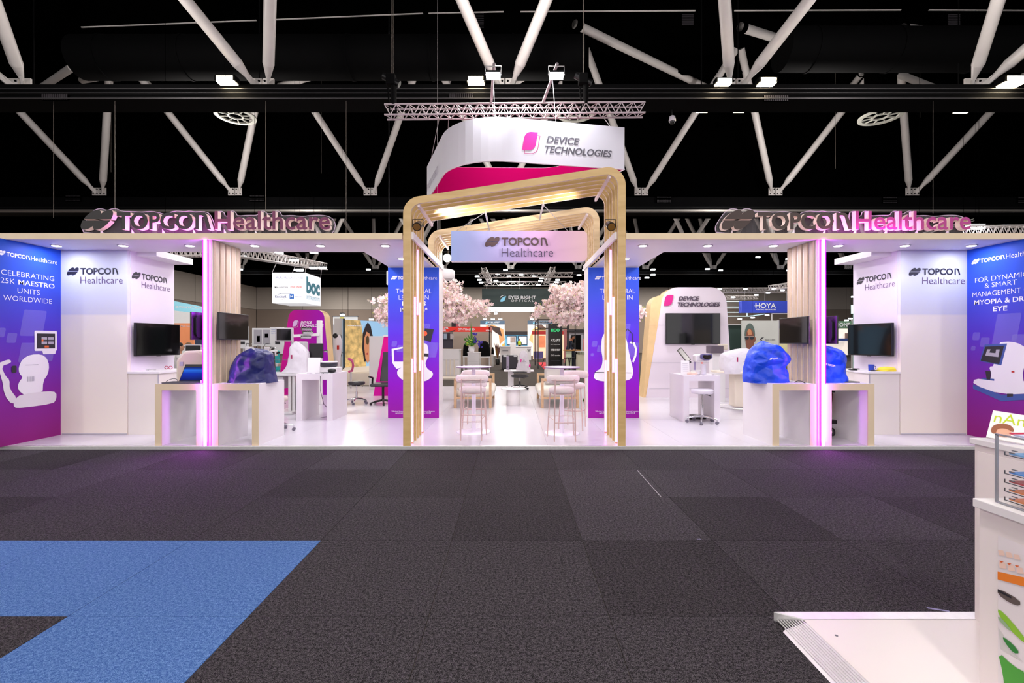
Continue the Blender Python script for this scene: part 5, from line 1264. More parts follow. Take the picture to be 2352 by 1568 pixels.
t = thing('round_fabric_lamp', 'white drum shade hanging behind the left cherry tree', 'lamp shade', (-1.75, 13.5, 3.7))
a = W(1005, 640, 13.5)
MB().lathe([(.42, a.z-.02), (.44, a.z), (.44, a.z+.22), (.42, a.z+.24)], a.x+.05, 13.5, 32).obj('shade', white, t); MB().cyl((a.x, 13.5, a.z+.3), (a.x, 13.5, 15.49), .006, n=6).obj('cable', hang, t)
for x in (-3.2, 3.4):
    for y in (8.3, 11.2): light('AREA', (x, y, 3.6), 34, (.95, .93, 1), .5)  # unseen area lamps, here and below, added to brighten the stand interior
for y in (8.0, 13.2): light('AREA', (.03, 7.2 if y < 9 else y, 4.3 if y > 9 else 2.8), 8 if y < 9 else 18, (.95, .92, 1), .4)
for x in (-4.9, 4.9): light('AREA', (x, 8.6, 3.5), 15, (.93, .92, 1), .4)

for x in (-.5, .56):
    L = light('SPOT', (x, 9.75, 3.5), 60, (1, .97, .95), .1, spot=radians(60)); aim(L, (x*3.6, 11.5, 2.6))  # unseen spots added to brighten the blossoms
# ================================================================ PEOPLE (small, in the distance)
def person(label, loc, rotz, shirt, trousers, skin, hair, pose='stand', vest=None, h=1.75, lean=0):
    t = thing('person', label, 'person', loc, rotz); k = h/1.75
    if pose == 'stand':
        J = dict(pel=(0, 0, .95), ch=(0, .02+lean*.25, 1.28), nk=(0, .02+lean*.45, 1.48), hd=(0, .0+lean*.52, 1.56), hl=(-.10, 0, .90), hr=(.10, 0, .90), kl=(-.11, -.02, .50), kr=(.11, -.02, .50),
                 al=(-.11, .04, .08), ar=(.11, .04, .08), tl=(-.12, -.13, .03), tr=(.12, -.13, .03), sl=(-.19, .02+lean*.40, 1.40), sr=(.19, .02+lean*.40, 1.40), el=(-.25, .0+lean*.3, 1.12), er=(.25, .0+lean*.3, 1.12),
                 wl=(-.20, -.18+lean*.4, .98), wr=(.20, -.18+lean*.4, .98), fl=(-.19, -.26+lean*.4, .98), fr=(.19, -.26+lean*.4, .98))
    else:
        J = dict(pel=(0, 0, .50), ch=(0, .02, .82), nk=(0, .0, 1.03), hd=(0, -.01, 1.11), hl=(-.10, -.02, .48), hr=(.10, -.02, .48), kl=(-.13, -.42, .50), kr=(.13, -.42, .50),
                 al=(-.13, -.42, .08), ar=(.13, -.42, .08), tl=(-.13, -.57, .03), tr=(.13, -.57, .03), sl=(-.19, .01, .96), sr=(.19, .01, .96), el=(-.25, -.06, .70), er=(.25, -.06, .70),
                 wl=(-.16, -.28, .68), wr=(.16, -.28, .68), fl=(-.12, -.36, .70), fr=(.12, -.36, .70))
    R = dict(pel=.145, ch=.155, nk=.055, hd=.06, hl=.10, hr=.10, kl=.068, kr=.068, al=.045, ar=.045, tl=.038, tr=.038, sl=.075, sr=.075, el=.047, er=.047, wl=.032, wr=.032, fl=.03, fr=.03)
    E = [('pel', 'ch'), ('ch', 'nk'), ('nk', 'hd'), ('pel', 'hl'), ('pel', 'hr'), ('hl', 'kl'), ('hr', 'kr'), ('kl', 'al'), ('kr', 'ar'), ('al', 'tl'), ('ar', 'tr'), ('ch', 'sl'), ('ch', 'sr'), ('sl', 'el'), ('sr', 'er'), ('el', 'wl'), ('er', 'wr'), ('wl', 'fl'), ('wr', 'fr')]
    ks = list(J); me = bpy.data.meshes.new('body')
    me.from_pydata([tuple(c*k for c in J[n]) for n in ks], [(ks.index(a), ks.index(b)) for a, b in E], [])
    o = bpy.data.objects.new('body', me); COL.objects.link(o); o.modifiers.new('skin', 'SKIN')
    for i, n in enumerate(ks): me.skin_vertices[0].data[i].radius = (R[n]*k, R[n]*k*(.78 if n in ('pel', 'ch') else 1)); me.skin_vertices[0].data[i].use_root = (n == 'pel')
    s = o.modifiers.new('sub', 'SUBSURF'); s.levels = s.render_levels = 2
    bpy.context.view_layer.update()
    m2 = bpy.data.meshes.new_from_object(o.evaluated_get(bpy.context.evaluated_depsgraph_get()))
    bpy.data.objects.remove(o); b = bpy.data.objects.new('body', m2); COL.objects.link(b); b.parent = t
    m2.materials.clear()
    for m in (shirt, trousers, skin, black): m2.materials.append(m)
    hip = J['pel'][2]*k; nk = J['nk'][2]*k
    for p in m2.polygons:
        c = p.center; p.use_smooth = True
        if c.z > nk-.015: p.material_index = 2
        elif c.z < .10*k and (pose == 'stand' or c.y < -.3): p.material_index = 3
        elif (abs(c.x) > .13*k and min((c-Vector(J['wl'])*k).length, (c-Vector(J['wr'])*k).length, (c-Vector(J['fl'])*k).length, (c-Vector(J['fr'])*k).length) < .07): p.material_index = 2
        elif c.z < hip+.02 or (pose != 'stand' and c.y < -.15 and c.z < .6*k): p.material_index = 1
    hx = Vector(J['hd'])*k+Vector((0, -.015, .075*k))
    MB().sph(hx, (.075*k, .095*k, .115*k), 16, 12).obj('head', skin, t, world=False)
    MB().cyl(hx+Vector((0, -.085, .0))*k, hx+Vector((0, -.118, -.018))*k, .010, .016, n=8).obj('nose', skin, t, world=False)
    for e in (-1, 1):
        MB().sph(hx+Vector((e*.03*k, -.086*k, .018*k)), .011*k, 8, 6).obj('eye', black, t, world=False); MB().sph(hx+Vector((e*.075*k, 0, 0)), (.012*k, .025*k, .032*k), 8, 6).obj('ear', skin, t, world=False)
    MB().sph(hx+Vector((0, .022*k, .035*k)), (.084*k, .097*k, .105*k), 16, 12).obj('hair', hair, t, world=False)
    if vest:
        rings = []
        for z, a, bb in ((1.02, .175, .135), (1.15, .175, .14), (1.3, .19, .145), (1.42, .17, .12), (1.47, .09, .08)):
            rings.append([(a*k*cos(2*pi*i/18), .01+bb*k*sin(2*pi*i/18), z*k) for i in range(18)])
        v = MB().loft(rings).obj('vest', vest, t, world=False)
        MB().box(-.172*k, .172*k, -.142*k, -.136*k, 1.10*k, 1.14*k).obj('reflective_band', ink_w, v, world=False); MB().box(-.172*k, .172*k, .15*k, .156*k, 1.10*k, 1.14*k).obj('reflective_band', ink_w, v, world=False)
    return t
skin = mat('skin', (206, 152, 122), .6); skin2 = mat('skin_tan', (170, 112, 84), .6); hairb = mat('hair_black', (24, 18, 18), .7); hairbr = mat('hair_brown', (120, 88, 60), .7)
navyc = mat('navy_cloth', (34, 40, 58), .9); denim = mat('dark_trousers', (40, 44, 58), .9); hivis = mat('hi_vis', (214, 236, 40), .7, emit=(200, 230, 30), es=.12)
person('person in a yellow high-visibility vest standing far back at the centre', (W(1193, 800, 56).x, 56, 0), .3, navyc, denim, skin, hairb, vest=hivis, h=1.86)
person('dark-haired person in a navy shirt bending over the wooden bar table', (W(1303, 800, 26.5).x, 26.5, 0), 1.3, navyc, navyc, skin2, hairb, lean=-.55, h=1.84)
person('person facing left behind the navy-shirted one at the wooden bar table', (W(1316, 800, 27.2).x, 27.2, 0), -1.1, mat('black_cloth', (24, 24, 28), .9), navyc, skin, hairb, lean=-.2, h=1.72)
person('person in a white shirt sitting at the far left booth, hair tied up', (W(433, 800, 15.6).x, 15.6, 0), 2.6, mat('white_shirt', (228, 224, 226), .9), denim, skin, hairbr, pose='sit', h=1.95)
person('second person in a white shirt at the far left booth, half hidden by the television', (W(412, 800, 14.6).x, 14.6, 0), 2.2, mat('white_shirt', (228, 224, 226)), denim, skin, hairb, pose='sit', h=1.95)
for px, Y, l in ((433, 15.6, 'grey chair under the person with tied-up hair'), (412, 14.6, 'grey chair under the half-hidden person')):
    x = W(px, 0, Y).x; t = thing('visitor_chair', l, 'chair', (x, Y, 0))
    MB().box(x-.24, x+.24, Y-.2, Y+.25, .40, .45).obj('seat', greymach, t, .02); 
    for a in (-.21, .21):
        for b in (-.17, .22): MB().cyl((x+a, Y+b, 0), (x+a, Y+b, .4), .014).obj('leg', chrome, t)
    MB().box(x-.24, x+.24, Y-.26, Y-.22, .45, .82).obj('backrest', greymach, t, .015)

# ================================================================ BACKGROUND STANDS
def bxp(x0, y0, x1, y1, Y, d=.1):  # box with its front face over a pixel rectangle at depth Y
    a, b = W(x0, y1, Y), W(x1, y0, Y); return (a.x, b.x, Y, Y+d, a.z, b.z)
def lit_text(par, s, x0, y0, x1, y1, Y, m, **k):
    a, b = W(x0, y1, Y-.01), W(x1, y0, Y-.01); return text(par, s, a, b.x-a.x, b.z-a.z, m, off=.01, **k)
def swoosh(par, x0, y0, x1, y1, Y):
    a, b = W(x0, y1, Y), W(x1, y0, Y); w, h = b.x-a.x, b.z-a.z
    leaf = [(.1, .0), (.45, .02), (.75, .2), (.95, .75), (.98, .82), (.6, .75), (.25, .5), (.08, .2)]
    mb = MB(); flat(mb, [(x*w, z*h) for x, z in leaf], a, RX, UZ, NY, .02); mb.obj('logo_leaf', mat('leaf_blue', (130, 196, 222), .5, emit=(130, 196, 222), es=.3), par)
    arc = [(0, .52), (.12, .78), (.4, .95), (.7, 1), (1, .92), (.7, .93), (.42, .86), (.18, .70)]
    mb = MB(); flat(mb, [(x*w, z*h) for x, z in arc], a, RX, UZ, NY, .02); mb.obj('logo_arc', mat('lit_white', (250, 250, 250), .5, emit=(250, 250, 250), es=.6), par)
litw = mat('lit_white', (250, 250, 250)); 
# big dark green hanging banner box
t = thing('hanging_banner', 'large dark green hanging banner box with white lettering at the back', 'banner', W(1189, 706, 45))
MB().box(*bxp(1107, 663, 1272, 705, 45, 6)).obj('box', mat('dark_green', (42, 62, 58), .5, noise=.15, nscale=.3), t)
a, b = W(1108, 705, 45), W(1271, 705, 45); MB().box(a.x, b.x, 45.1, 50.9, a.z-.08, a.z-.01).obj('lit_underside', mat('lit_under', (255, 255, 255), .5, emit=(255, 252, 248), es=1.6), t)
swoosh(t, 1148, 677, 1163, 693, 44.98); lit_text(t, 'EYES RIGHT', 1168, 679, 1231, 686, 44.98, litw, bold=.03); lit_text(t, 'OPTICAL', 1174, 688, 1226, 693, 44.98, litw, space=1.5)
for px in (1118, 1174, 1193, 1262): MB().cyl(W(px, 663, 45.5), W(px, 640, 45.5), .02, n=6).obj('cable', hang, t)
# rig of trusses above it
tr2 = mat('truss_lit', (214, 206, 204), .4, .2)
for (p, q, Yp, Yq, l) in (((1100, 633), (1316, 631), 40, 40, 'near cross truss of the far centre rig'), ((1111, 652), (1300, 651), 45.7, 45.7, 'rear cross truss of the far centre rig'),
                          ((1111, 620), (1126, 647), 37, 45, 'left side truss of the far centre rig'), ((1270, 618), (1255, 646), 37, 45, 'right side truss of the far centre rig')):
    box_truss(W(*p, Yp), W(*q, Yq), .36, l, tr2, bays=14 if abs(p[0]-q[0]) > 50 else 8)
def can(px, py, Y, lab, r=.14, grp=None):
    p = W(px, py, Y); t = thing('rig_light', lab, 'lamp', p, 0, grp)
    MB().box(p.x-r*1.9, p.x+r*1.9, p.y-r*.7, p.y+r*.7, p.z+.02, p.z+.07).obj('housing', black, t); MB().box(p.x-r*1.8, p.x+r*1.8, p.y-r*.65, p.y+r*.65, p.z-.10*r/.14, p.z+.02).obj('lens', coolglow, t)
    MB().cyl(p+Vector((0, 0, .07)), Vector((p.x, p.y, 15.49)), .004, n=5).obj('drop_rod', hallblack, t)
G1 = 'white rig lights hanging around the far centre rig'
Lp = sorted(((1096, 634), (1101, 642), (1105, 648), (1137, 637), (1139, 644), (1154, 653), (1169, 634), (1196, 653), (1227, 634), (1244, 638), (1242, 644), (1281, 642), (1278, 647), (1330, 631), (1236, 653), (1143, 629), (1197, 630)))
for i, (px, py) in enumerate(Lp): can(px, py, 42, 'small white rig light around the far centre rig, ' + ORD[i] + ' from the left', 11 and .10, G1)
Lp = sorted(((1114, 732), (1132, 732), (1149, 732), (1222, 732), (1139, 720), (1017, 729), (1337, 731), (1139, 716)))
for i, (px, py) in enumerate(Lp): can(px, py, 48, 'small white spot above the far picture walls, ' + ORD[i] + ' from the left', .10, 'white spots above the far picture walls')
# roof lamps far away
Lp = sorted(((1161, 619), (1343, 619), (846, 618), (1625, 617), (1500, 618), (1500, 630), (1486, 637), (1655, 620), (1812, 620), (1967, 620), (525, 620), (680, 619), (1025, 619), (1741, 590), (1810, 594), (552, 618)))
for i, (px, py) in enumerate(Lp): can(px, py, 50, 'far warm roof lamp below the last row of struts, ' + ORD[i] + ' from the left', .12, 'far roof lamps')
# two picture walls with header
def picture_wall(x0, x1, lab, pic):
    t = thing('lit_picture_wall', lab, 'display wall', W((x0+x1)/2, 815, 50)); t.location.z = 0
    MB().box(*bxp(x0, 736, x1, 745, 50, .4)).obj('header', mat('slate_blue', (78, 100, 122), .5, emit=(78, 100, 122), es=.25), t)
    a = bxp(x0, 745, x1, 815, 50, .4); MB().box(a[0], a[1], a[2], a[3], 0, a[5]).obj('picture_panel', mat('lit_cream', (250, 238, 228), .5, emit=(250, 236, 222), es=.55), t)
    swoosh(t, x0+11, 737, x0+18, 744, 49.9); lit_text(t, 'EYES RIGHT', x0+19, 738, x0+46, 741, 49.98, litw, bold=.03); lit_text(t, 'OPTICAL', x0+22, 742, x0+44, 744, 49.98, litw)
    def blob(pts, col, off): 
        a, b = W(x0, 815, 50), W(x1, 745, 50); mb = MB(); flat(mb, [(p*(b.x-a.x), q*(b.z-a.z)) for p, q in pts], (a.x, 50, a.z), RX, UZ, NY, off); mb.obj('printed_shape', mat('pic_%d_%d_%d' % col, col, .5, emit=col, es=.4), t)
    for i, (pts, col) in enumerate(pic): blob(pts, col, .01+.006*i)
picture_wall(1103, 1159, 'left of the two far lit picture walls with slate header', [([(.2, .95), (.5, 1), (.95, .85), (1, .5), (.8, .35), (.75, .7), (.5, .85)], (222, 150, 96)), ([(.3, .98), (.8, .9), (.9, .6), (.6, .75)], (60, 40, 36)), ([(.85, .05), (1, .0), (1, .4), (.9, .35)], (226, 180, 90))])
picture_wall(1212, 1270, 'right of the two far lit picture walls with slate header', [([(.05, .5), (.2, .85), (.5, 1), (.8, .85), (.9, .5), (.7, .3), (.3, .3)], (240, 190, 130)), ([(.3, .98), (.55, 1), (.7, .9), (.5, .85)], (110, 80, 70))])
# far stand with blue windows between them
t = thing('far_stand', 'far dark-topped stand with pale blue screens at the very back', 'stand', W(1187, 815, 60)); t.location.z = 0
MB().box(*bxp(1160, 761, 1214, 769, 60, .5)).obj('fascia', mat('charcoal', (52, 46, 50), .6), t); a = bxp(1160, 769, 1214, 812, 60.3, .1); MB().box(a[0], a[1], a[2], a[3], 0, a[5]).obj('back_wall', mat('sky_wall', (120, 190, 226), .5, emit=(110, 184, 226), es=.35), t)
for x0, x1 in ((1164, 1186), (1190, 1211)):
    f = MB().box(*bxp(x0, 771, x1, 792, 60.2, .1)).obj('display', mat('charcoal', (52, 46, 50)), t); MB().box(*bxp(x0+1.5, 772.5, x1-1.5, 790.5, 60.15, .06)).obj('screen', mat('lit_screen', (226, 232, 246), .5, emit=(226, 232, 246), es=.7), f)
t = thing('white_tower_display', 'white tower with a picture panel in the middle distance', 'display', (W(1178, 0, 36).x, 36, 0))
b = bxp(1171, 788, 1185, 824, 36, .5); MB().box(b[0], b[1], b[2], b[3], 0, b[5]).obj('tower', white, t); MB().box(*bxp(1172, 774, 1184, 787, 36, .1)).obj('picture', mat('pic_mixed', (190, 170, 160), .5, noise=.5, nscale=3), t)
for (x0, y0, x1, y1, Y, l) in ((1149, 797, 1172, 813, 34, 'long white counter left of the tower display'), (1184, 797, 1220, 816, 38, 'white block counter with a black W right of the worker')):
    t = thing('white_counter', l, 'counter', (W((x0+x1)/2, 0, Y).x, Y, 0)); b = bxp(x0, y0, x1, y1, Y, 1); MB().box(b[0], b[1], b[2], b[3], 0, b[5]).obj('body', white, t); MB().box(b[0]-.05, b[1]+.05, b[2]-.05, b[3], b[5], b[5]+.06).obj('top', white, t)
    if x0 > 1180: text(t, 'W', W(1211, 808, 37.97), 8*38/F, 7*38/F, ink, bold=.02)
    else: MB().box(b[0]+.15, b[1]-.15, b[2]-.02, b[2]-.01, b[5]-.28, b[5]-.24).obj('printed_line', ink_g, t)
t = thing('round_black_pod', 'pair of dark rounded display pods on the grey carpet', 'counter', (W(1170, 0, 25).x, 25, 0))
for x0, x1 in ((1152, 1168), (1168, 1189)): b = bxp(x0, 815, x1, 839, 25, .8); MB().box(b[0], b[1], b[2], b[3], .02, b[5]).obj('pod', mat('pod_dark', (52, 50, 58), .5), t, .06)
for x in (1156, 1180): MB().box(*bxp(x, 816, x+7, 819, 24.98, .01)).obj('label_plate', ink_w, t)
# red header shell scheme stand
red = mat('header_red', (226, 40, 18), .5, emit=(226, 40, 18), es=.12); wallt = mat('shell_tan', (196, 178, 164), .7, noise=.02, nscale=2)
t = thing('shell_stand', 'exhibitor booth with red header board and number 103', 'stand', (W(1080, 0, 27).x, 27, 0))
MB().box(*bxp(1002, 750, 1125, 762, 27, .05)).obj('header', red, t)
mb = MB(); a = W(1030, 762, 26.97); mb.add([a, W(1041, 762, 26.97), W(1047, 757, 26.97), W(1038, 759.5, 26.97)], [(0, 1, 2, 3)]); mb.obj('printed_wedge', mat('header_dark', (60, 30, 40), .5), t)
lit_text(t, 'GLAUCOMA', 1000, 751, 1030, 755.5, 26.99, ink_w, bold=.03); lit_text(t, 'REPAIR', 1003, 756.5, 1025, 761, 26.99, ink_w, bold=.03); lit_text(t, 'OPHTHALMEX', 1052, 753.5, 1092, 758.5, 26.99, ink_w, bold=.02); lit_text(t, '103', 1116, 757, 1124, 760.5, 26.99, ink_w, bold=.03)
x0, x1 = W(1043, 0, 29.8).x, W(1125, 0, 27).x; xL = W(1002, 0, 27).x
MB().box(xL, x1, 29.8, 29.9, 0, 2.2).obj('back_wall', wallt, t); MB().box(x1-.05, x1, 27, 29.9, 0, 2.2).obj('side_wall', wallt, t)
MB().box(x1-.06, x1, 27.0, 27.06, 0, 2.4).obj('post', alu, t); MB().box(x1-.02, x1+.03, 27.06, 29.9, 2.08, 2.37).obj('side_header', mat('header_red_pale', (206, 110, 104), .5), t); MB().box(x1-.03, x1+.02, 29.85, 29.9, 0, 2.4).obj('post', alu, t)
MB().box(*bxp(1002, 763, 1040, 800, 28.5, .1)).obj('dark_panel', mat('booth_dark', (56, 50, 62), .6), t)
for px in (1019, 1034): MB().box(*bxp(px, 766, px+8, 779, 28.4, .02)).obj('poster', mat('poster_%d' % px, (150, 170, 190) if px < 1030 else (196, 188, 190), .5, noise=.4, nscale=3), t)
t = thing('dark_cube_sign', 'dark tall sign cube behind the red header', 'sign', (W(1046, 0, 34).x, 34, 0))
b = bxp(1037, 732, 1047, 790, 34, .3); MB().box(b[0], b[1], b[2], b[3], 0, b[5]).obj('dark_side', mat('charcoal2', (44, 40, 44), .6), t); b = bxp(1047, 734, 1055, 790, 34, .3); MB().box(b[0], b[1], b[2], b[3], 0, b[5]-.3).obj('pink_side', mat('pink_pic', (196, 96, 112), .5), t)
MB().box(*bxp(1047, 734, 1055, 742, 33.95, .02)).obj('label_plate', mat('slate2', (70, 84, 100), .5), t); text(t, 'Zeno', W(1048.5, 739, 33.93), 5*34/F, 2*34/F, ink_w)
def counter(x0, y0, x1, Yf, label, d=.6, m=None, top=True, name='white_cabinet'):
    z = Z_(y0, Yf); a, b = X_(x0, Yf), X_(x1, Yf); t = thing(name, label, 'counter', ((a+b)/2, Yf, 0))
    MB().box(a, b, Yf, Yf+d, 0, z-.03).obj('body', m or white, t)
    if top: MB().box(a-.02, b+.02, Yf-.02, Yf+d, z-.03, z).obj('top', white, t)
    MB().box(a+.02, b-.02, Yf-.004, Yf-.002, z*.62, z*.625).obj('drawer_joint', ink_g, t)
    return t
t = counter(1000, 802, 1055, 19.6, 'white tiled reception counter left of the flower cabinet')
for i in range(3): MB().box(X_(1024+9*i, 19.5), X_(1026+9*i, 19.5), 19.5, 19.52, .1, .75).obj('stool_leg', cream, t)
MB().box(X_(1005, 19), X_(1058, 19), 18.6, 19.5, .0, .06).obj('plinth', cream, t)
t = counter(1074, 809, 1101, 20.5, 'white cabinet carrying the flower vase', .9)
MB().prism([(20.62, .3), (20.9, .75), (20.93, .73), (20.65, .28)], 'x', X_(1101, 20.5)+.001, X_(1101, 20.5)+.006).obj('printed_branch', ink_g, t)
# vase of flowers
vx, vy, vz = X_(1083, 20.9), 20.9, Z_(809, 20.5)
t = thing('flower_vase', 'white vase of tall blue and green flowers on the white cabinet', 'flowers', (vx, vy, vz))
MB().lathe([(.06, vz), (.12, vz+.03), (.15, vz+.13), (.12, vz+.23), (.10, vz+.25)], vx, vy, 20).obj('vase', white, t)
rnd = random.Random(2); g1, g2 = mat('flower_green', (70, 130, 40), .6), mat('lime', (176, 200, 70), .6); vi = mat('delphinium', (74, 56, 176), .6)
for i, (dx, L, w) in enumerate(((-.03, 1.15, .035), (.0, .9, .05), (-.28, .5, .05), (.25, .45, .05), (-.18, .62, .05), (.14, .55, .04), (-.33, .35, .05), (.33, .32, .05))):
    a = Vector((vx, vy, vz+.2)); b = Vector((vx+dx, vy-.05+.05*rnd.random(), vz+.2+L)); m_ = a.lerp(b, .5)+Vector((-dx*.15, 0, .05)); n_ = Vector((1, 0, -dx)).normalized()
    MB().add([a, m_-n_*w, b, m_+n_*w, m_+Vector((0, -.02, 0))], [(0, 1, 4), (1, 2, 4), (2, 3, 4), (3, 0, 4)]).obj('leaf', g1, t)
for i in range(34):
    c = Vector((vx+max(-.27, min(.27, rnd.gauss(0, .15))), vy+rnd.gauss(0, .1)-.03, vz+.32+abs(rnd.gauss(0, .12)))); MB().sph(c, (.055, .04, .04), 7, 5).obj('foliage_clump', g1 if i % 3 else g2, t)
for i in range(46):
    q = rnd.random(); k_ = rnd.choice((0, 0, 1)); c = Vector((vx+(.14 if k_ == 0 else .36)+rnd.gauss(0, .035), vy-.06+rnd.gauss(0, .03), vz+(.42+.5*q if k_ == 0 else .22+.28*q))); MB().sph(c, .036, 7, 5).obj('floret', vi, t)
# black draped things in the red booth
for (x0, x1, y0, Y, l, sd) in ((1062, 1076, 787, 24, 'black draped object left of the flower cabinet', 3), (1097, 1126, 783, 23.5, 'big black draped equipment right of the flower cabinet', 6), (1128, 1134, 797, 27.5, 'black cover at the end of the red-header booth', 9)):
    a, b = X_(x0, Y), X_(x1, Y); zt = Z_(y0, Y); z0_ = .75
    cloth_cover('black_drape', l, 'dust cover', (a+b)/2, Y+.3, z0_, (b-a)/2, .3, zt-z0_, blackm, sd, dome, (0, 0), .06, 28, 12)
    t = thing('drape_table', 'white legged table under the %s' % l, 'table', ((a+b)/2, Y+.3, 0)); MB().box(a+.02, b-.02, Y, Y+.6, .71, .75).obj('tabletop', white, t)
    for x in (a+.04, b-.06):
        for y in (Y+.02, Y+.56): MB().box(x, x+.025, y, y+.025, 0, .71).obj('leg', alu, t)
# dried plant
t = thing('dried_plant', 'tall reddish dried plant at the end of the booth row', 'plant', (X_(1143, 30.5), 30.5, 0)); rd = mat('dried_leaf', (120, 84, 88), .8)
MB().lathe([(.12, 0), (.16, .35), (.14, .37)], X_(1143, 30.5), 30.5, 14).obj('pot', black, t)
for i in range(26):
    a = rnd.uniform(0, 6.3); L = rnd.uniform(.6, 1.2); c = Vector((X_(1143, 30.5), 30.5, .35)); e = c+Vector((cos(a)*.3*rnd.random(), sin(a)*.3, L)); n_ = Vector((-sin(a), cos(a), 0))*.05
    MB().add([c, c.lerp(e, .6)+n_, e, c.lerp(e, .6)-n_], [(0, 1, 2, 3)]).obj('leaf', rd if i % 4 else mat('ochre', (150, 110, 50), .8), t)
# small table + column with draped device behind the side table
t = thing('device_table', 'white low instrument table on one column in the centre aisle', 'table', (0, 15.0, PZ))
MB().box(X_(1158, 15), X_(1226, 15), 14.7, 15.2, .56, .60).obj('tabletop', white, t, .01); MB().box(X_(1167, 15), X_(1180, 15), 14.9, 15.1, PZ, .56).obj('column', white, t, .01)
MB().box(X_(1162, 15), X_(1196, 15), 14.75, 15.2, PZ, PZ+.03).obj('foot', white, t)
t = thing('speaker_post', 'narrow grey post device standing on the centre instrument table', 'device', (-.05, 14.9, .6))
MB().box(X_(1163, 14.9), X_(1170, 14.9), 14.85, 14.95, .60, 1.03).obj('post', mat('post_grey', (150, 140, 160), .4), t, .01); MB().cyl((X_(1166.5, 14.9), 14.84, .70), (X_(1166.5, 14.9), 14.85, .70), .018, n=14).obj('lens', black, t)
MB().box(X_(1160, 14.9), X_(1173, 14.9), 14.8, 15.0, .60, .615).obj('foot', greymach, t)
c = draped('dust_cover', 'white fabric cover with small logo on the centre instrument table',
           [(856, 1184, 1219, 1.0), (846, 1186, 1219, .95), (832, 1190, 1216, .85), (820, 1191, 1214, .75), (812, 1193, 1212, .6), (806, 1198, 1208, .3)], 14.7, .35, cloth, 17, .05, .012)
mb = MB(); flat(mb, [(0, 0), (.035, 0), (.045, .09), (.01, .09)], (X_(1195, 14.6), 14.66, .86), RX, UZ, NY, 0); mb.obj('printed_leaf', ink_pk, c); text(c, 'DEVICE\nTECHNOLOGIES', (X_(1199, 14.6), 14.655, .87), .12, .06, ink_g, bold=.02)
mb = MB(); flat(mb, [(0, 0), (.05, .02), (.05, .11), (.0, .08)], (X_(1215, 14.6), 14.655, .70), RX, UZ, NY, 0); mb.obj('printed_mark', ink_pk, c)
# NOO tower
t = thing('black_totem', 'tall black totem with green and white lettering', 'sign tower', (X_(1273, 28), 28, 0)); b = bxp(1259, 743, 1291, 842, 28, .7)
MB().box(b[0], b[1], 28, 28.7, 0, b[5]).obj('body', mat('totem_black', (14, 14, 18), .25), t); MB().box(b[0]-.1, b[0], 28.0, 28.6, 0, b[5]-.02).obj('edge_panel', greymach, t)
gn = mat('lit_green', (60, 210, 130), .5, emit=(60, 220, 130), es=.6)
lit_text(t, 'noo', 1266, 753.5, 1285, 762, 27.98, gn, bold=.02); lit_text(t, 'ATLANT', 1265, 778, 1287, 784, 27.98, litw, bold=.03, shear=.2); lit_text(t, 'ECY eyewear', 1265, 790, 1287, 792, 27.98, litw, bold=.02)
lit_text(t, 'UNITED AND BRIGHT', 1265, 801, 1287, 805.5, 27.98, litw, bold=.05); lit_text(t, 'GIGI studios', 1265, 814, 1287, 817.5, 27.98, litw, bold=.02); lit_text(t, 'BOUTIQUE EYEWEAR', 1265, 827, 1287, 829, 27.98, ink_g, bold=.02)
# black cage frames
fm = mat('frame_black', (28, 24, 26), .5)
def cage(x0, y0, x1, Y0, Y1, lab, mids=()):
    z = Z_(y0, Y0); a, b = X_(x0, Y0), X_(x1, Y0); t = thing('frame_cage', lab, 'frame', ((a+b)/2, Y0, 0)); w = .05
    for x in (a, b):
        for y in (Y0, Y1): MB().box(x, x+w, y, y+w, 0, z).obj('post', fm, t)
        MB().box(x, x+w, Y0, Y1, z-w, z).obj('beam', fm, t)
    for y in (Y0, Y1): MB().box(a, b, y, y+w, z-w, z).obj('beam', fm, t)
    for zz in mids:
        for y in (Y0, Y1): MB().box(a, b, y, y+w, zz, zz+w).obj('beam', fm, t)
    return t
cage(1235, 732.5, 1305, 26, 29.5, 'black square-tube frame behind the black totem', (2.2,)); cage(1320, 727, 1378, 24.5, 28, 'taller black square-tube frame right of the black totem', (2.05,))
t = thing('red_rug', 'red carpet piece left of the black totem', 'rug', (X_(1246, 30), 30, 0)); MB().add([(X_(1234, 34), 34, .004), (X_(1262, 34), 34, .004), (X_(1262, 25.5), 25.5, .004), (X_(1250, 25.5), 25.5, .004)], [(0, 1, 2, 3)]).obj('rug', mat('rug_red', (220, 30, 50), .9), t)
t = thing('red_booth', 'lit booth with red fascia and orange picture behind the cage', 'stand', (X_(1262, 38), 38, 0))
MB().box(*bxp(1222, 760, 1300, 768, 38, .1)).obj('fascia', mat('booth_red', (170, 34, 30), .5, emit=(170, 34, 30), es=.1), t); b = bxp(1224, 768, 1302, 812, 40, .1); MB().box(b[0], b[1], b[2], b[3], 0, b[5]).obj('back_wall', mat('lit_peach', (250, 214, 180), .5, emit=(250, 206, 164), es=.55), t)
MB().box(*bxp(1238, 771, 1252, 797, 39.9, .05)).obj('picture', mat('orange_pic', (238, 138, 96), .5, noise=.3, nscale=1.5, emit=(238, 138, 96), es=.3), t)
for px in (1226, 1232): MB().box(*bxp(px, 768, px+1.5, 812, 38, .05)).obj('louvre_post', greymach, t)
MB().box(*bxp(1226, 807, 1248, 824, 36, .6)).obj('purple_seat_block', mat('purple_block', (96, 84, 140), .8), t)
t = thing('orange_chair', 'small brown chair on thin legs on the red carpet', 'chair', (X_(1252, 29), 29, 0)); x = X_(1252, 29)
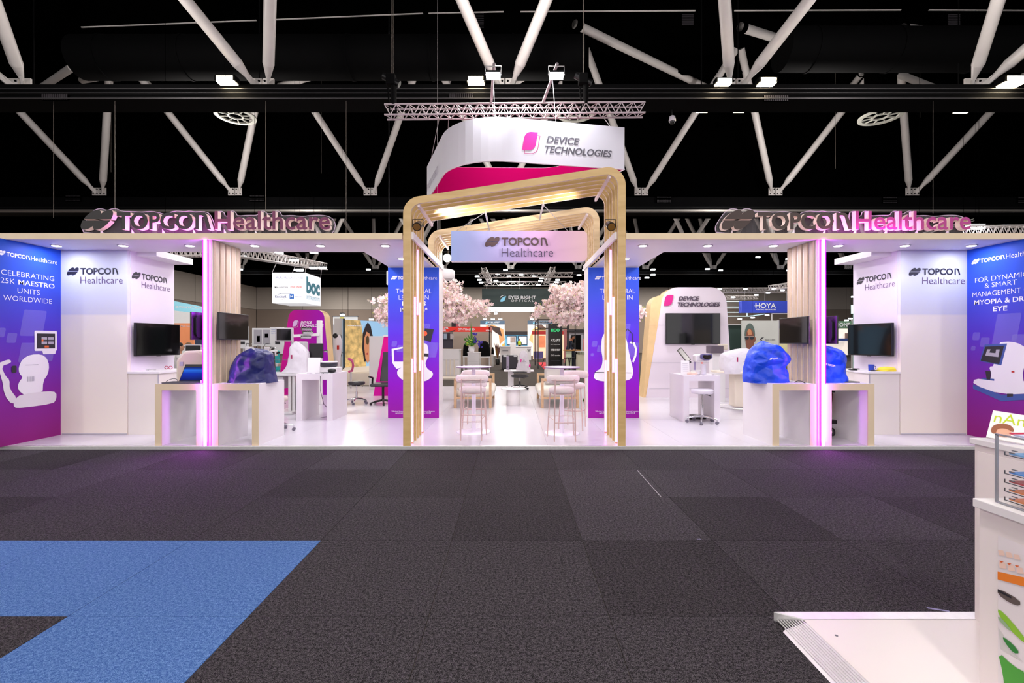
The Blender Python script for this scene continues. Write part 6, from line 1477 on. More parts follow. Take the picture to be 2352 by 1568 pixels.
MB().box(x-.2, x+.2, 28.8, 29.2, .44, .48).obj('seat', mat('brown_seat', (110, 60, 44), .6), t, .01); MB().box(x-.02+.17, x+.2, 28.8, 29.2, .5, .85).obj('backrest', mat('red_seat', (130, 36, 40), .6), t, .01)
for a in (-1, 1):
    for b in (-1, 1): MB().cyl((x+a*.05, 29+b*.05, .44), (x+a*.22, 29+b*.2, 0), .012).obj('leg', fm, t)
t = thing('door_booth', 'dark doorway in a pale frame behind the two talking people', 'stand', (X_(1325, 40), 40, 0))
MB().box(*bxp(1306, 756, 1345, 763, 39.8, .3)).obj('fascia', mat('charcoal', (52, 46, 50)), t); b = bxp(1302, 763, 1345, 812, 40, .2); MB().box(b[0], b[1], b[2], b[3], 0, b[5]).obj('frame_wall', mat('silver_wall', (168, 166, 172), .5), t); b = bxp(1313, 769, 1334, 812, 39.95, .04); MB().box(b[0], b[1], b[2], b[3], 0, b[5]).obj('doorway', blackm, t)
t = thing('pink_partition', 'pink partition between the totem and the doorway', 'partition', (X_(1300, 33), 33, 0)); b = bxp(1295, 756, 1304, 812, 33, .1); MB().box(b[0], b[1], b[2], b[3], 0, b[5]).obj('panel', mat('dusty_pink', (214, 140, 140), .6), t)
t = thing('red_panel_booth', 'dark booth panel with red lower part at the right of the doorway', 'stand', (X_(1350, 33), 33, 0))
b = bxp(1341, 752, 1362, 777, 33, .2); MB().box(*b).obj('upper_panel', mat('charcoal3', (54, 50, 56), .6), t); b = bxp(1341, 777, 1362, 812, 33, .2); MB().box(b[0], b[1], b[2], b[3], 0, b[5]).obj('red_panel', mat('booth_red2', (206, 36, 28), .5), t); lit_text(t, 'ROD', 1344, 768, 1351, 771, 32.98, litw); lit_text(t, 'CAR', 1344, 772, 1351, 775, 32.98, litw)
t = thing('wooden_bar', 'wooden bar table with frosted glass fronts where two people talk', 'table', (X_(1325, 25.5), 25.5, 0)); a, b = X_(1295, 25.5), X_(1332, 25.5)
MB().box(a, b, 25.2, 25.8, 1.0, 1.06).obj('tabletop', mat('orange_wood', (186, 130, 66), .5), t)
for x in (a+.1, a+.75): MB().box(x, x+.3, 25.3, 25.6, 0, 1.0).obj('leg_panel', mat('glass_cream', (214, 220, 190), .3), t)
t = thing('rattan_counter', 'beige panelled counter with a ribbed top at the right', 'counter', (X_(1345, 23), 23, 0)); a, b = X_(1328, 23), X_(1352, 23)
MB().box(a, b, 23, 23.7, 0, .86).obj('body', mat('counter_beige', (206, 196, 172), .6, noise=.05, nscale=5), t); MB().box(a-.05, b, 22.95, 23.7, .98, 1.02).obj('top', greymach, t)
for i in range(9): MB().box(a+.055*i, a+.055*i+.03, 23, 23.06, .86, .98).obj('rib', mat('rib_olive', (120, 118, 92), .6), t)
for i, px in enumerate((1303, 1313)):
    x = X_(px, 24.6); t = thing('dark_bar_stool', 'dark stool before the wooden bar, %s' % ('left one' if i == 0 else 'right one'), 'stool', (x, 24.6, 0)); MB().lathe([(.02, .62), (.19, .62), (.19, .67), (.02, .68)], x, 24.6, 18).obj('seat', fm, t)
    for a in range(4): MB().cyl((x+.1*cos(a*pi/2+.8), 24.6+.1*sin(a*pi/2+.8), .62), (x+.2*cos(a*pi/2+.8), 24.6+.2*sin(a*pi/2+.8), 0), .014).obj('leg', fm, t)

# ---- left background
t = thing('hanging_cube_sign', 'white glowing cube sign with teal and blue logos at the upper left', 'sign', W(681, 697, 24)); Yc = 24; a, b = W(625, 696, Yc), W(701, 626, Yc); lw_ = mat('lit_cube', (246, 246, 250), .5, emit=(246, 246, 252), es=.55)
MB().box(a.x, b.x, Yc, Yc+1.95, a.z, b.z).obj('cube', lw_, t)
lit_text(t, 'MICRO MEDICAL DEVICES', 634, 634.5, 696, 640, Yc, mat('ink_lav', (112, 112, 156), .5)); lit_text(t, 'MAGNON', 631, 657, 661, 661.5, Yc, ink, bold=.02); lit_text(t, 'VISIONIX', 666, 656, 694, 661.5, Yc, mat('ink_coral', (206, 80, 70), .5), bold=.02)
lit_text(t, 'Luneau', 680, 664, 695, 666, Yc, pg)
lit_text(t, 'Reichert', 632, 677, 658, 684, Yc, mat('ink_navy', (30, 40, 110), .5), bold=.01); lit_text(t, 'AMETEK', 645, 685.5, 657, 687.5, Yc, ink, bold=.03)
mb = MB(); flat(mb, [(0, 0), (.3, .075), (.6, .08), (.9, .05), (.6, .11), (.3, .105)], W(633, 677.5, Yc), RX, UZ, NY, .01); mb.obj('logo_arc', mat('ink_navy', (30, 40, 110)), t)
MB().box(*bxp(665, 675, 675, 686, Yc-.02, .01)).obj('logo_square', mat('logo_blue', (58, 120, 206), .5), t); lit_text(t, 'H', 667, 678, 673, 683, Yc-.03, litw, bold=.03); lit_text(t, 'Hill-rom', 678, 678.5, 695, 682, Yc, mat('ink_navy', (30, 40, 110)))
teal = mat('ink_teal', (20, 146, 172), .5); text(t, 'boc', (b.x, Yc+.12, a.z+.52), 1.7, .86, teal, Vector((0, 1, 0)), UZ, Vector((1, 0, 0)), bold=.05, off=.01); text(t, 'INSTRUMENTS', (b.x, Yc+.12, a.z+.22), 1.68, .2, mat('ink_aqua', (150, 200, 214), .5), Vector((0, 1, 0)), UZ, Vector((1, 0, 0)), off=.01)
apex = W(683, 607, Yc+1)
for c in ((a.x, Yc), (b.x, Yc), (b.x, Yc+1.95), (a.x, Yc+1.95)): MB().cyl((c[0], c[1], b.z), (c[0]+.35*(1 if c[0] < -11 else .2), c[1], Z_(590, Yc)), .012, n=6).obj('cable', hang, t)
box_truss(W(540, 577, 17), W(744, 612, 27), .34, 'silver truss running away above the cube sign', tr2, bays=26); box_truss(W(350, 579, 16.5), W(545, 577, 17), .30, 'silver truss along the back edge of the left canopy', tr2, bays=18)
Lp = sorted(((676, 596), (641, 580), (688, 619), (720, 614), (741, 614), (721, 578), (556, 588)))
for i, (px, py) in enumerate(Lp): can(px, py, 21, 'round work light on the truss above the cube sign, ' + ORD[i] + ' from the left', .09, 'work lights on the truss above the cube sign')
t = thing('teal_header_booth', 'booth with teal header board and orange picture at the far left', 'stand', (X_(420, 19), 19, 0))
MB().add([W(400, 691, 17), W(470, 705, 21), W(470, 722, 21), W(400, 713, 17)], [(0, 1, 2, 3)]).obj('header', mat('lit_teal', (128, 196, 214), .5, emit=(128, 196, 214), es=.35), t)
b = bxp(398, 712, 480, 800, 21.2, .1); MB().box(b[0], b[1], b[2], b[3], 0, b[5]).obj('back_wall', mat('lit_w2', (240, 240, 240), .5, emit=(240, 240, 240), es=.25), t); text(t, 'ParagonCare', W(380, 707, 16.9), 62*17/F*1.2, 8*17/F, ink_w, Vector((1, .9, -.02)).normalized(), bold=.02)
MB().box(*bxp(398, 742, 445, 792, 20, .1)).obj('picture', mat('lit_orange', (224, 138, 92), .5, emit=(224, 138, 92), es=.4, noise=.15, nscale=1), t); lit_text(t, 'ing Made Easy', 408, 747, 438, 751.5, 20, ink_w, bold=.02)
MB().box(*bxp(447, 780, 478, 797, 19.8, .1)).obj('panel', mat('steel_dark', (70, 80, 110), .5), t); MB().box(*bxp(474, 781, 480, 795, 19.7, .1)).obj('yellow_card', mat('yellow2', (240, 226, 60), .5), t)
t = thing('grey_monitor', 'dark monitor on a white stand behind the laptop', 'monitor', (X_(442, 13), 13, 0)); MB().box(*bxp(426, 793, 458, 814, 12.4, .05)).obj('screen', black, t, .01); MB().box(*bxp(424, 791, 460, 815, 12.46, .06)).obj('shell', pu_white, t, .01); b = bxp(418, 815, 462, 835, 12.5, .6); MB().box(b[0], b[1], b[2], b[3], 0, b[5]).obj('pedestal', greymach, t)
c = cloth_cover('dust_cover', 'pale dome-shaped cover behind the eye scanner', 'dust cover', X_(462, 11), 11.3, .6, .38, .3, .62, mat('cover_lilac', (224, 214, 226), .8), 41, dome, (0, 0), .03); tb_ = thing('white_stand', 'white stand under the pale dome-shaped cover', 'table', (X_(462, 11), 11.3, PZ)); MB().box(X_(462, 11)-.35, X_(462, 11)+.35, 11.0, 11.6, .05, .6).obj('body', white, tb_, .01)
t = thing('chrome_stool', 'small chrome stool below the left television', 'stool', (X_(405, 10.5), 10.5, PZ)); x = X_(405, 10.5); MB().lathe([(.02, .58), (.17, .58), (.18, .63), (.02, .65)], x, 10.5, 20).obj('seat', greymach, t); MB().cyl((x, 10.5, .1), (x, 10.5, .58), .025).obj('column', chrome, t); MB().lathe([(.02, .05), (.22, .05), (.2, .08), (.02, .1)], x, 10.5, 20).obj('foot', chrome, t)
# posters and instruments behind the navy cover
def poster(x0, y0, x1, y1, Y, lab, lines, pic=None):
    t = thing('poster_panel', lab, 'poster', (X_((x0+x1)/2, Y), Y, 0)); b = bxp(x0, y0, x1, y1, Y, .06); MB().box(b[0], b[1], b[2], b[3], b[4], b[5]).obj('panel', mat('poster_white', (232, 232, 236), .5), t); MB().box((b[0]+b[1])/2-.03, (b[0]+b[1])/2+.03, Y+.02, Y+.06, 0, b[4]).obj('post', greymach, t)
    for (s_, a0, b0, a1, b1, m) in lines: lit_text(t, s_, a0, b0, a1, b1, Y, m)
    for (a0, b0, a1, b1, m) in (pic or ()): MB().box(*bxp(a0, b0, a1, b1, Y-.01, .01)).obj('printed_picture', m, t)
    return t
poster(579, 753, 621, 795, 17, 'grey poster pair with instrument pictures behind the navy cover', [], [(583, 757, 601, 790, pg), (604, 757, 620, 790, pg), (590, 771, 597, 785, pd), (608, 766, 616, 775, pd)])
poster(620, 751, 651, 812, 16, 'white tall poster headed with blue text left of the purple wall', [('VISIREF 600', 623, 755, 640, 757.5, mat('ink_blue', (90, 120, 200), .5)), ('Compact visual', 623, 760, 648, 762.5, mat('ink_blue', (90, 120, 200))), ('field analyser', 623, 764, 645, 766.5, mat('ink_blue', (90, 120, 200)))], [(632, 782, 643, 790, pd)])
poster(548, 749, 570, 800, 15, 'white poster behind the screen on the left fin', [], [(552, 784, 562, 790, pd), (565, 760, 569, 778, pb)])
tealm = mat('teal_vinyl', (40, 176, 184), .4)
for i, (px, Y, l) in enumerate(((612, 14.5, 'teal treatment chair behind the navy cover'), (643, 14.0, 'teal and blue examination chair left of the purple wall'))):
    x = X_(px, Y); t = thing('exam_chair', l, 'chair', (x, Y, 0)); MB().box(x-.22, x+.22, Y-.2, Y+.25, .5, .6).obj('seat', tealm, t, .03); MB().box(x+.02, x+.28, Y+.2, Y+.3, .6, 1.22).obj('backrest', tealm, t, .03); MB().cyl((x, Y, .05), (x, Y, .5), .05).obj('column', greymach, t); MB().lathe([(.02, 0), (.28, 0), (.26, .05), (.02, .06)], x, Y, 20).obj('foot', greymach, t)
    MB().beam((x-.26, Y, .6), (x-.26, Y, .75), .04).obj('armrest', greymach, t); MB().box(x-.3, x-.22, Y-.2, Y+.2, .75, .79).obj('arm_pad', black, t)
for i, (px, py, Y) in enumerate(((600, 812, 13.2), (618, 806, 13.5), (630, 815, 13.0), (575, 806, 13.4))):
    x, z = X_(px, Y), Z_(py, Y); t = thing('slit_lamp', 'white slit lamp instrument on the long bench, %s' % ['second from the left', 'third from the left', 'rightmost', 'leftmost'][i], 'eye instrument', (x, Y, .8))
    MB().box(x-.16, x+.16, Y-.1, Y+.1, .86, .90).obj('base', greymach, t, .01); MB().cyl((x, Y, .9), (x, Y, z+.1), .02).obj('post', chrome, t); MB().box(x-.12, x+.08, Y-.08, Y+.06, z-.02, z+.12).obj('head', pu_white, t, .02)
    MB().cyl((x+.08, Y-.02, z+.05), (x+.17, Y-.05, z+.07), .022).obj('eyepiece', black, t); MB().tube([(x-.13, Y, .9), (x-.17, Y, z), (x-.10, Y, z+.22), (x+.05, Y, z+.2)], .012, 6).obj('chin_rest', chrome, t); MB().cyl((x-.05, Y-.12, .9), (x-.05, Y-.12, .99), .012).obj('joystick', black, t)
t = thing('long_bench', 'long grey bench carrying the slit lamps behind the navy cover', 'table', (X_(605, 13.2), 13.2, 0)); a, b = X_(560, 13.2), X_(650, 13.2); MB().box(a, b, 12.9, 13.8, .82, .86).obj('tabletop', greymach, t, .01)
for x in (a+.1, b-.1): MB().cyl((x, 13.3, 0), (x, 13.3, .82), .03).obj('leg', alu, t)
MB().box(a+.2, b-.2, 13.1, 13.6, .0, .5).obj('cabinet', white, t)
# photo wall with sunglasses woman
rock = mat('rock_print', (214, 184, 120), .6, noise=.5, nscale=5, emit=(214, 178, 110), es=.18)
t = thing('photo_wall', 'photo wall of a cliff and a dark-haired woman in sunglasses', 'display wall', (X_(840, 17), 17, 0)); A_, B_ = Vector((X_(792, 16.0), 16.0, 0)), Vector((X_(905, 18.2), 18.2, 0)); Rv2 = (B_-A_).normalized(); Nv2 = Vector((Rv2.y, -Rv2.x, 0)); LL = (B_-A_).length; zb_, zt_ = .62, 2.24
def pf_(name, pts, m, off): mb = MB(); flat(mb, [(x*.72*LL, zb_+z*(zt_-zb_)) for x, z in pts], A_, Rv2, UZ, Nv2, off); return mb.obj(name, m, t)
mb = MB(); mb.add([A_+UZ*zb_, B_+UZ*zb_, B_+UZ*zt_, A_+UZ*zt_, A_+UZ*zb_-Nv2*.1, B_+UZ*zb_-Nv2*.1, B_+UZ*zt_-Nv2*.1, A_+UZ*zt_-Nv2*.1], [(0, 1, 2, 3), (4, 7, 6, 5), (0, 4, 5, 1), (1, 5, 6, 2), (2, 6, 7, 3), (3, 7, 4, 0)]); mb.obj('panel', mat('sky_print', (150, 196, 232), .5, emit=(150, 196, 232), es=.3), t)
pf_('printed_cliff', [(0, 0), (.55, 0), (.50, .5), (.40, 1), (0, 1)], rock, .01); hairp = prn('hair', (38, 26, 32)); skp = mat('print_skin', (206, 138, 98), .5, emit=(206, 138, 98), es=.2)
pf_('printed_hair', [(.50, .1), (.44, .4), (.46, .72), (.54, .90), (.60, .97), (.68, .88), (.78, .5), (.82, .2), (.75, .1)], hairp, .014)
pf_('printed_face', [(.53, .16), (.50, .40), (.50, .62), (.56, .76), (.64, .72), (.69, .52), (.66, .2), (.60, .05)], skp, .018)
pf_('printed_glasses', [(.585+.045*cos(k*.45), .57+.10*sin(k*.45)) for k in range(14)], prn('lens', (84, 64, 34)), .022); pf_('printed_lips', [(.545, .27), (.575, .30), (.60, .27), (.575, .245)], prn('lips', (170, 40, 50)), .022)
for k in range(9): pf_('printed_dash', [(.06+.045*k, .87), (.095+.045*k, .87), (.095+.045*k, .89), (.06+.045*k, .89)], ink_w, .02)
mb = MB(); mb.add([A_+UZ*.55+Rv2*-.08, A_+UZ*.55, A_+UZ*2.27, A_+UZ*2.27+Rv2*-.08], [(0, 1, 2, 3)]); mb.obj('black_edge', black, t); MB().box(X_(768, 16.05), X_(790, 16.05), 16.05, 16.15, .3, 2.28).obj('grey_wing', mat('wing_grey', (196, 190, 188), .6), t); text(t, 'eyemadr', (X_(789, 16)-.03, 16.03, 1.0), .75, .13, ink_g, UZ, Vector((-1, 0, 0)), NY)
MB().box(X_(775, 17), X_(920, 17), 15.6, 18.6, .05, .45).obj('plinth', cream, t); MB().add([A_+UZ*.45+Vector((0, -.5, 0)), B_+UZ*.45+Vector((0, -.5, 0)), B_+UZ*.62, A_+UZ*.62], [(0, 1, 2, 3)]).obj('plinth_top', cream, t)
t = thing('back_board', 'white board with yellow picture above the photo wall', 'sign', (X_(800, 22), 22, 0)); MB().box(*bxp(765, 727, 820, 745, 22, .1)).obj('board', mat('lit_w2', (240, 240, 240)), t); MB().box(*bxp(763, 725, 822, 727, 21.98, .12)).obj('frame', ink_g, t); MB().box(*bxp(781, 728, 790, 737, 21.95, .02)).obj('yellow_print', mat('yellow2', (240, 226, 60)), t); b = bxp(765, 745, 820, 800, 22.2, .1); MB().box(b[0], b[1], b[2], b[3], 0, b[5]).obj('support', greymach, t)
Lp = sorted(((786, 722), (853, 733)))
for i, (px, py) in enumerate(Lp): can(px, py, 20, 'bright spot above the photo wall, ' + ORD[i] + ' from the left', .05, 'spots above the photo wall')
t = thing('far_white_banner', 'white curved hanging banner edge left of the left banner column', 'banner', W(888, 640, 20)); b = bxp(887, 621, 900, 654, 20, .1); MB().box(*b).obj('panel', mat('lit_w2', (240, 240, 240)), t, .04); MB().cyl(((b[0]+b[1])/2, 20, b[5]), ((b[0]+b[1])/2, 20, 15.49), .006, n=6).obj('cable', hang, t)
t = thing('white_robot_device', 'white instrument with black and red details at the purple wall edge', 'eye instrument', (X_(774, 14.8), 14.8, .05)); x = X_(776, 14.8); MB().lathe([(.05, .05), (.08, 1.0), (.11, 1.2), (.13, 1.5), (.07, 1.7)], x, 14.8, 16).obj('body', pu_white, t); MB().sph((x-.05, 14.72, 1.68), .08).obj('camera_head', black, t); MB().box(x+.02, x+.08, 14.66, 14.70, 1.25, 1.38).obj('red_grip', mat('booth_red', (170, 34, 30)), t)

# ---- right background
t = thing('blue_hanging_banner', 'royal blue hanging banner with white lettering at the right', 'banner', W(1758, 704, 30)); MB().box(*bxp(1704, 691, 1813, 718, 30, .4)).obj('box', mat('royal_blue', (44, 66, 190), .5, emit=(44, 66, 190), es=.2), t)
lit_text(t, 'HOYA', 1735, 696, 1782, 707.5, 29.98, litw, bold=.02); MB().box(*bxp(1733, 701.6, 1750, 702.6, 29.93, .01)).obj('logo_stroke', litw, t); lit_text(t, 'FOR THE VISIONARIES', 1736, 709.5, 1782, 712.5, 29.98, litw, bold=.03)
for px in (1710, 1757, 1807): MB().cyl(W(px, 691, 30.2), W(px, 668, 30.2), .012, n=6).obj('cable', hang, t)
cy = mat('led_cyan', (220, 246, 250), .5, emit=(200, 244, 250), es=.9); t = thing('light_bars', 'thin white and cyan LED frames left of the blue banner', 'light frame', W(1670, 700, 30.5))
def bar(x0, y0, x1, y1, Y, m=cy, w=1.6): MB().beam(W(x0, y0, Y), W(x1, y1, Y), w*Y/F).obj('light_bar', m, t)
for q in ((1640, 692, 1703, 692), (1703, 691, 1703, 717), (1640, 705, 1703, 705), (1640, 717, 1703, 717), (1716, 718, 1716, 725), (1640, 726, 1720, 726), (1720, 726, 1757, 721)): bar(*q, 30.5)
for q in ((1773, 720, 1773, 738), (1773, 720, 1815, 720), (1815, 720, 1815, 735)): bar(*q, 29, white)
for px in (1650, 1716): MB().cyl(W(px, 692, 30.5), Vector((X_(px, 30.5), 30.5, 15.49)), .006, n=5).obj('cable', hallblack, t)
box_truss(W(1648, 667, 33), W(1829, 666, 33), .30, 'silver truss above the blue hanging banner', tr2, bays=22); box_truss(W(1770, 661, 30), W(1816, 655, 26), .28, 'short slanting truss end at the upper right', tr2, bays=7); box_truss(W(1660, 684, 38), W(1740, 683, 38), .28, 'dimmer lower truss left of the blue banner', tr2, bays=12)
Lp = sorted(((1653, 663), (1712, 663), (1777, 663), (1797, 666), (1764, 672), (1737, 677), (1684, 682), (1647, 685), (1699, 732), (1729, 729), (1762, 723), (1960, 681), (1953, 731), (1944, 735)))
for i, (px, py) in enumerate(Lp): can(px, py, 29.5, 'small white rig light at the blue banner, ' + ORD[i] + ' from the left', .06, 'rig lights around the blue banner')
t = thing('sunglasses_wall', 'pale wall with a printed bald man in sunglasses below the blue banner', 'display wall', (X_(1745, 22), 22, 0)); b = bxp(1704, 736, 1787, 815, 22, .1); MB().box(b[0], b[1], b[2], b[3], 0, b[5]).obj('panel', mat('poster_pale', (228, 230, 226), .5, noise=.05, nscale=.8), t)
def pr(name, pts, m, off): mb = MB(); k = 22/F; flat(mb, [((x-1722)*k, (800-y)*k) for x, y in pts], (X_(1722, 22), 22, Z_(800, 22)), RX, UZ, NY, off); mb.obj(name, m, t)
pr('printed_oval', [(1722+12*cos(k*.35), 768+26*sin(k*.35)) for k in range(18)], prn('oval', (104, 122, 116)), .01); pr('printed_head', [(1722+10*cos(k*.35), 780+26*sin(k*.35)) for k in range(18)], mat('print_skin2', (150, 92, 74), .5), .014)
pr('printed_forehead', [(1718, 770), (1716, 760), (1720, 755), (1725, 758), (1727, 768)], skp, .018); 
for cx_ in (1715, 1726.5): pr('printed_lens', [(cx_+4.8*cos(k*.45), 776+4*sin(k*.45)) for k in range(14)], prn('lens_dark', (44, 52, 62)), .02)
pr('printed_ear', [(1733+2.5*cos(k*.45), 779+6*sin(k*.45)) for k in range(14)], mat('print_skin2', (150, 92, 74)), .013); pr('printed_frame', [(1709, 772.5), (1731, 772.5), (1731, 773.5), (1709, 773.5)], ink_w, .024)
lit_text(t, 'BLACKFIN', 1757, 778, 1780, 782.5, 21.98, ink_g); pr('logo_mark', [(1745, 779), (1749, 775), (1755, 774), (1751, 777), (1748, 779), (1751, 782), (1755, 783), (1749, 783)], ink, .02)
t = thing('dark_green_wall', 'dark green wall panel right of the white rounded wall', 'display wall', (X_(1690, 23), 23, 0)); b = bxp(1660, 744, 1704, 815, 23, .1); MB().box(b[0], b[1], b[2], b[3], 0, b[5]).obj('panel', mat('dark_green2', (44, 66, 62), .6), t); MB().box(b[0], b[1], 22.95, 23, b[5]-.06, b[5]).obj('top_trim', greymach, t)
t = thing('solutions_booth', 'booth with blue and green header behind the right LED fin', 'stand', (X_(1880, 24), 24, 0)); MB().box(*bxp(1790, 737, 1880, 754, 24, .1)).obj('header', mat('slate3', (84, 124, 168), .5), t); MB().box(*bxp(1880, 737, 1956, 754, 24, .1)).obj('header', mat('sage', (110, 152, 120), .5), t)
lit_text(t, 'BUSINESS SOL', 1795, 741, 1876, 750, 23.98, ink_w, bold=.03); lit_text(t, 'LUTIONS', 1904, 741, 1952, 750, 23.98, ink_w, bold=.03); MB().box(*bxp(1790, 754, 1838, 815, 25, .1)).obj('back_wall', mat('pale_yellow', (240, 232, 180), .5, noise=.1, nscale=1), t)
MB().box(*bxp(1895, 754, 1960, 815, 25, .1)).obj('back_wall', mat('lit_cream', (250, 238, 228)), t); MB().box(*bxp(1942, 765, 1956, 777, 24.9, .05)).obj('photo', mat('photo_mix', (150, 120, 110), .5, noise=.5, nscale=4), t); MB().box(*bxp(1900, 777, 1960, 783, 24.5, .4)).obj('shelf', pb, t); b = bxp(1787, 735, 1790, 815, 24, .1); MB().box(b[0], b[1], b[2], b[3], 0, b[5]).obj('post', greymach, t); b = bxp(1958, 735, 1961, 815, 24, .1); MB().box(b[0], b[1], b[2], b[3], 0, b[5]).obj('post', greymach, t)
MB().box(*bxp(1958, 700, 1962, 720, 23.9, .1)).obj('lit_post', cy, t); MB().box(*bxp(1962, 721, 1971, 850, 23, .1)).obj('green_pillar', mat('emerald', (30, 130, 96), .5), t)
t = thing('small_far_cases', 'row of dark cases behind the white column table', 'case', (X_(1708, 16.5), 16.5, 0)); b = bxp(1697, 858, 1716, 893, 16.5, .6); MB().box(X_(1697, 16.5), X_(1713, 16.5), 16.5, 17, .05, .35).obj('case', mat('case_grey', (70, 66, 70), .6), t, .02); MB().box(X_(1716, 16.5), X_(1730, 16.5), 16.5, 17, .05, .38).obj('case', fm, t, .02)
MB().cyl((X_(1703, 16.4), 16.45, .04), (X_(1705, 16.4), 16.45, .04), .04).obj('wheel', black, t)
box_truss(W(2218, 531, 17), W(2420, 528, 17), .30, 'silver truss at the right end above the canopy', tr2, bays=13); can(2240, 519, 17, 'bright rig light at the right end above the canopy', .15); box_truss(W(2090, 545, 19), W(2235, 505, 19), .08, 'thin silver pole rising at the right above the canopy', tr2, bays=4)
# floor lamps over the far halls are part of the grid above

# ================================================================ FRONT RIGHT: NEIGHBOUR STAND
npf = thing('near_platform', 'white platform with ribbed aluminium edge in the lower right corner', 'platform', (1.5, 2.47, 0))
MB().box(1.52, 4.5, -1.5, 2.50, 0, .046).obj('base', alu, npf)
MB().box(1.52, 2.66, -1.5, 2.46, .046, .05).obj('floor_board', mat('near_white', (228, 220, 216), .35, noise=.015, nscale=2), npf)
MB().box(2.663, 4.5, -1.5, 2.46, .046, .05).obj('floor_board', mat('near_white', (240, 232, 228)), npf)
MB().prism([(1.402, 2.535), (4.5, 2.535), (4.5, 2.462), (1.52, 2.462)], 'z', .0, .052).obj('edge_strip', alu, npf, .004)
mb = MB(); MB().prism([(1.40, 0), (1.52, 0), (1.52, .048), (1.41, .012)], 'y', -1.5, 2.44).obj('ramp', alu, npf)
for i in range(9):
    x = 1.413+i*.0118; z = .012+.036*(x-1.41)/.11; MB().box(x, x+.006, -1.5, 2.53-(x-1.40)*.62, z, z+.004).obj('rib', alu, npf)
for x, y in ((1.60, 2.33), (2.38, 2.33), (2.53, 2.33)): MB().cyl((x, y, .049), (x, y, .051), .008, n=10).obj('screw', ink_g, npf)
near_w = mat('near_cabinet', (238, 228, 226), .45, noise=.01, nscale=3)
t = thing('tall_cabinet', 'taller white cabinet carrying the magazine at the right edge', 'cabinet', (2.7, 2.2, .05)); MB().box(2.42, 3.2, 1.70, 2.47, .05, .965).obj('body', near_w, t); MB().box(2.405, 3.2, 1.68, 2.485, .965, .995).obj('worktop', white, t, .003); MB().box(2.414, 2.42, 1.72, 2.45, .10, .93).obj('door', near_w, t)
t = thing('low_counter', 'lower white counter with a printed front at the right edge', 'counter', (2.2, 1.3, .05)); MB().box(1.935, 2.40, .5, 1.955, .05, .815).obj('body', near_w, t); MB().box(1.915, 2.40, .48, 1.965, .815, .85).obj('worktop', white, t, .003)
# print on the counter face: plane x = 1.934
def cp(pts, m, off, name='printed_shape'):
    if len(pts) > 4 and name == 'printed_shape': pts = chaikin(pts, 1)
    mb = MB(); P = [Vector((1.935-off, 1.935*F/(x-CX), EYE-(y-CY)*1.935/(x-CX))) for x, y in pts]; mb.poly(P); mb.obj(name, m, t)
cp([(2293, 1228), (2440, 1290), (2440, 1700), (2293, 1700)], prn('panel_pale', (232, 224, 226)), .001, 'print_panel')
cp([(2293, 1312), (2440, 1345), (2440, 1370), (2293, 1330)], prn('orange2', (236, 130, 40)), .003)
for k in range(3): cp([(2294+18*k, 1262+5*k), (2306+18*k, 1264+5*k), (2310+18*k, 1276+5*k), (2296+18*k, 1274+5*k)], prn('pale_cap', (240, 206, 190)), .003)
for k in range(3): cp([(2296+20*k, 1290+6*k), (2310+20*k, 1292+6*k), (2314+20*k, 1306+6*k), (2298+20*k, 1304+6*k)], prn('pale_cap', (240, 206, 190)), .003)
for k in range(3): cp([(2296+18*k, 1287+5*k), (2308+18*k, 1289+5*k), (2302+18*k, 1292+5*k)], prn('orange3', (222, 100, 40)), .004)
cp([(2293, 1349), (2345, 1378), (2345, 1392), (2320, 1384), (2293, 1364)], prn('steel_tool', (96, 84, 80)), .003); cp([(2294, 1352), (2325, 1370), (2325, 1374), (2294, 1358)], pd, .004)
cp([(2294, 1396), (2320, 1420), (2360, 1470), (2360, 1482), (2315, 1440), (2294, 1408)], prn('lime2', (140, 196, 50)), .003); cp([(2294, 1414), (2308, 1424), (2328, 1450), (2318, 1446), (2296, 1424)], prn('pale_green', (150, 180, 140)), .004)
cp([(2305, 1460), (2330, 1480), (2345, 1500), (2330, 1500), (2308, 1472)], prn('green_dk', (40, 130, 50)), .004); cp([(2293, 1495), (2330, 1530), (2360, 1545), (2360, 1600), (2310, 1590), (2305, 1545)], prn('green', (70, 160, 50)), .003)
cp([(2294, 1440), (2330, 1500), (2352, 1520), (2300, 1490)], prn('grey_print', (206, 204, 200)), .002)
# magazine
t = thing('magazine', 'magazine with green title leaning on the taller cabinet', 'magazine', (2.6, 2.2, .995))
Ym = 2.38; C = [W(2265, 1003, Ym), W(2385, 1025, Ym-.12), W(2400, 965, Ym-.05), W(2281, 942, Ym+.06)]
for c in (C[0], C[1]): c.z = max(c.z, .997)
Rm = (C[1]-C[0]).normalized(); Um = (C[3]-C[0]).normalized(); Nm = Um.cross(Rm)*-1; Nm = Rm.cross(Um).normalized(); hh = (C[3]-C[0]).length; ww = .24
mb = MB(); mb.add([C[0], C[0]+Rm*ww, C[0]+Rm*ww+Um*hh, C[0]+Um*hh]+[p-Nm*.008 for p in (C[0], C[0]+Rm*ww, C[0]+Rm*ww+Um*hh, C[0]+Um*hh)], [(0, 1, 2, 3), (4, 7, 6, 5), (0, 4, 5, 1), (1, 5, 6, 2), (2, 6, 7, 3), (3, 7, 4, 0)]); mb.obj('cover', prn('cover', (240, 232, 232)), t)
gl = mat('title_green', (186, 206, 40), .5); text(t, 'nAno', C[0]+Rm*.012+Um*(hh*.58), .148, hh*.36, gl, Rm, Um, Nm, bold=-.004, off=.001)
def mp_(name, pts, m, off): mb = MB(); flat(mb, [(x, y*hh) for x, y in chaikin(pts)], C[0], Rm, Um, Nm, off); mb.obj(name, m, t)
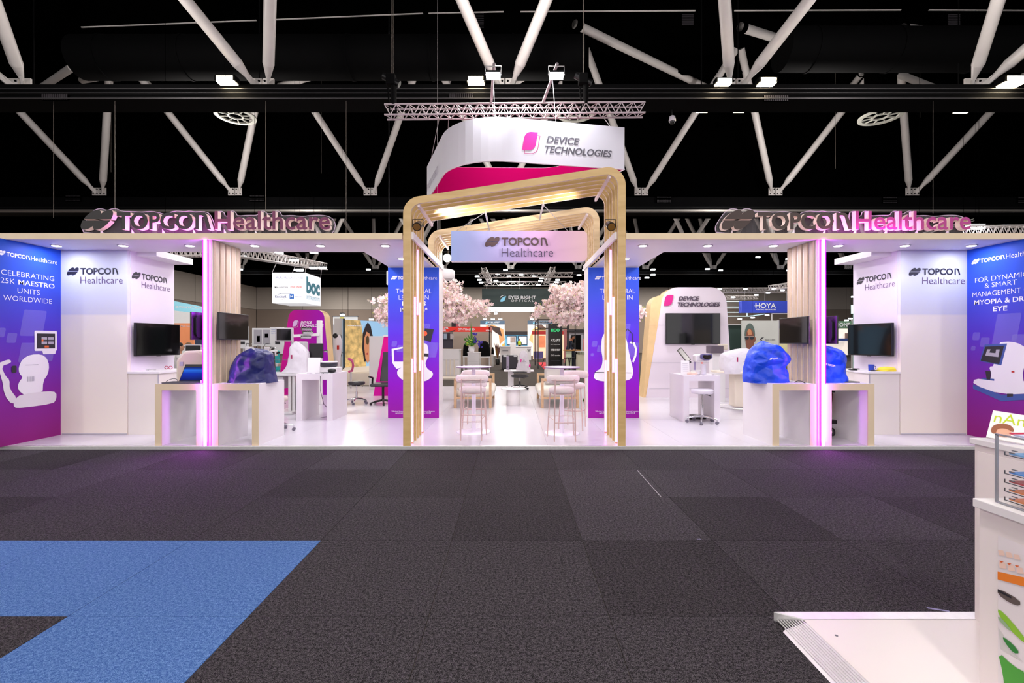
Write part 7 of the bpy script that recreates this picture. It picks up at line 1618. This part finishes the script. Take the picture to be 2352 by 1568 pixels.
mp_('printed_hair', [(.012, .18), (.01, .40), (.03, .55), (.065, .58), (.085, .48), (.09, .30), (.06, .42), (.03, .35), (.03, .15)], prn('hair_brown', (150, 88, 60)), .002); mp_('printed_face', [(.03, .1), (.028, .38), (.05, .46), (.078, .40), (.085, .2), (.07, .08)], mat('print_skin3', (222, 166, 140), .5), .0015)
mp_('printed_glove', [(.07, .28), (.12, .36), (.23, .62), (.235, .56), (.13, .28), (.08, .22)], prn('crimson', (186, 30, 70)), .003); mp_('printed_grey', [(.10, .1), (.13, .3), (.22, .5), (.235, .1)], pg, .001)
# acrylic tray organiser
acr = mat('clear_acrylic', (232, 234, 240), .05, alpha=.06); ace = mat('acrylic_rim', (150, 152, 162), .15, alpha=.75)
t = thing('tray_organiser', 'clear acrylic tray organiser with blue, red and orange papers', 'tray organiser', (2.1, 1.6, .85)); XT = 1.955
Yt = XT*F/(2286-CX)
def tz(y): return EYE-(y-CY)*Yt/F
MB().box(XT, XT+.004, 1.45, Yt, .855, tz(996)).obj('side_sheet', acr, t); MB().box(XT+.30, XT+.304, 1.45, Yt, .855, tz(996)).obj('side_sheet', acr, t)
MB().box(XT, XT+.304, 1.45, Yt, tz(996)-.004, tz(996)).obj('top_sheet', acr, t); MB().box(XT-.002, XT+.006, Yt-.008, Yt, .855, tz(996)).obj('rim', ace, t); MB().box(XT-.002, XT+.006, 1.45, Yt, .852, .858).obj('rim', ace, t); MB().box(XT-.002, XT+.006, 1.45, Yt, tz(996)-.004, tz(996)+.002).obj('rim', ace, t)
cols = {1040: (110, 176, 232), 1082: (40, 140, 226), 1102: (196, 20, 36), 1122: (246, 136, 24), 1142: (246, 136, 24)}
for y, c in cols.items():
    z = tz(y)
    MB().box(XT+.008, XT+.296, 1.45, Yt-.03, z, z+.003).obj('tray', acr, t); MB().box(XT+.004, XT+.008, 1.45, Yt-.03, z-.0005, z+.002).obj('tray_edge', ink, t); MB().box(XT+.004, XT+.008, Yt-.032, Yt-.03, z, z+.014).obj('tray_edge', ink, t)
    for dy in (.05, .06): MB().box(XT+.002, XT+.008, Yt-dy-.018, Yt-dy+.0, z+.012+(dy-.05), z+.015+(dy-.05)).obj('slot', ink_g, t)
    p = tag(MB().box(XT+.012, XT+.29, 1.46, Yt-.042, z+.004, z+.010).obj('paper_stack', mat('paper_%d_%d_%d' % c, c, .6)), {1040: 'light blue paper stack in the top filled tray', 1082: 'bright blue paper stack in the second tray', 1102: 'red paper stack in the third tray', 1122: 'upper orange paper stack in the tray organiser', 1142: 'lower orange paper stack in the tray organiser'}[y], 'paper')
tag(MB().box(XT+.02, XT+.29, 1.46, Yt-.05, tz(996)+.001, tz(996)+.007).obj('leaflet', mat('leaflet_lav', (190, 196, 226), .5)), 'pale lavender leaflets lying on top of the tray organiser', 'paper')
light('AREA', (2.3, .6, 3.0), 3, (1, .93, .86), .5)
aim(light('AREA', (.9, .9, 3.0), 12, (1, .95, .92), .5), (2.0, 1.7, .8))  # unseen lamp added to brighten the counter front
# small lilac tape marks on the carpet
for (px, py, l, a) in (((2155, 1400, 'short lilac tape line on the carpet near the platform', .35)), ((1605, 1238, 'small pale mark on the carpet at the right', 1.4))):
    Y = 1085*1.5/(py-784); x = X_(px, Y); d = Vector((cos(a), -sin(a), 0)) if px > 2000 else Vector((1, 0, 0)); n = Vector((-d.y, d.x, 0))*.008; L = .10 if px > 2000 else .03
    tag(MB().add([Vector((x, Y, .0015))-d*L/2-n, Vector((x, Y, .0015))+d*L/2-n, Vector((x, Y, .0015))+d*L/2+n, Vector((x, Y, .0015))-d*L/2+n], [(0, 1, 2, 3)]).obj('tape_mark', mat('tape_lilac', (130, 126, 170), .5)), l, 'tape')
a, b = Vector((X_(1464, 1085*1.5/296), 1085*1.5/296, .0015)), Vector((X_(1519, 1085*1.5/358), 1085*1.5/358, .0015)); tag(MB().beam(a, b, .008, .002).obj('tape_line', mat('tape_grey', (150, 144, 150), .6)), 'thin pale line on the carpet right of the arch', 'tape')
